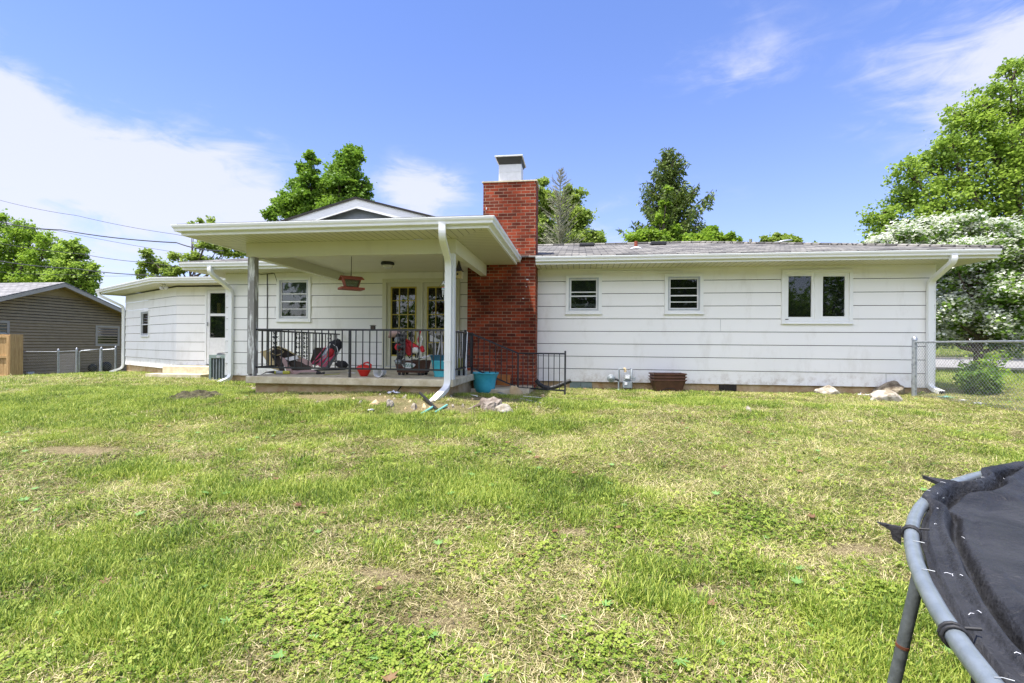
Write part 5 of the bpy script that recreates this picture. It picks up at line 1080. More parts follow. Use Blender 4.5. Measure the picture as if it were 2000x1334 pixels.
b = MB(); q = spt(682, 729); b.lathe(q, [(.03, 0), (.03, .02), (.01, .03)], 10); b.obox(q + Vector((.08, 0, .01)), (.12, .03, .015)); tag(b.build('paint_brush', M['whitep']), 'small white brush lying at the foot of the middle rail post', 'brush')
# red and white bag hanging in front of the doors
Yr = 8.62
rb_ = thing('red_carrier', spt(800, 728), 'red, white and black carrier pack with straps hanging behind the front railing', 'pack')
def blobp(u, v, wu, hv, dep, m, nm, seed, par=rb_, Y=Yr, amp=.25, rot=0, boxy=.3):
    c = PY(u, v, Y); t_ = Y / ray(u, v).y; mb = MB(); mb.add(*lumpy(c, wu * t_ / F / 2, dep, hv * t_ / F / 2, seed, (0, R(rot), 0), amp, 3, boxy), True); return mb.build(nm, M[m], par)
blobp(797, 681, 13, 30, .05, 'redcloth', 'side_pouch', 31, rot=-22); blobp(808, 676, 26, 10, .05, 'redcloth', 'top_pouch', 32, rot=22); blobp(825, 682, 8, 13, .04, 'redcloth', 'red_flap', 33, rot=-10)
blobp(811, 684, 14, 12, .045, 'whitecloth', 'white_flap', 34, rot=10, Y=Yr - .03); blobp(797, 666, 20, 5, .03, 'redcloth', 'cross_bar', 35, rot=22)
for i, pts in enumerate(([(806, 643), (803, 655), (802, 664), (806, 670)], [(822, 645), (819, 655), (816, 664), (819, 672)], [(795, 692), (800, 699), (806, 692)], [(811, 688), (812, 699)], [(817, 687), (815, 699)])):
    b = MB(); b.tube([PY(u, v, Yr - .01) for u, v in pts], .013, 6); b.build('strap', M['blackcloth'] if i != 1 else M['redcloth'], rb_)
b = MB(); b.tube([PY(u, v, Yr) for u, v in ((822, 656), (825, 662), (821, 672), (820, 699))], .012, 6); b.build('webbing', M['whitecloth'], rb_)
bw = thing('black_bag', spt(775, 730), 'crumpled black bag with mauve flap hanging left of the red carrier pack', 'bag')
blobp(781, 668, 22, 36, .06, 'blackcloth', 'body', 41, bw, Y=8.5, amp=.45); blobp(770, 651, 24, 15, .04, 'mauve', 'flap', 42, bw, Y=8.5, rot=-18, amp=.4); blobp(778, 678, 13, 13, .03, 'redcloth', 'badge', 43, bw, Y=8.42); blobp(779, 678, 9, 9, .03, 'blackcloth', 'badge_centre', 44, bw, Y=8.38); blobp(776, 664, 9, 11, .03, 'meter', 'net_pocket', 45, bw, Y=8.43, amp=.5)
blobp(780, 697, 12, 14, .05, 'blackcloth', 'lower_strap', 46, bw, Y=8.45, amp=.6); blobp(778, 707, 13, 9, .05, 'meter', 'buckle', 47, bw, Y=8.4, amp=.6)
b = MB(); q = PY(728.5, 638, PYF + .11); b.box((q.x - .035, q.y - .03, ZT + .017), (q.x + .035, q.y + .03, ZT + .085)); b.box((q.x - .045, q.y - .04, ZT + .075), (q.x + .045, q.y + .04, ZT + .083)); tag(b.build('small_lantern', M['darkbrown']), 'small dark box lantern standing on the top rail', 'lantern')
# long-handled tools at the right rail
for i, (u, m, h_, lab) in enumerate(((893, 'whitep', 1.0, 'white-handled tool leaning at the right rail, farthest left of the row'), (897.5, 'lime', .95, 'yellow and white handled tool second in the row at the right rail'), (902, 'lime', .97, 'yellow-gripped tool in the middle of the row at the right rail'), (906.5, 'black', 1.0, 'black umbrella-like bundle in the row at the right rail'), (910.5, 'whitep', .97, 'white-handled tool beside the brick, rightmost of the row'))):
    Yt = 9.35; x = PX(u, Yt); t_ = thing('long_handled_tool', (x, Yt, ZS), lab, 'garden tool', 'long-handled tools leaning at the right rail')
    b = MB(); b.tube([(x, Yt, ZS + .33), (x + .01, Yt + .05, ZS + h_ - .1)], .011 if m != 'black' else .026, 8); b.build('handle', M['whitep' if m == 'lime' else m], t_)
    b = MB(); b.tube([(x - .004, Yt, ZS + .1), (x, Yt, ZS + .34)], .017, 8); b.build('grip', M[m], t_)
    b = MB(); b.obox((x, Yt, ZS + .06), (.05, .03, .12)); b.build('head', M['black' if i % 2 else 'alum'], t_)
# bird feeder
Yf = 8.75; q = PY(686, 566, Yf); fd = thing('bird_feeder', (q.x, Yf, q.z), 'red wooden bird feeder with clear sides hanging from the porch beam', 'bird feeder')
TF = Matrix.Translation((q.x, Yf, q.z)) @ Matrix.Rotation(R(42), 4, 'Z')
b = MB(TF); b.box((-.215, -.15, 0), (.215, .15, .018)).box((-.215, -.15, .018), (.215, -.135, .04)).box((-.215, .135, .018), (.215, .15, .04)).box((-.215, -.135, .018), (-.2, .135, .04)).box((.2, -.135, .018), (.215, .135, .04)); b.build('tray', M['redwood'], fd)
b = MB(TF)
for sx in (-1, 1): b.prism([(sx * .10, -.06, .02), (sx * .10, .06, .02), (sx * .15, .085, .19), (sx * .15, 0, .235), (sx * .15, -.085, .19)], (sx * .015, 0, 0))
b.build('side_board', M['redwood'], fd)
b = MB(TF); b.prism([(-.10, -.058, .03), (.10, -.058, .03), (.145, -.082, .185), (-.145, -.082, .185)], (0, .004, 0)); b.prism([(-.10, .055, .03), (.10, .055, .03), (.145, .078, .185), (-.145, .078, .185)], (0, .004, 0)); b.build('clear_side', M['glass'], fd)
b = MB(TF); b.prism([(-.09, -.05, .03), (.09, -.05, .03), (.10, -.055, .07), (-.10, -.055, .07)], (0, .1, 0)); b.build('seed', M['tan'], fd)
b = MB(TF)
for sy in (-1, 1): b.prism([(-.205, 0, .25), (.205, 0, .25), (.205, sy * .15, .185), (-.205, sy * .15, .185)], (0, 0, .014))
b.build('roof', M['redwood'], fd)
b = MB(); b.tube([(q.x, Yf, q.z + .26), (q.x, Yf, 2.72)], .006, 6); b.tube([(q.x - .01, Yf - .01, q.z + .26), (q.x, Yf, q.z + .40)], .004, 5); b.build('hanger', M['rope'], fd)
# wind chime
Yw = 8.75; q = PY(866, 560, Yw); wc = thing('wind_chime', (q.x, Yw, q.z - .2), 'wind chime of white cups and tubes hanging beside the right porch post', 'wind chime')
b = MB(); b.lathe((q.x, Yw, q.z + .04), [(.03, 0), (.03, .02), (.018, .03), (.015, .055), (.008, .06)], 12).lathe((q.x, Yw, q.z - .06), [(.03, 0), (.03, .05)], 12); b.build('cup', M['whitep'], wc)
b = MB(); b.lathe((q.x, Yw, q.z - .045), [(.0315, 0), (.0315, .012)], 12); b.build('band', M['teal'], wc); b = MB(); b.lathe((q.x, Yw, q.z - .025), [(.0315, 0), (.0315, .012)], 12); b.build('band', M['pink'], wc)
b = MB()
for dx, l_ in ((-.015, .12), (.0, .08), (.02, .20)): b.tube([(q.x + dx, Yw, q.z - .07), (q.x + dx, Yw, q.z - .07 - l_)], .006, 6)
b.build('chime_tube', M['whitep'], wc)
b = MB(); b.tube([(q.x, Yw, q.z + .1), (q.x - .005, Yw, q.z + .35), (q.x - .01, Yw, 2.72)], .004, 5).tube([(q.x, Yw, q.z + .12), (q.x - .10, Yw, q.z - .02)], .003, 4).tube([(q.x, Yw, q.z + .12), (q.x + .07, Yw, q.z - .03)], .003, 4); b.build('cord', M['rope'], wc)
# bird house
Yh = 9.3; q = PY(896, 544, Yh); bh = thing('bird_house', (q.x, Yh, q.z), 'small cream bird house with swooping dark roof at the right porch post', 'bird house')
b = MB(); b.box((q.x - .075, Yh - .06, q.z), (q.x + .065, Yh + .06, q.z + .14)); b.build('box', M['tan'], bh)
b = MB(); pr_ = [(.10, .14), (.07, .17), (.045, .23), (.025, .30), (.01, .36)]; b.lathe((q.x, Yh, q.z), [(.11, .135)] + pr_, 4, sx=1, sy=1, smooth=False); b.build('roof', M['darkbrown'], bh)
b = MB(); b.lathe((0, 0, 0), [(.02, 0), (.02, .004)], 14); b2 = MB(Matrix.Translation((q.x - .01, Yh - .061, q.z + .08)) @ Matrix.Rotation(R(90), 4, 'X')); b2.lathe((0, 0, 0), [(.02, 0), (.02, .004)], 14); b2.build('entrance_hole', M['black'], bh)
b = MB(); b.tube([(q.x, Yh, q.z + .35), (q.x, Yh, 2.72)], .004, 5); b.build('hanger', M['rope'], bh)

# ------------------------------------------------------------------ trampoline
TC = Vector((2.749, .152)); TR_, TZ = 2.255, .455
tz_g = hgt(1.1, 1.85)
tr = thing('trampoline', (TC.x, TC.y, tz_g), 'round trampoline with grey steel rim and black cover at the right edge', 'trampoline')
b = MB(); n_ = 120; pts = [(TC.x + TR_ * math.cos(2 * math.pi * i / n_), TC.y + TR_ * math.sin(2 * math.pi * i / n_), TZ) for i in range(n_ + 1)]; b.tube(pts, .0155, 14); b.build('rim', M['rim'], tr)
def seen(u, v): d = ray(u, v); return d * ((TZ - ZE) / d.z) + Vector((0, 0, ZE))
def angof(u, v): q = seen(u, v); return math.atan2(q.y - TC.y, q.x - TC.x)
AT0, AT1, AT2 = -angof(1792, 982), angof(1846, 948), -angof(1886, 932)
def cover_pt(r_, a_):
    if a_ > math.pi: a_ -= 2 * math.pi
    wv = .006 * math.sin(5 * a_) + .026 * (float(vnoise(a_ * 5.0, 2.2, 6)) - .5)
    fold = .018 * math.exp(-((r_ - .980 + wv) / .0045) ** 2) - .034 * math.exp(-((r_ - .969 + wv) / .0050) ** 2) + .014 * math.exp(-((r_ - .950 + 1.8 * wv) / .006) ** 2) * (.4 + math.sin(7 * a_)) - .02 * math.exp(-((r_ - .92 + 3 * wv) / .007) ** 2) * max(0, math.sin(3 * a_ + 2))
    w_ = .012 * float(fbm(math.cos(a_) * r_ * 9 + 40, math.sin(a_) * r_ * 9 + 40, 3, 3) - .5) * 2 + .022 * float(vnoise(a_ * 22, r_ * 3, 9) - .5) * math.exp(-((r_ - .92) / .08) ** 2)
    z_ = TZ + .006 - .05 * (1 - r_ ** 4) + fold + w_ * (.35 if r_ < .85 else 1.0)
    # edge wraps over the rim unevenly
    cv = max(float(sstep(AT0 - .02, AT0 + .01, -a_) * sstep(AT1 - .02, AT1 + .01, a_)), float(sstep(AT2, AT2 + .05, -a_)))
    Rr = (TR_ - .028 + .014 * float(vnoise(a_ * 6 + 5, 0.3, 4)) + .040 * cv) * r_
    q_ = abs(Rr - TR_)
    if q_ < .024: z_ = max(z_, TZ + .003 + math.sqrt(max(0, .022 ** 2 - q_ ** 2)))
    if r_ > .995: z_ -= .02 + .02 * cv
    return (TC.x + Rr * math.cos(a_), TC.y + Rr * math.sin(a_), z_)
rs = list(np.linspace(.02, .72, 20)) + list(np.linspace(.73, .90, 22)) + list(np.linspace(.9025, 1.0, 66)); na = 420; vs = []; fs = []
for r_ in rs:
    for j in range(na): vs.append(cover_pt(r_, 2 * math.pi * j / na))
for i in range(len(rs) - 1):
    for j in range(na): fs.append((i * na + j, i * na + (j + 1) % na, (i + 1) * na + (j + 1) % na, (i + 1) * na + j))
vs.append((TC.x, TC.y, TZ - .03)); fs += [(len(vs) - 1, (j + 1) % na, j) for j in range(na)]
M['net'] = mat('worn black sheeting', (.013, .013, .014), .50, col2=(.036, .036, .038), scale=5, bump=.5, bscale=60, spec=.35)
o = MB().add(vs, fs, True).build('cover', M['net'], tr); md = o.modifiers.new('t', 'SOLIDIFY'); md.thickness = .004
def rimp(a_, rr=TR_, z=TZ): return Vector((TC.x + rr * math.cos(a_), TC.y + rr * math.sin(a_), z))
def seen(u, v): d = ray(u, v); return d * ((TZ - ZE) / d.z) + Vector((0, 0, ZE))
for i, (u, v) in enumerate(((1775, 1040), (1850, 948), (1850, 1236))):
    q = seen(u, v); a_ = math.atan2(q.y - TC.y, q.x - TC.x); c = rimp(a_); rd = Vector((math.cos(a_), math.sin(a_), 0)); tn = Vector((-rd.y, rd.x, 0)); b = MB()
    for off in (0, .012): b.tube([c + tn * off + rd * .0185 * math.cos(t) + Vector((0, 0, .0185 * math.sin(t))) for t in np.linspace(0, 6.28, 14)], .0032, 5)
    b.tube([c - rd * .014 + Vector((0, 0, .014)), c - rd * .035 + Vector((0, 0, .018))], .003, 6); b.build('tie', M['rope'], tr)
    if i == 0:
        b = MB(); k_ = c + rd * .02; b.prism([k_ + Vector((0, 0, .012)), k_ + rd * .022 + Vector((0, 0, .012)), k_ + rd * .05 + tn * .004 + Vector((0, 0, .014)), k_ + rd * .022 + Vector((0, 0, -.002)), k_ + rd * .018 + Vector((0, 0, -.022)), k_ + rd * .0 + Vector((0, 0, -.034))], tn * .01); b.build('tie_end', M['blackcloth'], tr)
    if i == 1:
        b = MB(); k_ = c + rd * .02; b.prism([k_ + tn * .03, k_ + rd * .05 + tn * .01 + Vector((0, 0, .01)), k_ + rd * .04 - tn * .03, k_ - tn * .04], (0, 0, .012)); b.build('tie_end', M['blackcloth'], tr)
    if i == 2:
        b = MB(); k_ = c - rd * .03 - Vector((0, 0, .03)); b.prism([k_, k_ + tn * .03, k_ + tn * .035 - Vector((0, 0, .09)), k_ - tn * .0 - Vector((0, 0, .10))], rd * .008); b.build('tie_end', M['blackcloth'], tr)
for u, v in ((1797, 1072), (1820, 1130), (1905, 1335)):
    q = seen(u, v); a_ = math.atan2(q.y - TC.y, q.x - TC.x); c = rimp(a_); rd = Vector((math.cos(a_), math.sin(a_), 0)); b = MB(); b.tube([c + rd * .0 + tn * .004 + Vector((0, 0, .0165)), c - rd * .010 + Vector((0, 0, .0165)), c - rd * .022 + tn * .003 + Vector((0, 0, .017))], .0008, 5); b.build('spring_hook', M['alum'], tr)
base = math.atan2(1.76 - TC.y, 1.10 - TC.x)
for k in range(4):
    a0 = base - k * 2 * math.pi / 4; a1 = a0 - .52
    A, B_ = rimp(a0, TR_ - .01), rimp(a1, TR_ - .01); A2, B2 = rimp(a0, TR_ + .125), rimp(a1, TR_ + .125); A2.z = hgt(A2.x, A2.y) + .03; B2.z = hgt(B2.x, B2.y) + .03
    A3 = A2.lerp(B2, .06); B3 = B2.lerp(A2, .06); A2.z += .05; B2.z += .05; A3.z -= .0
    b = MB(); b.tube([B_, B_.lerp(B2, .5), B2], .0185, 12); b.build('leg', M['legsteel'], tr); b = MB(); b.tube([A, A.lerp(A2, .5), A2], .0185, 12); lg = b.build('leg', M['legsteel'], tr)
    b = MB(); b.tube([A2, A2.lerp(A3, .5) - Vector((0, 0, .03)), A3, B3, B2.lerp(B3, .5) - Vector((0, 0, .03)), B2], .0175, 12); b.build('foot_bar', M['rim'], tr)
    mid = A.lerp(A2, .62); b = MB(); dr = (A2 - A).normalized(); b.tube([mid, mid + dr * .010], .0198, 12); b.build('rust_ring', M['rust'], lg)

# pale scuffs and lint on the cover
for i, (u, v, l_) in enumerate(((1900, 938, .03), (1903, 945, .02), (1837, 982, .022), (1863, 981, .015), (1829, 1002, .012), (1828, 1029, .018), (1882, 1043, .03), (1848, 1129, .03), (1858, 1132, .03), (1875, 1143, .012), (1900, 1212, .035), (1915, 1212, .02), (1994, 1301, .02), (1980, 942, .02), (1870, 965, .035))):
    q = seen(u, v); r_ = min(.99, math.hypot(q.x - TC.x, q.y - TC.y) / (TR_ - .02)); a_ = math.atan2(q.y - TC.y, q.x - TC.x); c = Vector(cover_pt(r_, a_)) + Vector((0, 0, .006)); d_ = Vector((math.cos(i * 1.3), math.sin(i * 1.3), 0)) * l_ * .2; b = MB(); b.tube([c - d_, c + Vector((0, .002, .001)), c + d_], .0006, 4); b.build('scuff', M['paper'], tr)
# ------------------------------------------------------------------ trees
def leaf_mesh(name, C, size, matl, parent, seed, up=.35, aspect=1.35, down=0., tone=None):
    """C: N x 3 leaf positions; each leaf a small folded blade of two faces"""
    r_ = np.random.default_rng(seed); n_ = len(C)
    d = r_.normal(size=(n_, 3)); d[:, 2] = d[:, 2] * .6 - down; d /= np.linalg.norm(d, axis=1)[:, None]
    nr = r_.normal(size=(n_, 3)); nr[:, 2] = np.abs(nr[:, 2]) + up; s = np.cross(d, nr); s /= np.linalg.norm(s, axis=1)[:, None] + 1e-9; nn = np.cross(s, d)
    sz = size * r_.uniform(.6, 1.3, n_)[:, None]
    a = C; t = C + d * sz * aspect; l_ = C + d * sz * .5 * aspect + s * sz * .5 + nn * sz * .14; q_ = C + d * sz * .5 * aspect - s * sz * .5 + nn * sz * .14
    V = np.stack([a, l_, t, q_], 1).reshape(-1, 3); off = np.array(rootloc(parent)); V = V - off
    i0 = np.arange(n_) * 4; Fc = np.stack([i0, i0 + 1, i0 + 2, i0, i0 + 2, i0 + 3], 1).reshape(-1, 3)
    me = bpy.data.meshes.new(name); me.vertices.add(len(V)); me.vertices.foreach_set('co', V.ravel().astype('f'))
    me.loops.add(Fc.size); me.loops.foreach_set('vertex_index', Fc.ravel().astype('i')); me.polygons.add(len(Fc)); me.polygons.foreach_set('loop_start', (np.arange(len(Fc)) * 3).astype('i'))
    if tone is None: tone = r_.uniform(0, 1, n_)
    me.update(); at = me.attributes.new('tone', 'FLOAT', 'POINT'); at.data.foreach_set('value', np.repeat(np.clip(tone, 0, 1), 4).astype('f'))
    o = bpy.data.objects.new(name, me); COL.objects.link(o); me.materials.append(matl); o.parent = parent; return o
LM = {'maple': leafmat('maple leaf', (.13, .24, .03), (.44, .58, .09), .55), 'deep': leafmat('deep green leaf', (.09, .20, .02), (.27, .42, .045), .5), 'spring': leafmat('spring green leaf', (.14, .27, .025), (.38, .52, .06), .55),
      'dog': leafmat('dogwood leaf', (.10, .21, .03), (.28, .42, .06), .5), 'petal': leafmat('white bract', (.62, .66, .50), (.86, .87, .78), .3), 'olive': leafmat('olive leaf', (.17, .26, .035), (.40, .50, .10), .55),
      'spruce': leafmat('spruce needle', (.06, .10, .015), (.17, .24, .04), .35), 'grey': leafmat('dry twig', (.10, .095, .085), (.24, .23, .20), .0)}
def clumps_px(lst, Y, seed, dj=.35):
    r_ = random.Random(seed); o = []
    for it in lst:
        u, v, rp = it[:3]; d = ray(u, v); t = Y / d.y; R_ = rp * t / F * 1.0
        yy = Y + r_.uniform(-1, 1) * dj * (it[3] if len(it) > 3 else max(1.2, R_)); o.append((PY(u, v, yy), R_))
    return o
def crown_points(cl, n_, seed, sub=26, spread=.17, flat=.85):
    r_ = np.random.default_rng(seed); tot = sum(R_ ** 2 for _, R_ in cl); out = []; subs = []; tn = []
    for c, R_ in cl:
        k = max(6, int(sub * (.6 + .4 * R_))); kk = int(n_ * R_ ** 2 / tot)
        dirs = r_.normal(size=(k, 3)); dirs /= np.linalg.norm(dirs, axis=1)[:, None]; rad = R_ * r_.uniform(.15, 1, k) ** .55
        sc = np.array(c) + dirs * rad[:, None] * np.array([1, 1, flat]); subs.append(sc)
        ch = r_.integers(0, k, kk); sp = R_ * spread * r_.uniform(.6, 1.5, k)[ch][:, None]
        out.append(sc[ch] + r_.normal(size=(kk, 3)) * sp * np.array([1, 1, .75])); base = r_.uniform(.1, .9, k)[ch]; tn.append(base * .6 + r_.uniform(0, 1, kk) * .4)
    return np.concatenate(out), subs, np.concatenate(tn)
def make_tree(name, label, u0, Y, cl_px, n_, size, lm, trunk_r=.2, seed=1, bark='bark', group=None, cat='tree', sub=26, spread=.17, z0=None, dj=.35, twigs=8, fork=.35, petals=0):
    x0 = PX(u0, Y); zb = hgt(x0, Y) - .1 if z0 is None else z0
    T = thing(name, (x0, Y, zb), label, cat, group); cl = clumps_px(cl_px, Y, seed, dj); r_ = random.Random(seed)
    ztop = max(c.z for c, _ in cl); zlow = min(c.z for c, _ in cl); b = MB()
    top = Vector((sum(c.x for c, _ in cl) / len(cl), Y, zb + (ztop - zb) * .88)); zf = zb + (max(zlow, zb + 1) - zb) * .75
    ax = lambda t: Vector((x0, Y, zb)).lerp(Vector((x0, Y, zf)), t / fork) if t < fork else Vector((x0, Y, zf)).lerp(top, (t - fork) / (1 - fork))
    N_ = 12; b.tube([ax(i / N_) + Vector((r_.uniform(-.05, .05), r_.uniform(-.05, .05), 0)) * (i > 0) for i in range(N_ + 1)], trunk_r, 9, taper=[trunk_r * (1.25 if i == 0 else 1 - .9 * i / N_) for i in range(N_ + 1)])
    P_, subs, tn = crown_points(cl, n_, seed, sub, spread)
    for (c, R_), sc in zip(cl, subs):
        zt = (zb + (c.z - zb) * .62); f = min(.95, max(.15, (zt - zb) / max(.1, top.z - zb))); s = ax(f); mid = s.lerp(c, .5) + Vector((r_.uniform(-.2, .2) * R_, 0, -.12 * (c - s).length)); rr = trunk_r * (1 - .8 * f) * .6
        b.tube([s, mid, c], rr, 6, taper=[rr, rr * .7, rr * .35])
        for q in sc[:twigs]:
            q = Vector(q); b.tube([c.lerp(mid, .25), c.lerp(q, .5) + Vector((0, 0, .05)), q], rr * .3, 4, taper=[rr * .35, rr * .22, .008])
    b.build('trunk', M[bark], T); leaf_mesh('crown', P_, size, LM[lm], T, seed, tone=tn)
    if petals:
        q_ = []; rg = np.random.default_rng(seed + 5)
        for (c, R_), sc in zip(cl, subs):
            for s in sc:
                k = int(petals); a_ = rg.uniform(0, 6.28, k); rd = R_ * .42 * np.sqrt(rg.uniform(0, 1, k)); q_.append(np.stack([s[0] + rd * np.cos(a_) * 1.5, s[1] + rd * np.sin(a_) * 1.5, s[2] + .08 + rg.normal(size=k) * .10], 1))
        q_ = np.concatenate(q_); o = leaf_mesh('blossom', q_, .10, LM['petal'], T, seed + 1, up=4.0, aspect=1.0)
    return T
make_tree('maple_tree', 'tall bright green maple at the right edge, above the white dogwood', 2025, 27, [(1974, 135, 24), (1990, 200, 62), (1925, 195, 34), (1880, 230, 40), (1930, 270, 70), (1850, 285, 34), (1990, 300, 80), (1820, 320, 40), (1880, 340, 60), (1770, 335, 30), (1762, 380, 36), (1820, 390, 56), (1940, 400, 80), (1720, 420, 30), (1735, 455, 40), (1790, 440, 54), (1870, 450, 70), (1990, 470, 90), (1712, 465, 26), (2110, 170, 100), (2120, 300, 140), (2150, 450, 140), (2120, 110, 60), (2012, 125, 26), (1960, 560, 60), (2080, 560, 120)], 84000, .125, 'maple', .36, 3, sub=34, spread=.15)
make_tree('dogwood_tree', 'white-flowering dogwood with layered branches behind the right house corner', 1912, 18, [(1725, 478, 22), (1765, 468, 32), (1815, 455, 36), (1870, 448, 34), (1925, 452, 36), (1985, 465, 44), (1860, 500, 40), (1920, 500, 46), (1985, 520, 50), (1850, 560, 34), (1900, 555, 44), (1960, 580, 50), (1990, 620, 50), (1850, 610, 32), (1900, 610, 36), (1845, 655, 26), (1935, 635, 30), (1980, 660, 36), (2050, 500, 70), (2060, 600, 70), (1880, 650, 20)], 30000, .10, 'dog', .16, 5, sub=22, spread=.2, dj=.5, fork=.22, petals=78)
make_tree('broadleaf_tree', 'dense dark green twin-topped tree behind the porch roof', 640, 26, [(610, 306, 17), (602, 332, 20), (664, 334, 18), (683, 308, 26), (690, 300, 18), (672, 345, 38), (608, 362, 28), (585, 372, 24), (570, 395, 26), (610, 400, 44), (665, 385, 50), (700, 360, 26), (705, 395, 28), (545, 405, 20), (527, 420, 14), (580, 425, 36), (640, 430, 50), (700, 430, 30)], 52000, .12, 'deep', .3, 7, sub=30, spread=.13)
make_tree('maple_tree', 'bright green leafy tree at the left edge behind the taupe house', 40, 33, [(15, 440, 22), (45, 450, 24), (10, 480, 34), (60, 475, 34), (95, 470, 20), (85, 500, 34), (30, 520, 46), (80, 535, 40), (-30, 450, 50), (-60, 520, 60), (118, 490, 12), (10, 560, 40), (60, 565, 40)], 34000, .14, 'spring', .3, 9, sub=24, spread=.16)
make_tree('maple_tree', 'smaller green tree between the power lines, right of the leafy left-edge tree', 140, 29, [(140, 475, 14), (130, 500, 24), (155, 495, 18), (150, 525, 28), (170, 545, 20), (120, 540, 24), (180, 520, 10), (165, 570, 24), (140, 570, 30)], 10000, .15, 'maple', .2, 11, sub=20, spread=.17)
make_tree('sycamore_tree', 'airy open tree seen between the two left roofs', 370, 27, [(283, 495, 12), (290, 515, 18), (310, 525, 16), (275, 535, 12), (345, 500, 12), (355, 520, 16), (335, 535, 16), (392, 430, 6), (408, 432, 8), (400, 475, 14), (425, 485, 14), (445, 490, 14), (470, 492, 14), (385, 510, 18), (420, 520, 20), (375, 438, 5), (415, 445, 12), (455, 470, 14), (320, 550, 20)], 11000, .13, 'olive', .16, 13, sub=14, spread=.2, twigs=10)
make_tree('columnar_tree', 'slim green tree touching the right side of the chimney', 1060, 30, [(1060, 355, 9), (1058, 380, 16), (1062, 410, 22), (1055, 440, 24), (1065, 470, 26), (1075, 395, 14)], 12000, .13, 'olive', .15, 15, sub=22, spread=.2)
make_tree('columnar_tree', 'rounded green tree behind the bare grey conifer', 1115, 33, [(1110, 370, 10), (1120, 385, 20), (1100, 410, 26), (1130, 420, 24), (1110, 445, 34), (1140, 460, 22), (1165, 465, 14), (1090, 470, 30), (1130, 475, 30), (1092, 385, 14), (1115, 400, 18)], 20000, .14, 'olive', .18, 17, sub=22, spread=.2)
make_tree('round_tree', 'yellow-green tree low behind the roof, right of the dark spruce', 1400, 24, [(1385, 455, 16), (1400, 465, 16), (1375, 470, 20), (1428, 463, 9), (1437, 470, 8), (1415, 478, 12), (1380, 485, 26), (1345, 478, 22)], 9000, .11, 'spring', .12, 19, sub=16, spread=.2)
make_tree('round_tree', 'yellow-green bushy tree low in front of the dark spruce', 1290, 24, [(1240, 465, 18), (1265, 455, 18), (1290, 430, 14), (1300, 400, 12), (1305, 370, 8), (1310, 455, 20), (1255, 485, 26), (1295, 485, 30), (1330, 480, 20)], 9000, .11, 'spring', .12, 21, sub=16, spread=.2)
make_tree('round_tree', 'small distant tree top above the roof beside the street lamp', 1515, 48, [(1495, 468, 8), (1520, 464, 9), (1540, 466, 10), (1552, 472, 9), (1508, 474, 10), (1530, 474, 12), (1592, 477, 3)], 5000, .17, 'olive', .15, 23, sub=14, spread=.22)
make_tree('round_tree', 'small tree top just right of the bare grey conifer', 1165, 36, [(1165, 460, 10), (1175, 470, 8), (1150, 472, 14)], 2500, .14, 'spring', .12, 25, sub=12, spread=.22)
# spruce with drooping twigs
def conifer(name, label, u0, Y, vtop, tipw, lm, bark, seed, dens=1.0, vbase=620, nb=15, droop=.5, card=.10, needles=True, lvl=34, skew=0):
    r_ = random.Random(seed); top = PY(u0, vtop, Y); x0 = top.x; zb = hgt(x0, Y); T = thing(name, (x0, Y, zb), label, 'tree'); H = top.z - zb; b = MB(); tr_ = .012 * H
    b.tube([(x0 + .02 * H * .1 * math.sin(i), Y, zb + H * i / 10) for i in range(11)], tr_, 8, taper=[tr_ * (1.05 - i / 10) + .012 for i in range(11)]); pts = []
    for k in range(lvl):
        f = .12 + .87 * (k / (lvl - 1)) ** .9; z = zb + H * f; Lb = tipw * (1 - f) ** .75 * r_.uniform(.75, 1.2) + .15
        for j in range(int(nb * (.45 + .55 * (1 - f)))):
            a_ = r_.uniform(0, 6.28); l_ = Lb * r_.uniform(.55, 1.15); d = Vector((math.cos(a_), math.sin(a_), 0)); p0 = Vector((x0, Y, z)); pr = []
            for i in range(8):
                t = i / 7; dz = l_ * ((-.30 * t + .62 * t ** 2.6 - .12 * t) * droop * 1.3 + (1 - droop) * .75 * t); pr.append(p0 + d * l_ * t + Vector((0, 0, dz)))
            b.tube(pr, .02, 4, taper=[.012 + .014 * l_ * (1 - i / 7) for i in range(8)])
            if needles:
                m_ = int(48 * l_ * dens)
                for _ in range(m_):
                    t = r_.random() ** .8; q = pr[min(7, int(t * 7))].lerp(pr[min(7, int(t * 7) + 1)], (t * 7) % 1); hang = r_.random() * .55 * (1 - .6 * t) * (1 if r_.random() < .75 else .15); pts.append((q.x + r_.gauss(0, .07), q.y + r_.gauss(0, .07), q.z - hang))
            else:
                for i in range(2, 8):
                    for s_ in (-1, 1):
                        q = pr[i]; tw = q + d.cross(Vector((0, 0, 1))) * s_ * l_ * .22 * r_.uniform(.4, 1) + d * l_ * .12 + Vector((0, 0, r_.uniform(.0, .18))); b.tube([q, tw], .006, 3, taper=[.012, .006])
    b.build('trunk', M[bark], T)
    if needles: leaf_mesh('crown', np.array(pts), card, LM[lm], T, seed, up=.1, aspect=2.6, down=.9)
conifer('spruce_tree', 'dark spruce with drooping ragged branches behind the roof', 1306, 26, 290, 3.9, 'spruce', 'bark', 31, dens=1.6, nb=13, card=.085, lvl=36)
conifer('bare_conifer', 'bare grey conifer with needleless branches right of the chimney', 1094, 25, 332, 1.9, 'grey', 'barkg', 33, needles=False, nb=11, droop=.15, lvl=44)
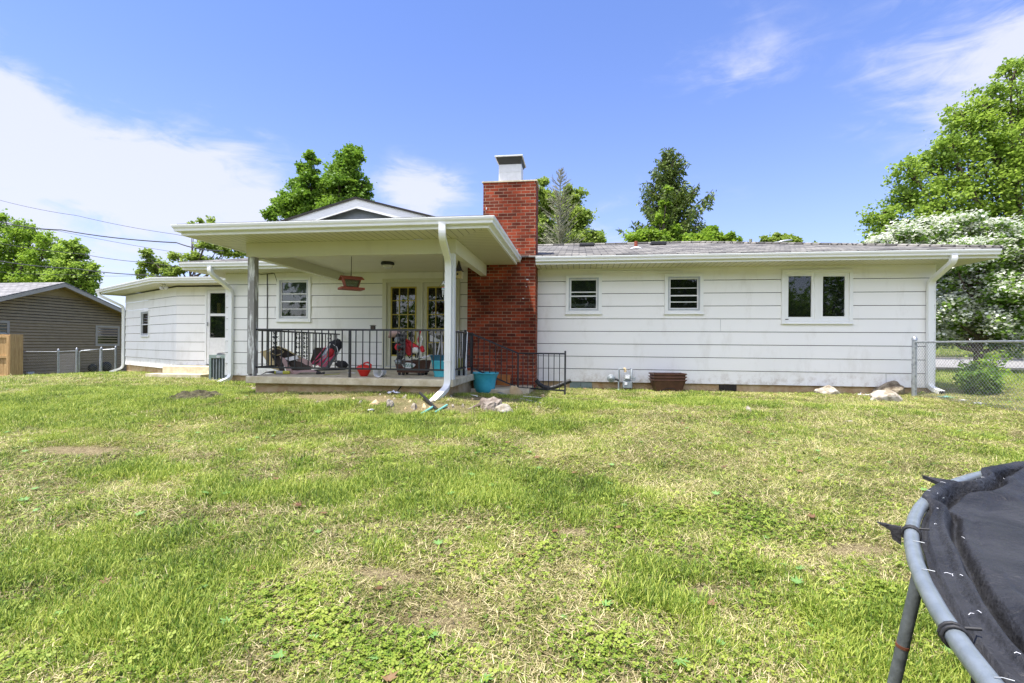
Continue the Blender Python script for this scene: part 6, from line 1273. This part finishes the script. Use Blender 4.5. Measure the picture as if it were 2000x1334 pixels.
# shrubs in the side yard and by the neighbour
def shrub(name, label, u, v, Y, wpx, hpx, n_, size, lm, seed):
    base = PG(u, v); Y = base.y; t_ = Y / ray(u, v).y; R_ = wpx * t_ / F / 2; Hh = hpx * t_ / F; T = thing(name, base, label, 'shrub'); r_ = np.random.default_rng(seed); b = MB(); C = []
    for k in range(26):
        a_ = r_.uniform(0, 6.28); e_ = R_ * math.sqrt(r_.uniform(.05, 1)); hh = Hh * r_.uniform(.45, 1.05) * (1 - .3 * e_ / R_); tip = base + Vector((e_ * math.cos(a_), e_ * math.sin(a_) * .8, hh)); mid = base.lerp(tip, .5) + Vector((0, 0, hh * .12)); b.tube([base + Vector((e_ * .2 * math.cos(a_), 0, 0)), mid, tip], .012, 4, taper=[.015, .01, .005])
        m_ = n_ // 26; t = r_.uniform(.25, 1.05, m_)[:, None]; C.append(np.array(base)[None] * (1 - t) + np.array(tip)[None] * t + r_.normal(size=(m_, 3)) * R_ * .13)
    b.build('stem', M['bark'], T); leaf_mesh('foliage', np.concatenate(C), size, LM[lm], T, seed)
shrub('side_yard_shrub', 'dark leafy shrub behind the right wire fence', 1910, 772, 10, 74, 62, 2200, .07, 'dog', 41)
shrub('side_yard_shrub', 'yellow-green leafy sprigs above the dark shrub behind the right wire fence', 1918, 760, 10, 84, 80, 420, .09, 'spring', 42)
shrub('garden_shrub', 'small yellow-green plant at the foot of the taupe house wall', 216, 727, 20, 22, 18, 900, .09, 'spring', 43)
for i, (u, v, lb) in enumerate(((178, 719, 'round black hose reel leaning at the taupe wall behind the wire gate'), (205, 716, 'round black hose reel beside the yellow-green plant at the taupe wall'))):
    X0_ = -22.45; d = ray(u, v); q = d * (X0_ / d.x) + Vector((0, 0, ZE)); b = MB(Matrix.Translation(q) @ Matrix.Rotation(R(90), 4, 'Y')); b.lathe((0, 0, 0), [(.10, 0), (.17 + .05 * i, .0), (.19 + .05 * i, .03), (.19 + .05 * i, .10), (.17 + .05 * i, .13), (.10, .13)], 22, caps=True); tag(b.build('hose_reel', M['black']), lb, 'hose reel')
# ------------------------------------------------------------------ street: car, lamp, pole, wires, far house
Yc_ = 44; xc = PX(1935, Yc_); zc = hgt(xc, Yc_); car = thing('parked_car', (xc, Yc_, zc), 'white hatchback parked across the street behind the dogwood', 'car')
TCAR = Matrix.Translation((xc, Yc_, zc)); b = MB(TCAR)
side = [(-2.1, .32), (-2.15, .62), (-2.05, .92), (-1.75, 1.02), (-1.35, 1.42), (-.4, 1.5), (.55, 1.42), (1.2, 1.0), (1.9, .86), (2.15, .66), (2.15, .34), (1.7, .25), (-1.7, .25)]
b.prism([(x, -.85, z) for x, z in side], (0, 1.7, 0)); b.build('body', M['carp'], car, bevel=.05)
b = MB(TCAR); b.prism([(-1.55, -.862, 1.02), (-1.25, -.862, 1.36), (-.42, -.862, 1.42), (-.42, -.862, 1.0)], (0, .01, 0)); b.prism([(-.34, -.862, 1.0), (-.34, -.862, 1.42), (.5, -.862, 1.34), (1.02, -.862, .98)], (0, .01, 0)); b.build('window', M['glass'], car)
for x in (-1.32, 1.32):
    for y in (-.83, .68):
        b = MB(TCAR @ Matrix.Translation((x, y, .32)) @ Matrix.Rotation(R(-90), 4, 'X')); b.lathe((0, 0, 0), [(.2, -.03), (.32, -.03), (.33, 0), (.33, .15), (.2, .18)], 24); wo = b.build('wheel', M['tyre'], car); b = MB(TCAR @ Matrix.Translation((x, y, .32)) @ Matrix.Rotation(R(-90), 4, 'X')); b.lathe((0, 0, 0), [(.05, -.04), (.2, -.035), (.2, .0)], 16); b.build('rim', M['alum'], wo)
b = MB(TCAR); b.box((-2.16, -.8, .7), (-2.08, -.55, .95)); b.build('tail_lamp', M['lamp_red'], car)
b = MB(TCAR); b.box((2.08, -.8, .55), (2.17, -.5, .72)); b.build('headlight', M['glassbulb'], car)
fh = thing('far_house', (PX(1915, 66), 66, 1), 'pale low house with grey roof across the street, glimpsed through the dogwood', 'house'); xf = PX(1915, 66); zf_ = hgt(xf, 66)
b = MB(); b.box((xf - 9, 66, zf_ - 1), (xf + 12, 74, zf_ + 2.7)); b.build('wall', M['siding'], fh)
b = MB(); b.prism([(xf - 10, 65.2, zf_ + 2.6), (xf - 10, 70, zf_ + 4.3), (xf - 10, 74.8, zf_ + 2.6)], (23, 0, 0)); b.build('roof', M['shingle_n'], fh)
for dx in (-6, -1, 8):
    b = MB(); b.box((xf + dx, 65.93, zf_ + .9), (xf + dx + 1.6, 65.98, zf_ + 2.1)); wo = b.build('window', M['trim'], fh); MB().box((xf + dx + .1, 65.9, zf_ + 1), (xf + dx + 1.5, 65.925, zf_ + 2)).build('pane', M['glass'], wo)
b = MB(); b.box((xf + 3, 65.9, zf_), (xf + 6, 65.98, zf_ + 2.2)); b.build('garage_door', M['grey_door'], fh)
Yl = 46; a = PY(1490, 481, Yl); e_ = PY(1522, 472, Yl); lp_ = thing('street_lamp', (a.x - .2, Yl, hgt(a.x, Yl)), 'street lamp arm showing above the roof line', 'street lamp')
b = MB(); b.tube([(a.x - .2, Yl, hgt(a.x, Yl) - .2), (a.x - .2, Yl, a.z - 1.2)], .1, 10, taper=[.12, .07]); b.build('pole', M['galv'], lp_)
b = MB(); b.tube([(a.x - .2, Yl, a.z - 1.25), (a.x - .1, Yl, a.z - .3), a, a.lerp(e_, .6) + Vector((0, 0, .08)), e_], .05, 8); b.build('arm', M['galv'], lp_)
b = MB(Matrix.Translation(e_ + Vector((.5, 0, .04))) @ Matrix.Rotation(R(-8), 4, 'Y')); b.add(*[(v, f) for v, f in [lumpy(Vector((0, 0, 0)), .62, .2, .13, 1, amp=0)]][0], True); b.build('lamp_head', M['galv'], lp_)
Yp = 40; a = PY(1466, 467, Yp); b = MB(); b.tube([(a.x, Yp, hgt(a.x, Yp) - .5), (a.x, Yp, a.z)], .13, 10, taper=[.17, .11]); tag(b.build('utility_pole', M['barkg']), 'top of a grey wooden utility pole above the roof line', 'utility pole')
def wire(pts, r, label):
    """pts: (u, v, Y)"""
    P_ = [PY(*p) for p in pts]; o = []
    for i in range(len(P_) - 1):
        for k in range(8): t = k / 8; o.append(P_[i].lerp(P_[i + 1], t) - Vector((0, 0, .25 * t * (1 - t))))
    o.append(P_[-1]); mb = MB(); mb.tube(o, r, 6); tag(mb.build('power_line', M['rope']), label, 'power line', 'overhead lines at the left')
wire([(-260, 345, 20), (0, 391, 20), (150, 421, 20), (345, 458, 20), (520, 487, 20)], .009, 'thin uppermost overhead line at the left')
wire([(-260, 400, 15), (0, 433, 14), (345, 475, 12.4), (436, 519, 11.2)] if False else [(-260, 395, 16), (0, 433, 15), (120, 449, 14.2), (345, 474, 12.6), (437, 490, 11.4)], .016, 'thick twisted service cable running to the porch eave')
wire([(-260, 428, 28), (0, 460, 28), (120, 452, 28), (345, 492, 28), (600, 520, 28)] if False else [(-100, 432, 30), (110, 450, 30), (345, 493, 30), (600, 525, 30)], .012, 'faint overhead line just below the twisted cable')
wire([(-260, 440, 22), (0, 475, 22), (160, 496, 22), (290, 513, 22), (500, 535, 22)], .013, 'overhead line third from the top at the left')
wire([(-260, 478, 22), (0, 510, 22), (150, 525, 22), (290, 537, 22), (500, 552, 22)], .022, 'thick black lower overhead line at the left')
wire([(-260, 520, 24), (0, 531, 24), (150, 536, 24), (270, 538, 24), (500, 545, 24)], .008, 'thin lowest overhead line at the left')

# trees across the yard behind the viewpoint, mirrored in the window panes
for i, (x, y, lb) in enumerate(((-9, -17, 'broad tree mirrored in the storm door and porch door panes'), (1, -19, 'broad tree mirrored in the two small windows'), (10, -16, 'broad dark tree mirrored in the casement window panes'), (20, -20, 'broad dark tree mirrored at the right of the casement window'), (-21, -14, 'broad tree mirrored in the porch window pane'), (-33, -12, 'broad tree mirrored in the narrow wing window pane'))):
    T = thing('yard_tree', (x, y, -1.6), lb, 'tree'); b = MB(); b.tube([(x, y, -1.7), (x + .2, y, 2), (x, y + .3, 6)], .3, 9, taper=[.4, .3, .15]); rg = random.Random(80 + i); rgx = 0; cl = [(Vector((x + rg.uniform(-4.5, 4.5), y + rg.uniform(-3, 3), rg.uniform(.8, 8.5))), rg.uniform(1.7, 2.8)) for _ in range(16)]
    for c, R_ in cl: b.tube([(x, y, 1.5), (Vector((x, y, 1.5)).lerp(c, .5)), c], .06, 5, taper=[.12, .07, .02])
    b.build('trunk', M['bark'], T); P_, sb, tn = crown_points(cl, 9000, 90 + i, 22, .22); leaf_mesh('crown', P_, .30, LM['deep'], T, 90 + i, tone=tn)
# ------------------------------------------------------------------ grass: tufts set out over the lawn by its zones
GM = {}
def bladem(name, ramp, rough=.55, trans=.35):
    """blade colour: own tone of each blade, shifted by the lawn zones of the place it stands on"""
    m = bpy.data.materials.new(name); m.use_nodes = True; n, l, p = nodes(m)
    at = n.new('ShaderNodeAttribute'); at.attribute_name = 'tone'; ob = n.new('ShaderNodeObjectInfo'); geo = n.new('ShaderNodeNewGeometry')
    nz = n.new('ShaderNodeTexNoise'); l.new(geo.outputs['Position'], nz.inputs['Vector']); nz.inputs['Scale'].default_value = 1.3; nz.inputs['Detail'].default_value = 5
    def mt(op, a, b_):
        q = n.new('ShaderNodeMath'); q.operation = op
        for i, x in enumerate((a, b_)):
            if isinstance(x, bpy.types.NodeSocket): l.new(x, q.inputs[i])
            else: q.inputs[i].default_value = x
        return q.outputs[0]
    s = mt('ADD', mt('MULTIPLY', at.outputs['Fac'], .85), mt('MULTIPLY', ob.outputs['Random'], .15)); s = mt('ADD', s, mt('MULTIPLY', mt('SUBTRACT', nz.outputs['Fac'], .5), 1.0)); s = mt('ADD', s, .02)
    cr = n.new('ShaderNodeValToRGB'); l.new(s, cr.inputs[0]); e = cr.color_ramp.elements
    while len(e) < len(ramp): e.new(.5)
    for k, (pos, c) in enumerate(ramp): e[k].position = pos; e[k].color = (*c, 1)
    l.new(cr.outputs[0], p.inputs['Base Color']); p.inputs['Roughness'].default_value = rough; p.inputs['Specular IOR Level'].default_value = .4
    t = n.new('ShaderNodeBsdfTranslucent'); l.new(cr.outputs[0], t.inputs[0]); mxs = n.new('ShaderNodeMixShader'); mxs.inputs[0].default_value = trans; l.new(p.outputs[0], mxs.inputs[1]); l.new(t.outputs[0], mxs.inputs[2]); l.new(mxs.outputs[0], n['Material Output'].inputs[0]); return m
GM['lush'] = bladem('lush grass blade', [(.05, (.05, .10, .010)), (.4, (.19, .30, .03)), (.85, (.50, .56, .11))])
GM['mix'] = bladem('mixed lawn blade', [(.02, (.05, .08, .015)), (.28, (.15, .20, .03)), (.6, (.32, .36, .075)), (.92, (.64, .60, .24))])
GM['dry'] = bladem('dry straw blade', [(.1, (.14, .10, .045)), (.45, (.34, .28, .13)), (.85, (.70, .61, .34))], trans=.2)
GM['clover'] = bladem('clover leaf', [(.1, (.10, .18, .015)), (.5, (.22, .32, .03)), (.9, (.38, .44, .07))])
GM['leaf'] = bladem('fallen leaf', [(.1, (.16, .08, .04)), (.4, (.30, .19, .09)), (.6, (.12, .24, .05)), (.9, (.20, .36, .10))], trans=.2)
def tuft(kind, seed):
    r_ = np.random.default_rng(seed); vs = []; fs = []; tn = []
    def blade(x, y, a, ln, w_, lean, curl, tone, segs=3, z0=0.):
        px_, py_, pz_ = x, y, z0; o = len(vs); th = lean; dx, dy = math.cos(a), math.sin(a); sx, sy = -dy, dx; tw = r_.uniform(-.5, .5); sx, sy = math.cos(a + 1.57 + tw), math.sin(a + 1.57 + tw)
        for i in range(segs + 1):
            ww = w_ * (1 - (i / segs) ** 1.7) * .5
            if i == segs: vs.append((px_, py_, pz_)); tn.append(tone)
            else: vs.extend([(px_ + sx * ww, py_ + sy * ww, pz_), (px_ - sx * ww, py_ - sy * ww, pz_)]); tn.extend([tone, tone])
            st = ln / segs; px_ += dx * math.sin(th) * st; py_ += dy * math.sin(th) * st; pz_ = max(.003, pz_ + math.cos(th) * st); th += curl
        for i in range(segs - 1): fs.append((o + 2 * i, o + 2 * i + 1, o + 2 * i + 3, o + 2 * i + 2))
        fs.append((o + 2 * (segs - 1), o + 2 * (segs - 1) + 1, o + 2 * segs))
    if kind == 'lush':
        for _ in range(22): blade(r_.normal() * .05, r_.normal() * .05, r_.uniform(0, 6.28), r_.uniform(.04, .080), r_.uniform(.0045, .0085), r_.uniform(.05, .7), r_.uniform(.05, .4), r_.random())
    if kind == 'mix':
        for _ in range(18): blade(r_.normal() * .06, r_.normal() * .06, r_.uniform(0, 6.28), r_.uniform(.025, .055), r_.uniform(.004, .008), r_.uniform(.3, 1.25), r_.uniform(.0, .4), r_.random())
    if kind == 'dry':
        a0 = r_.uniform(-.5, .5)
        for _ in range(15): blade(r_.normal() * .06, r_.normal() * .06, a0 + r_.normal() * .9 + math.pi * (r_.random() < .3), r_.uniform(.03, .085), r_.uniform(.0028, .006), r_.uniform(1.05, 1.5), r_.uniform(-.05, .22), r_.random(), z0=r_.uniform(.004, .022))
    if kind == 'long':
        a0 = 0
        for _ in range(18): blade(r_.normal() * .05, r_.normal() * .05, a0 + r_.normal() * .5, r_.uniform(.05, .11), r_.uniform(.004, .0075), r_.uniform(.7, 1.15), r_.uniform(.1, .3), r_.random(), 4)
    if kind == 'clover':
        for _ in range(5):
            x, y = r_.normal() * .06, r_.normal() * .06; z = r_.uniform(.015, .045); s_ = r_.uniform(.007, .016); a0 = r_.uniform(0, 6.28); tone = r_.random(); tx, ty = r_.normal() * .2, r_.normal() * .2
            for k in range(3):
                a = a0 + k * 2.094; o = len(vs); cx, cy = x + math.cos(a) * s_ * .75, y + math.sin(a) * s_ * .75
                for j in range(6):
                    b_ = j * math.pi / 3; qx, qy = math.cos(b_) * s_ * .62, math.sin(b_) * s_ * .62; vs.append((cx + qx, cy + qy, z + (cx + qx - x) * tx + (cy + qy - y) * ty + .002 * abs(math.sin(b_ * 2)))); tn.append(tone)
                fs.append(tuple(range(o, o + 6)))
            blade(x, y, 0, z, .002, 0, 0, tone * .5, 2)
    if kind == 'weed':
        for _ in range(8):
            a = r_.uniform(0, 6.28); blade(0, 0, a, r_.uniform(.05, .10), r_.uniform(.016, .028), r_.uniform(.6, 1.1), r_.uniform(.1, .3), r_.random(), 4)
    if kind == 'leaf':
        tone = r_.random()
        for k in range(5): blade(0, 0, k * .62 - 1.25, (.05, .07, .08, .07, .05)[k] * .8, .022, 1.25, .12, tone, 3, z0=.035)
    if kind == 'thatch':
        for _ in range(18): blade(r_.normal() * .07, r_.normal() * .07, r_.uniform(0, 6.28), r_.uniform(.015, .05), r_.uniform(.0025, .0055), r_.uniform(1.3, 1.57), r_.uniform(-.1, .1), r_.random(), 2, z0=r_.uniform(.002, .012))
    me = bpy.data.meshes.new('tuft_' + kind); me.from_pydata(vs, [], fs); at = me.attributes.new('tone', 'FLOAT', 'POINT'); at.data.foreach_set('value', np.array(tn, 'f'))
    me.materials.append(GM[{'lush': 'lush', 'mix': 'mix', 'dry': 'dry', 'long': 'mix', 'clover': 'clover', 'weed': 'clover', 'thatch': 'dry', 'leaf': 'leaf'}[kind]])
    return bpy.data.objects.new('tuft_' + kind, me)
# candidate points: density falls with distance from where one stands
def scatter(n_, t0, t1, seed, wl=1.20, wr=1.16):
    r_ = np.random.default_rng(seed); t = np.sqrt(r_.uniform(t0 ** 2, t1 ** 2, n_)); s = r_.uniform(-wl, wr, n_) * t
    return s * math.cos(TH) - t * math.sin(TH), s * math.sin(TH) + t * math.cos(TH)
def inside(x, y):
    k = (x > XL - .02) & (x < XR + .02) & (y > YW - .0)
    k |= (x > PX0 + .1) & (x < PX1 - .08) & (y > PYF + .1)
    k |= (x > K.x - .0) & (x < XL + .1) & (y > YB)
    k |= (x <= K.x) & (((x - K.x) * nW.x + (y - K.y) * nW.y) < 0) & (y > 13.5) & (x > Lp.x)
    k |= (x > -2.59) & (x < -.99) & (y > 11.1)
    k |= (x > -12.95) & (x < -10.9) & (y > 12.95)
    k |= (x > PX1 - .1) & (x < PX1 + 1.15) & (y > 9.75)
    k |= (x > 8) & (y > 19.2) & (y < 27.7)
    k |= (x < NX + .1) & (y > NY0)
    return k
rings = [(34000, .9, 3.2, 1), (64000, 3.2, 6.5, 2), (80000, 6.5, 11.5, 3), (42000, 11.5, 20, 4), (14000, 20, 45, 5)]
KINDS_ = ['lush', 'mix', 'dry', 'long', 'clover', 'weed', 'thatch', 'leaf']
acc = {k: [] for k in KINDS_}
for n_, t0, t1, sd_ in rings:
    x, y = scatter(n_, t0, t1, sd_); ok = ~inside(x, y) & ((t1 < 19) | (x > 5) | (t1 < 25)); x, y = x[ok], y[ok]; z = hgt(x, y); L_ = lush(x, y); C_ = clov(x, y); B_ = bare(x, y); r_ = np.random.default_rng(sd_ + 50); u = r_.random(len(x)); sw = fbm(x * 1.1, y * 1.1, 61)
    kind = np.where(u < .71, 1, 2); L2 = np.clip(L_ * .75 + (fbm(x * 5, y * 5, 91) - .5) * 1.3, 0, 1); L_ = L2; kind = np.where((L_ > .29 + .8 * r_.random(len(x))), 0, kind)
    C_ = np.clip(C_ * .62 + (fbm(x * 7, y * 7, 95) - .5) * 1.8, 0, 1)
    u2 = r_.random(len(x)); kind = np.where((sw > .53) & (u2 < .14), 3, kind)
    u3 = r_.random(len(x)); kind = np.where((C_ > .30 + .95 * u3) | (r_.random(len(x)) < .05), 4, kind); kind = np.where(B_ > .25 + .5 * u3, 6, kind)
    u4 = r_.random(len(x)); kind = np.where(u4 < .004, 5, kind); kind = np.where((u4 >= .004) & (u4 < .0058), 7, kind); keep = ~((B_ > .45) & (u4 < .72)); kind = np.where((u4 > .92) & (kind != 0), 6, kind)
    grow = {1: .85, 2: .92, 3: 1.05, 4: 1.5, 5: 3.0}[sd_]
    sc = grow * r_.uniform(.75, 1.25, len(x)) * (1 - .5 * B_); rot = r_.uniform(0, 6.28, len(x)); swa = fbm(x * .9 + 7, y * .9, 71) * 14; rot = np.where(kind == 3, swa + r_.normal(size=len(x)) * .35, rot); rot = np.where(kind == 2, swa + r_.normal(size=len(x)) * .8, rot)
    sc = np.where(kind == 0, sc * (.75 + .35 * L_), sc)
    for k in range(8):
        q = (kind == k) & keep; acc[KINDS_[k]].append(np.stack([x[q], y[q], z[q], sc[q], rot[q]], 1))
acc['weed'].append(np.array([[*(lambda p: (p.x, p.y, p.z))(PG(u, v)), s, random.uniform(0, 6)] for u, v, s in ((830, 778, 1.6), (822, 776, 1.4), (840, 780, 1.3), (1065, 782, 1.6), (1075, 780, 1.4), (1058, 784, 1.3), (1787, 771, 2.4), (1795, 772, 2.0), (850, 1085, 1.1), (835, 1090, 1.0), (150, 898, 1.3), (470, 848, 1.3), (960, 765, 1.3), (1020, 838, 1.2), (915, 900, 1.3), (1070, 835, 1.2), (1140, 884, 1.2), (325, 1120, 1.0), (545, 1310, .9), (1170, 1280, .7), (1010, 1290, .7), (1120, 1328, .6), (1670, 1130, .9), (590, 910, 1.8), (582, 905, 1.6), (1540, 910, 1.3), (390, 765, 1.2), (1650, 1120, 1.2))]))
acc['lush'].append(np.array([[*(lambda p: (p.x, p.y, p.z))(PG(u + random.gauss(0, sx), v + random.gauss(0, sy))), s * random.uniform(.8, 1.2), random.uniform(0, 6)] for u, v, sx, sy, s, c in ((1250, 1165, 28, 10, 1.15, 34), (270, 920, 35, 7, 1.3, 40), (585, 905, 7, 3, 1.5, 8), (230, 1200, 60, 20, 1.2, 90), (830, 778, 12, 3, 1.5, 10), (760, 845, 40, 6, 1.3, 50), (900, 850, 30, 5, 1.3, 30)) for _ in range(c)]))
def ggroup(name, src):
    ng = bpy.data.node_groups.new(name, 'GeometryNodeTree'); ng.interface.new_socket('Geometry', in_out='INPUT', socket_type='NodeSocketGeometry'); ng.interface.new_socket('Geometry', in_out='OUTPUT', socket_type='NodeSocketGeometry')
    n = ng.nodes; l = ng.links; gi = n.new('NodeGroupInput'); go = n.new('NodeGroupOutput'); ip = n.new('GeometryNodeInstanceOnPoints'); ci = n.new('GeometryNodeCollectionInfo'); ci.inputs[0].default_value = src; ci.inputs['Separate Children'].default_value = True; ci.inputs['Reset Children'].default_value = True
    def attr(nm, ty):
        q = n.new('GeometryNodeInputNamedAttribute'); q.data_type = ty; q.inputs[0].default_value = nm; return q.outputs[0]
    l.new(gi.outputs[0], ip.inputs['Points']); l.new(ci.outputs[0], ip.inputs['Instance']); ip.inputs['Pick Instance'].default_value = True; l.new(attr('pick', 'INT'), ip.inputs['Instance Index']); l.new(attr('rot', 'FLOAT_VECTOR'), ip.inputs['Rotation']); l.new(attr('size', 'FLOAT_VECTOR'), ip.inputs['Scale']); l.new(ip.outputs[0], go.inputs[0]); return ng
for kind in KINDS_:
    A = np.concatenate(acc[kind]); src = bpy.data.collections.new('source ' + kind); nv = 5
    for s in range(nv): src.objects.link(tuft(kind, 100 + s * 7 + len(kind)))
    nm = {'lush': 'green_grass', 'mix': 'lawn_grass', 'dry': 'dry_grass', 'long': 'long_grass', 'clover': 'clover', 'weed': 'broadleaf_weeds', 'thatch': 'thatch', 'leaf': 'fallen_leaves'}[kind]
    me = bpy.data.meshes.new(nm); me.vertices.add(len(A)); me.vertices.foreach_set('co', A[:, :3].ravel().astype('f')); me.update()
    r_ = np.random.default_rng(5)
    at = me.attributes.new('size', 'FLOAT_VECTOR', 'POINT'); at.data.foreach_set('vector', np.repeat(A[:, 3], 3).astype('f'))
    rv = np.zeros((len(A), 3)); rv[:, 2] = A[:, 4]; rv[:, :2] = r_.normal(size=(len(A), 2)) * .06; at = me.attributes.new('rot', 'FLOAT_VECTOR', 'POINT'); at.data.foreach_set('vector', rv.ravel().astype('f'))
    at = me.attributes.new('pick', 'INT', 'POINT'); at.data.foreach_set('value', r_.integers(0, nv, len(A)).astype('i'))
    o = bpy.data.objects.new(nm, me); COL.objects.link(o); md = o.modifiers.new('tufts', 'NODES'); md.node_group = ggroup(nm, src)
    tag(o, {'lush': 'lush green grass in patches over the lawn', 'mix': 'short yellow-green mown grass over the lawn', 'dry': 'pale dry grass lying over the lawn', 'long': 'long laid-over yellow-green grass swirls', 'clover': 'low bright clover patches in the lawn', 'weed': 'broad-leaved weeds scattered in the lawn', 'thatch': 'brown thatch and clippings on bare spots', 'leaf': 'brown and green fallen leaves lying on the lawn'}[kind], 'grass', kind='stuff')
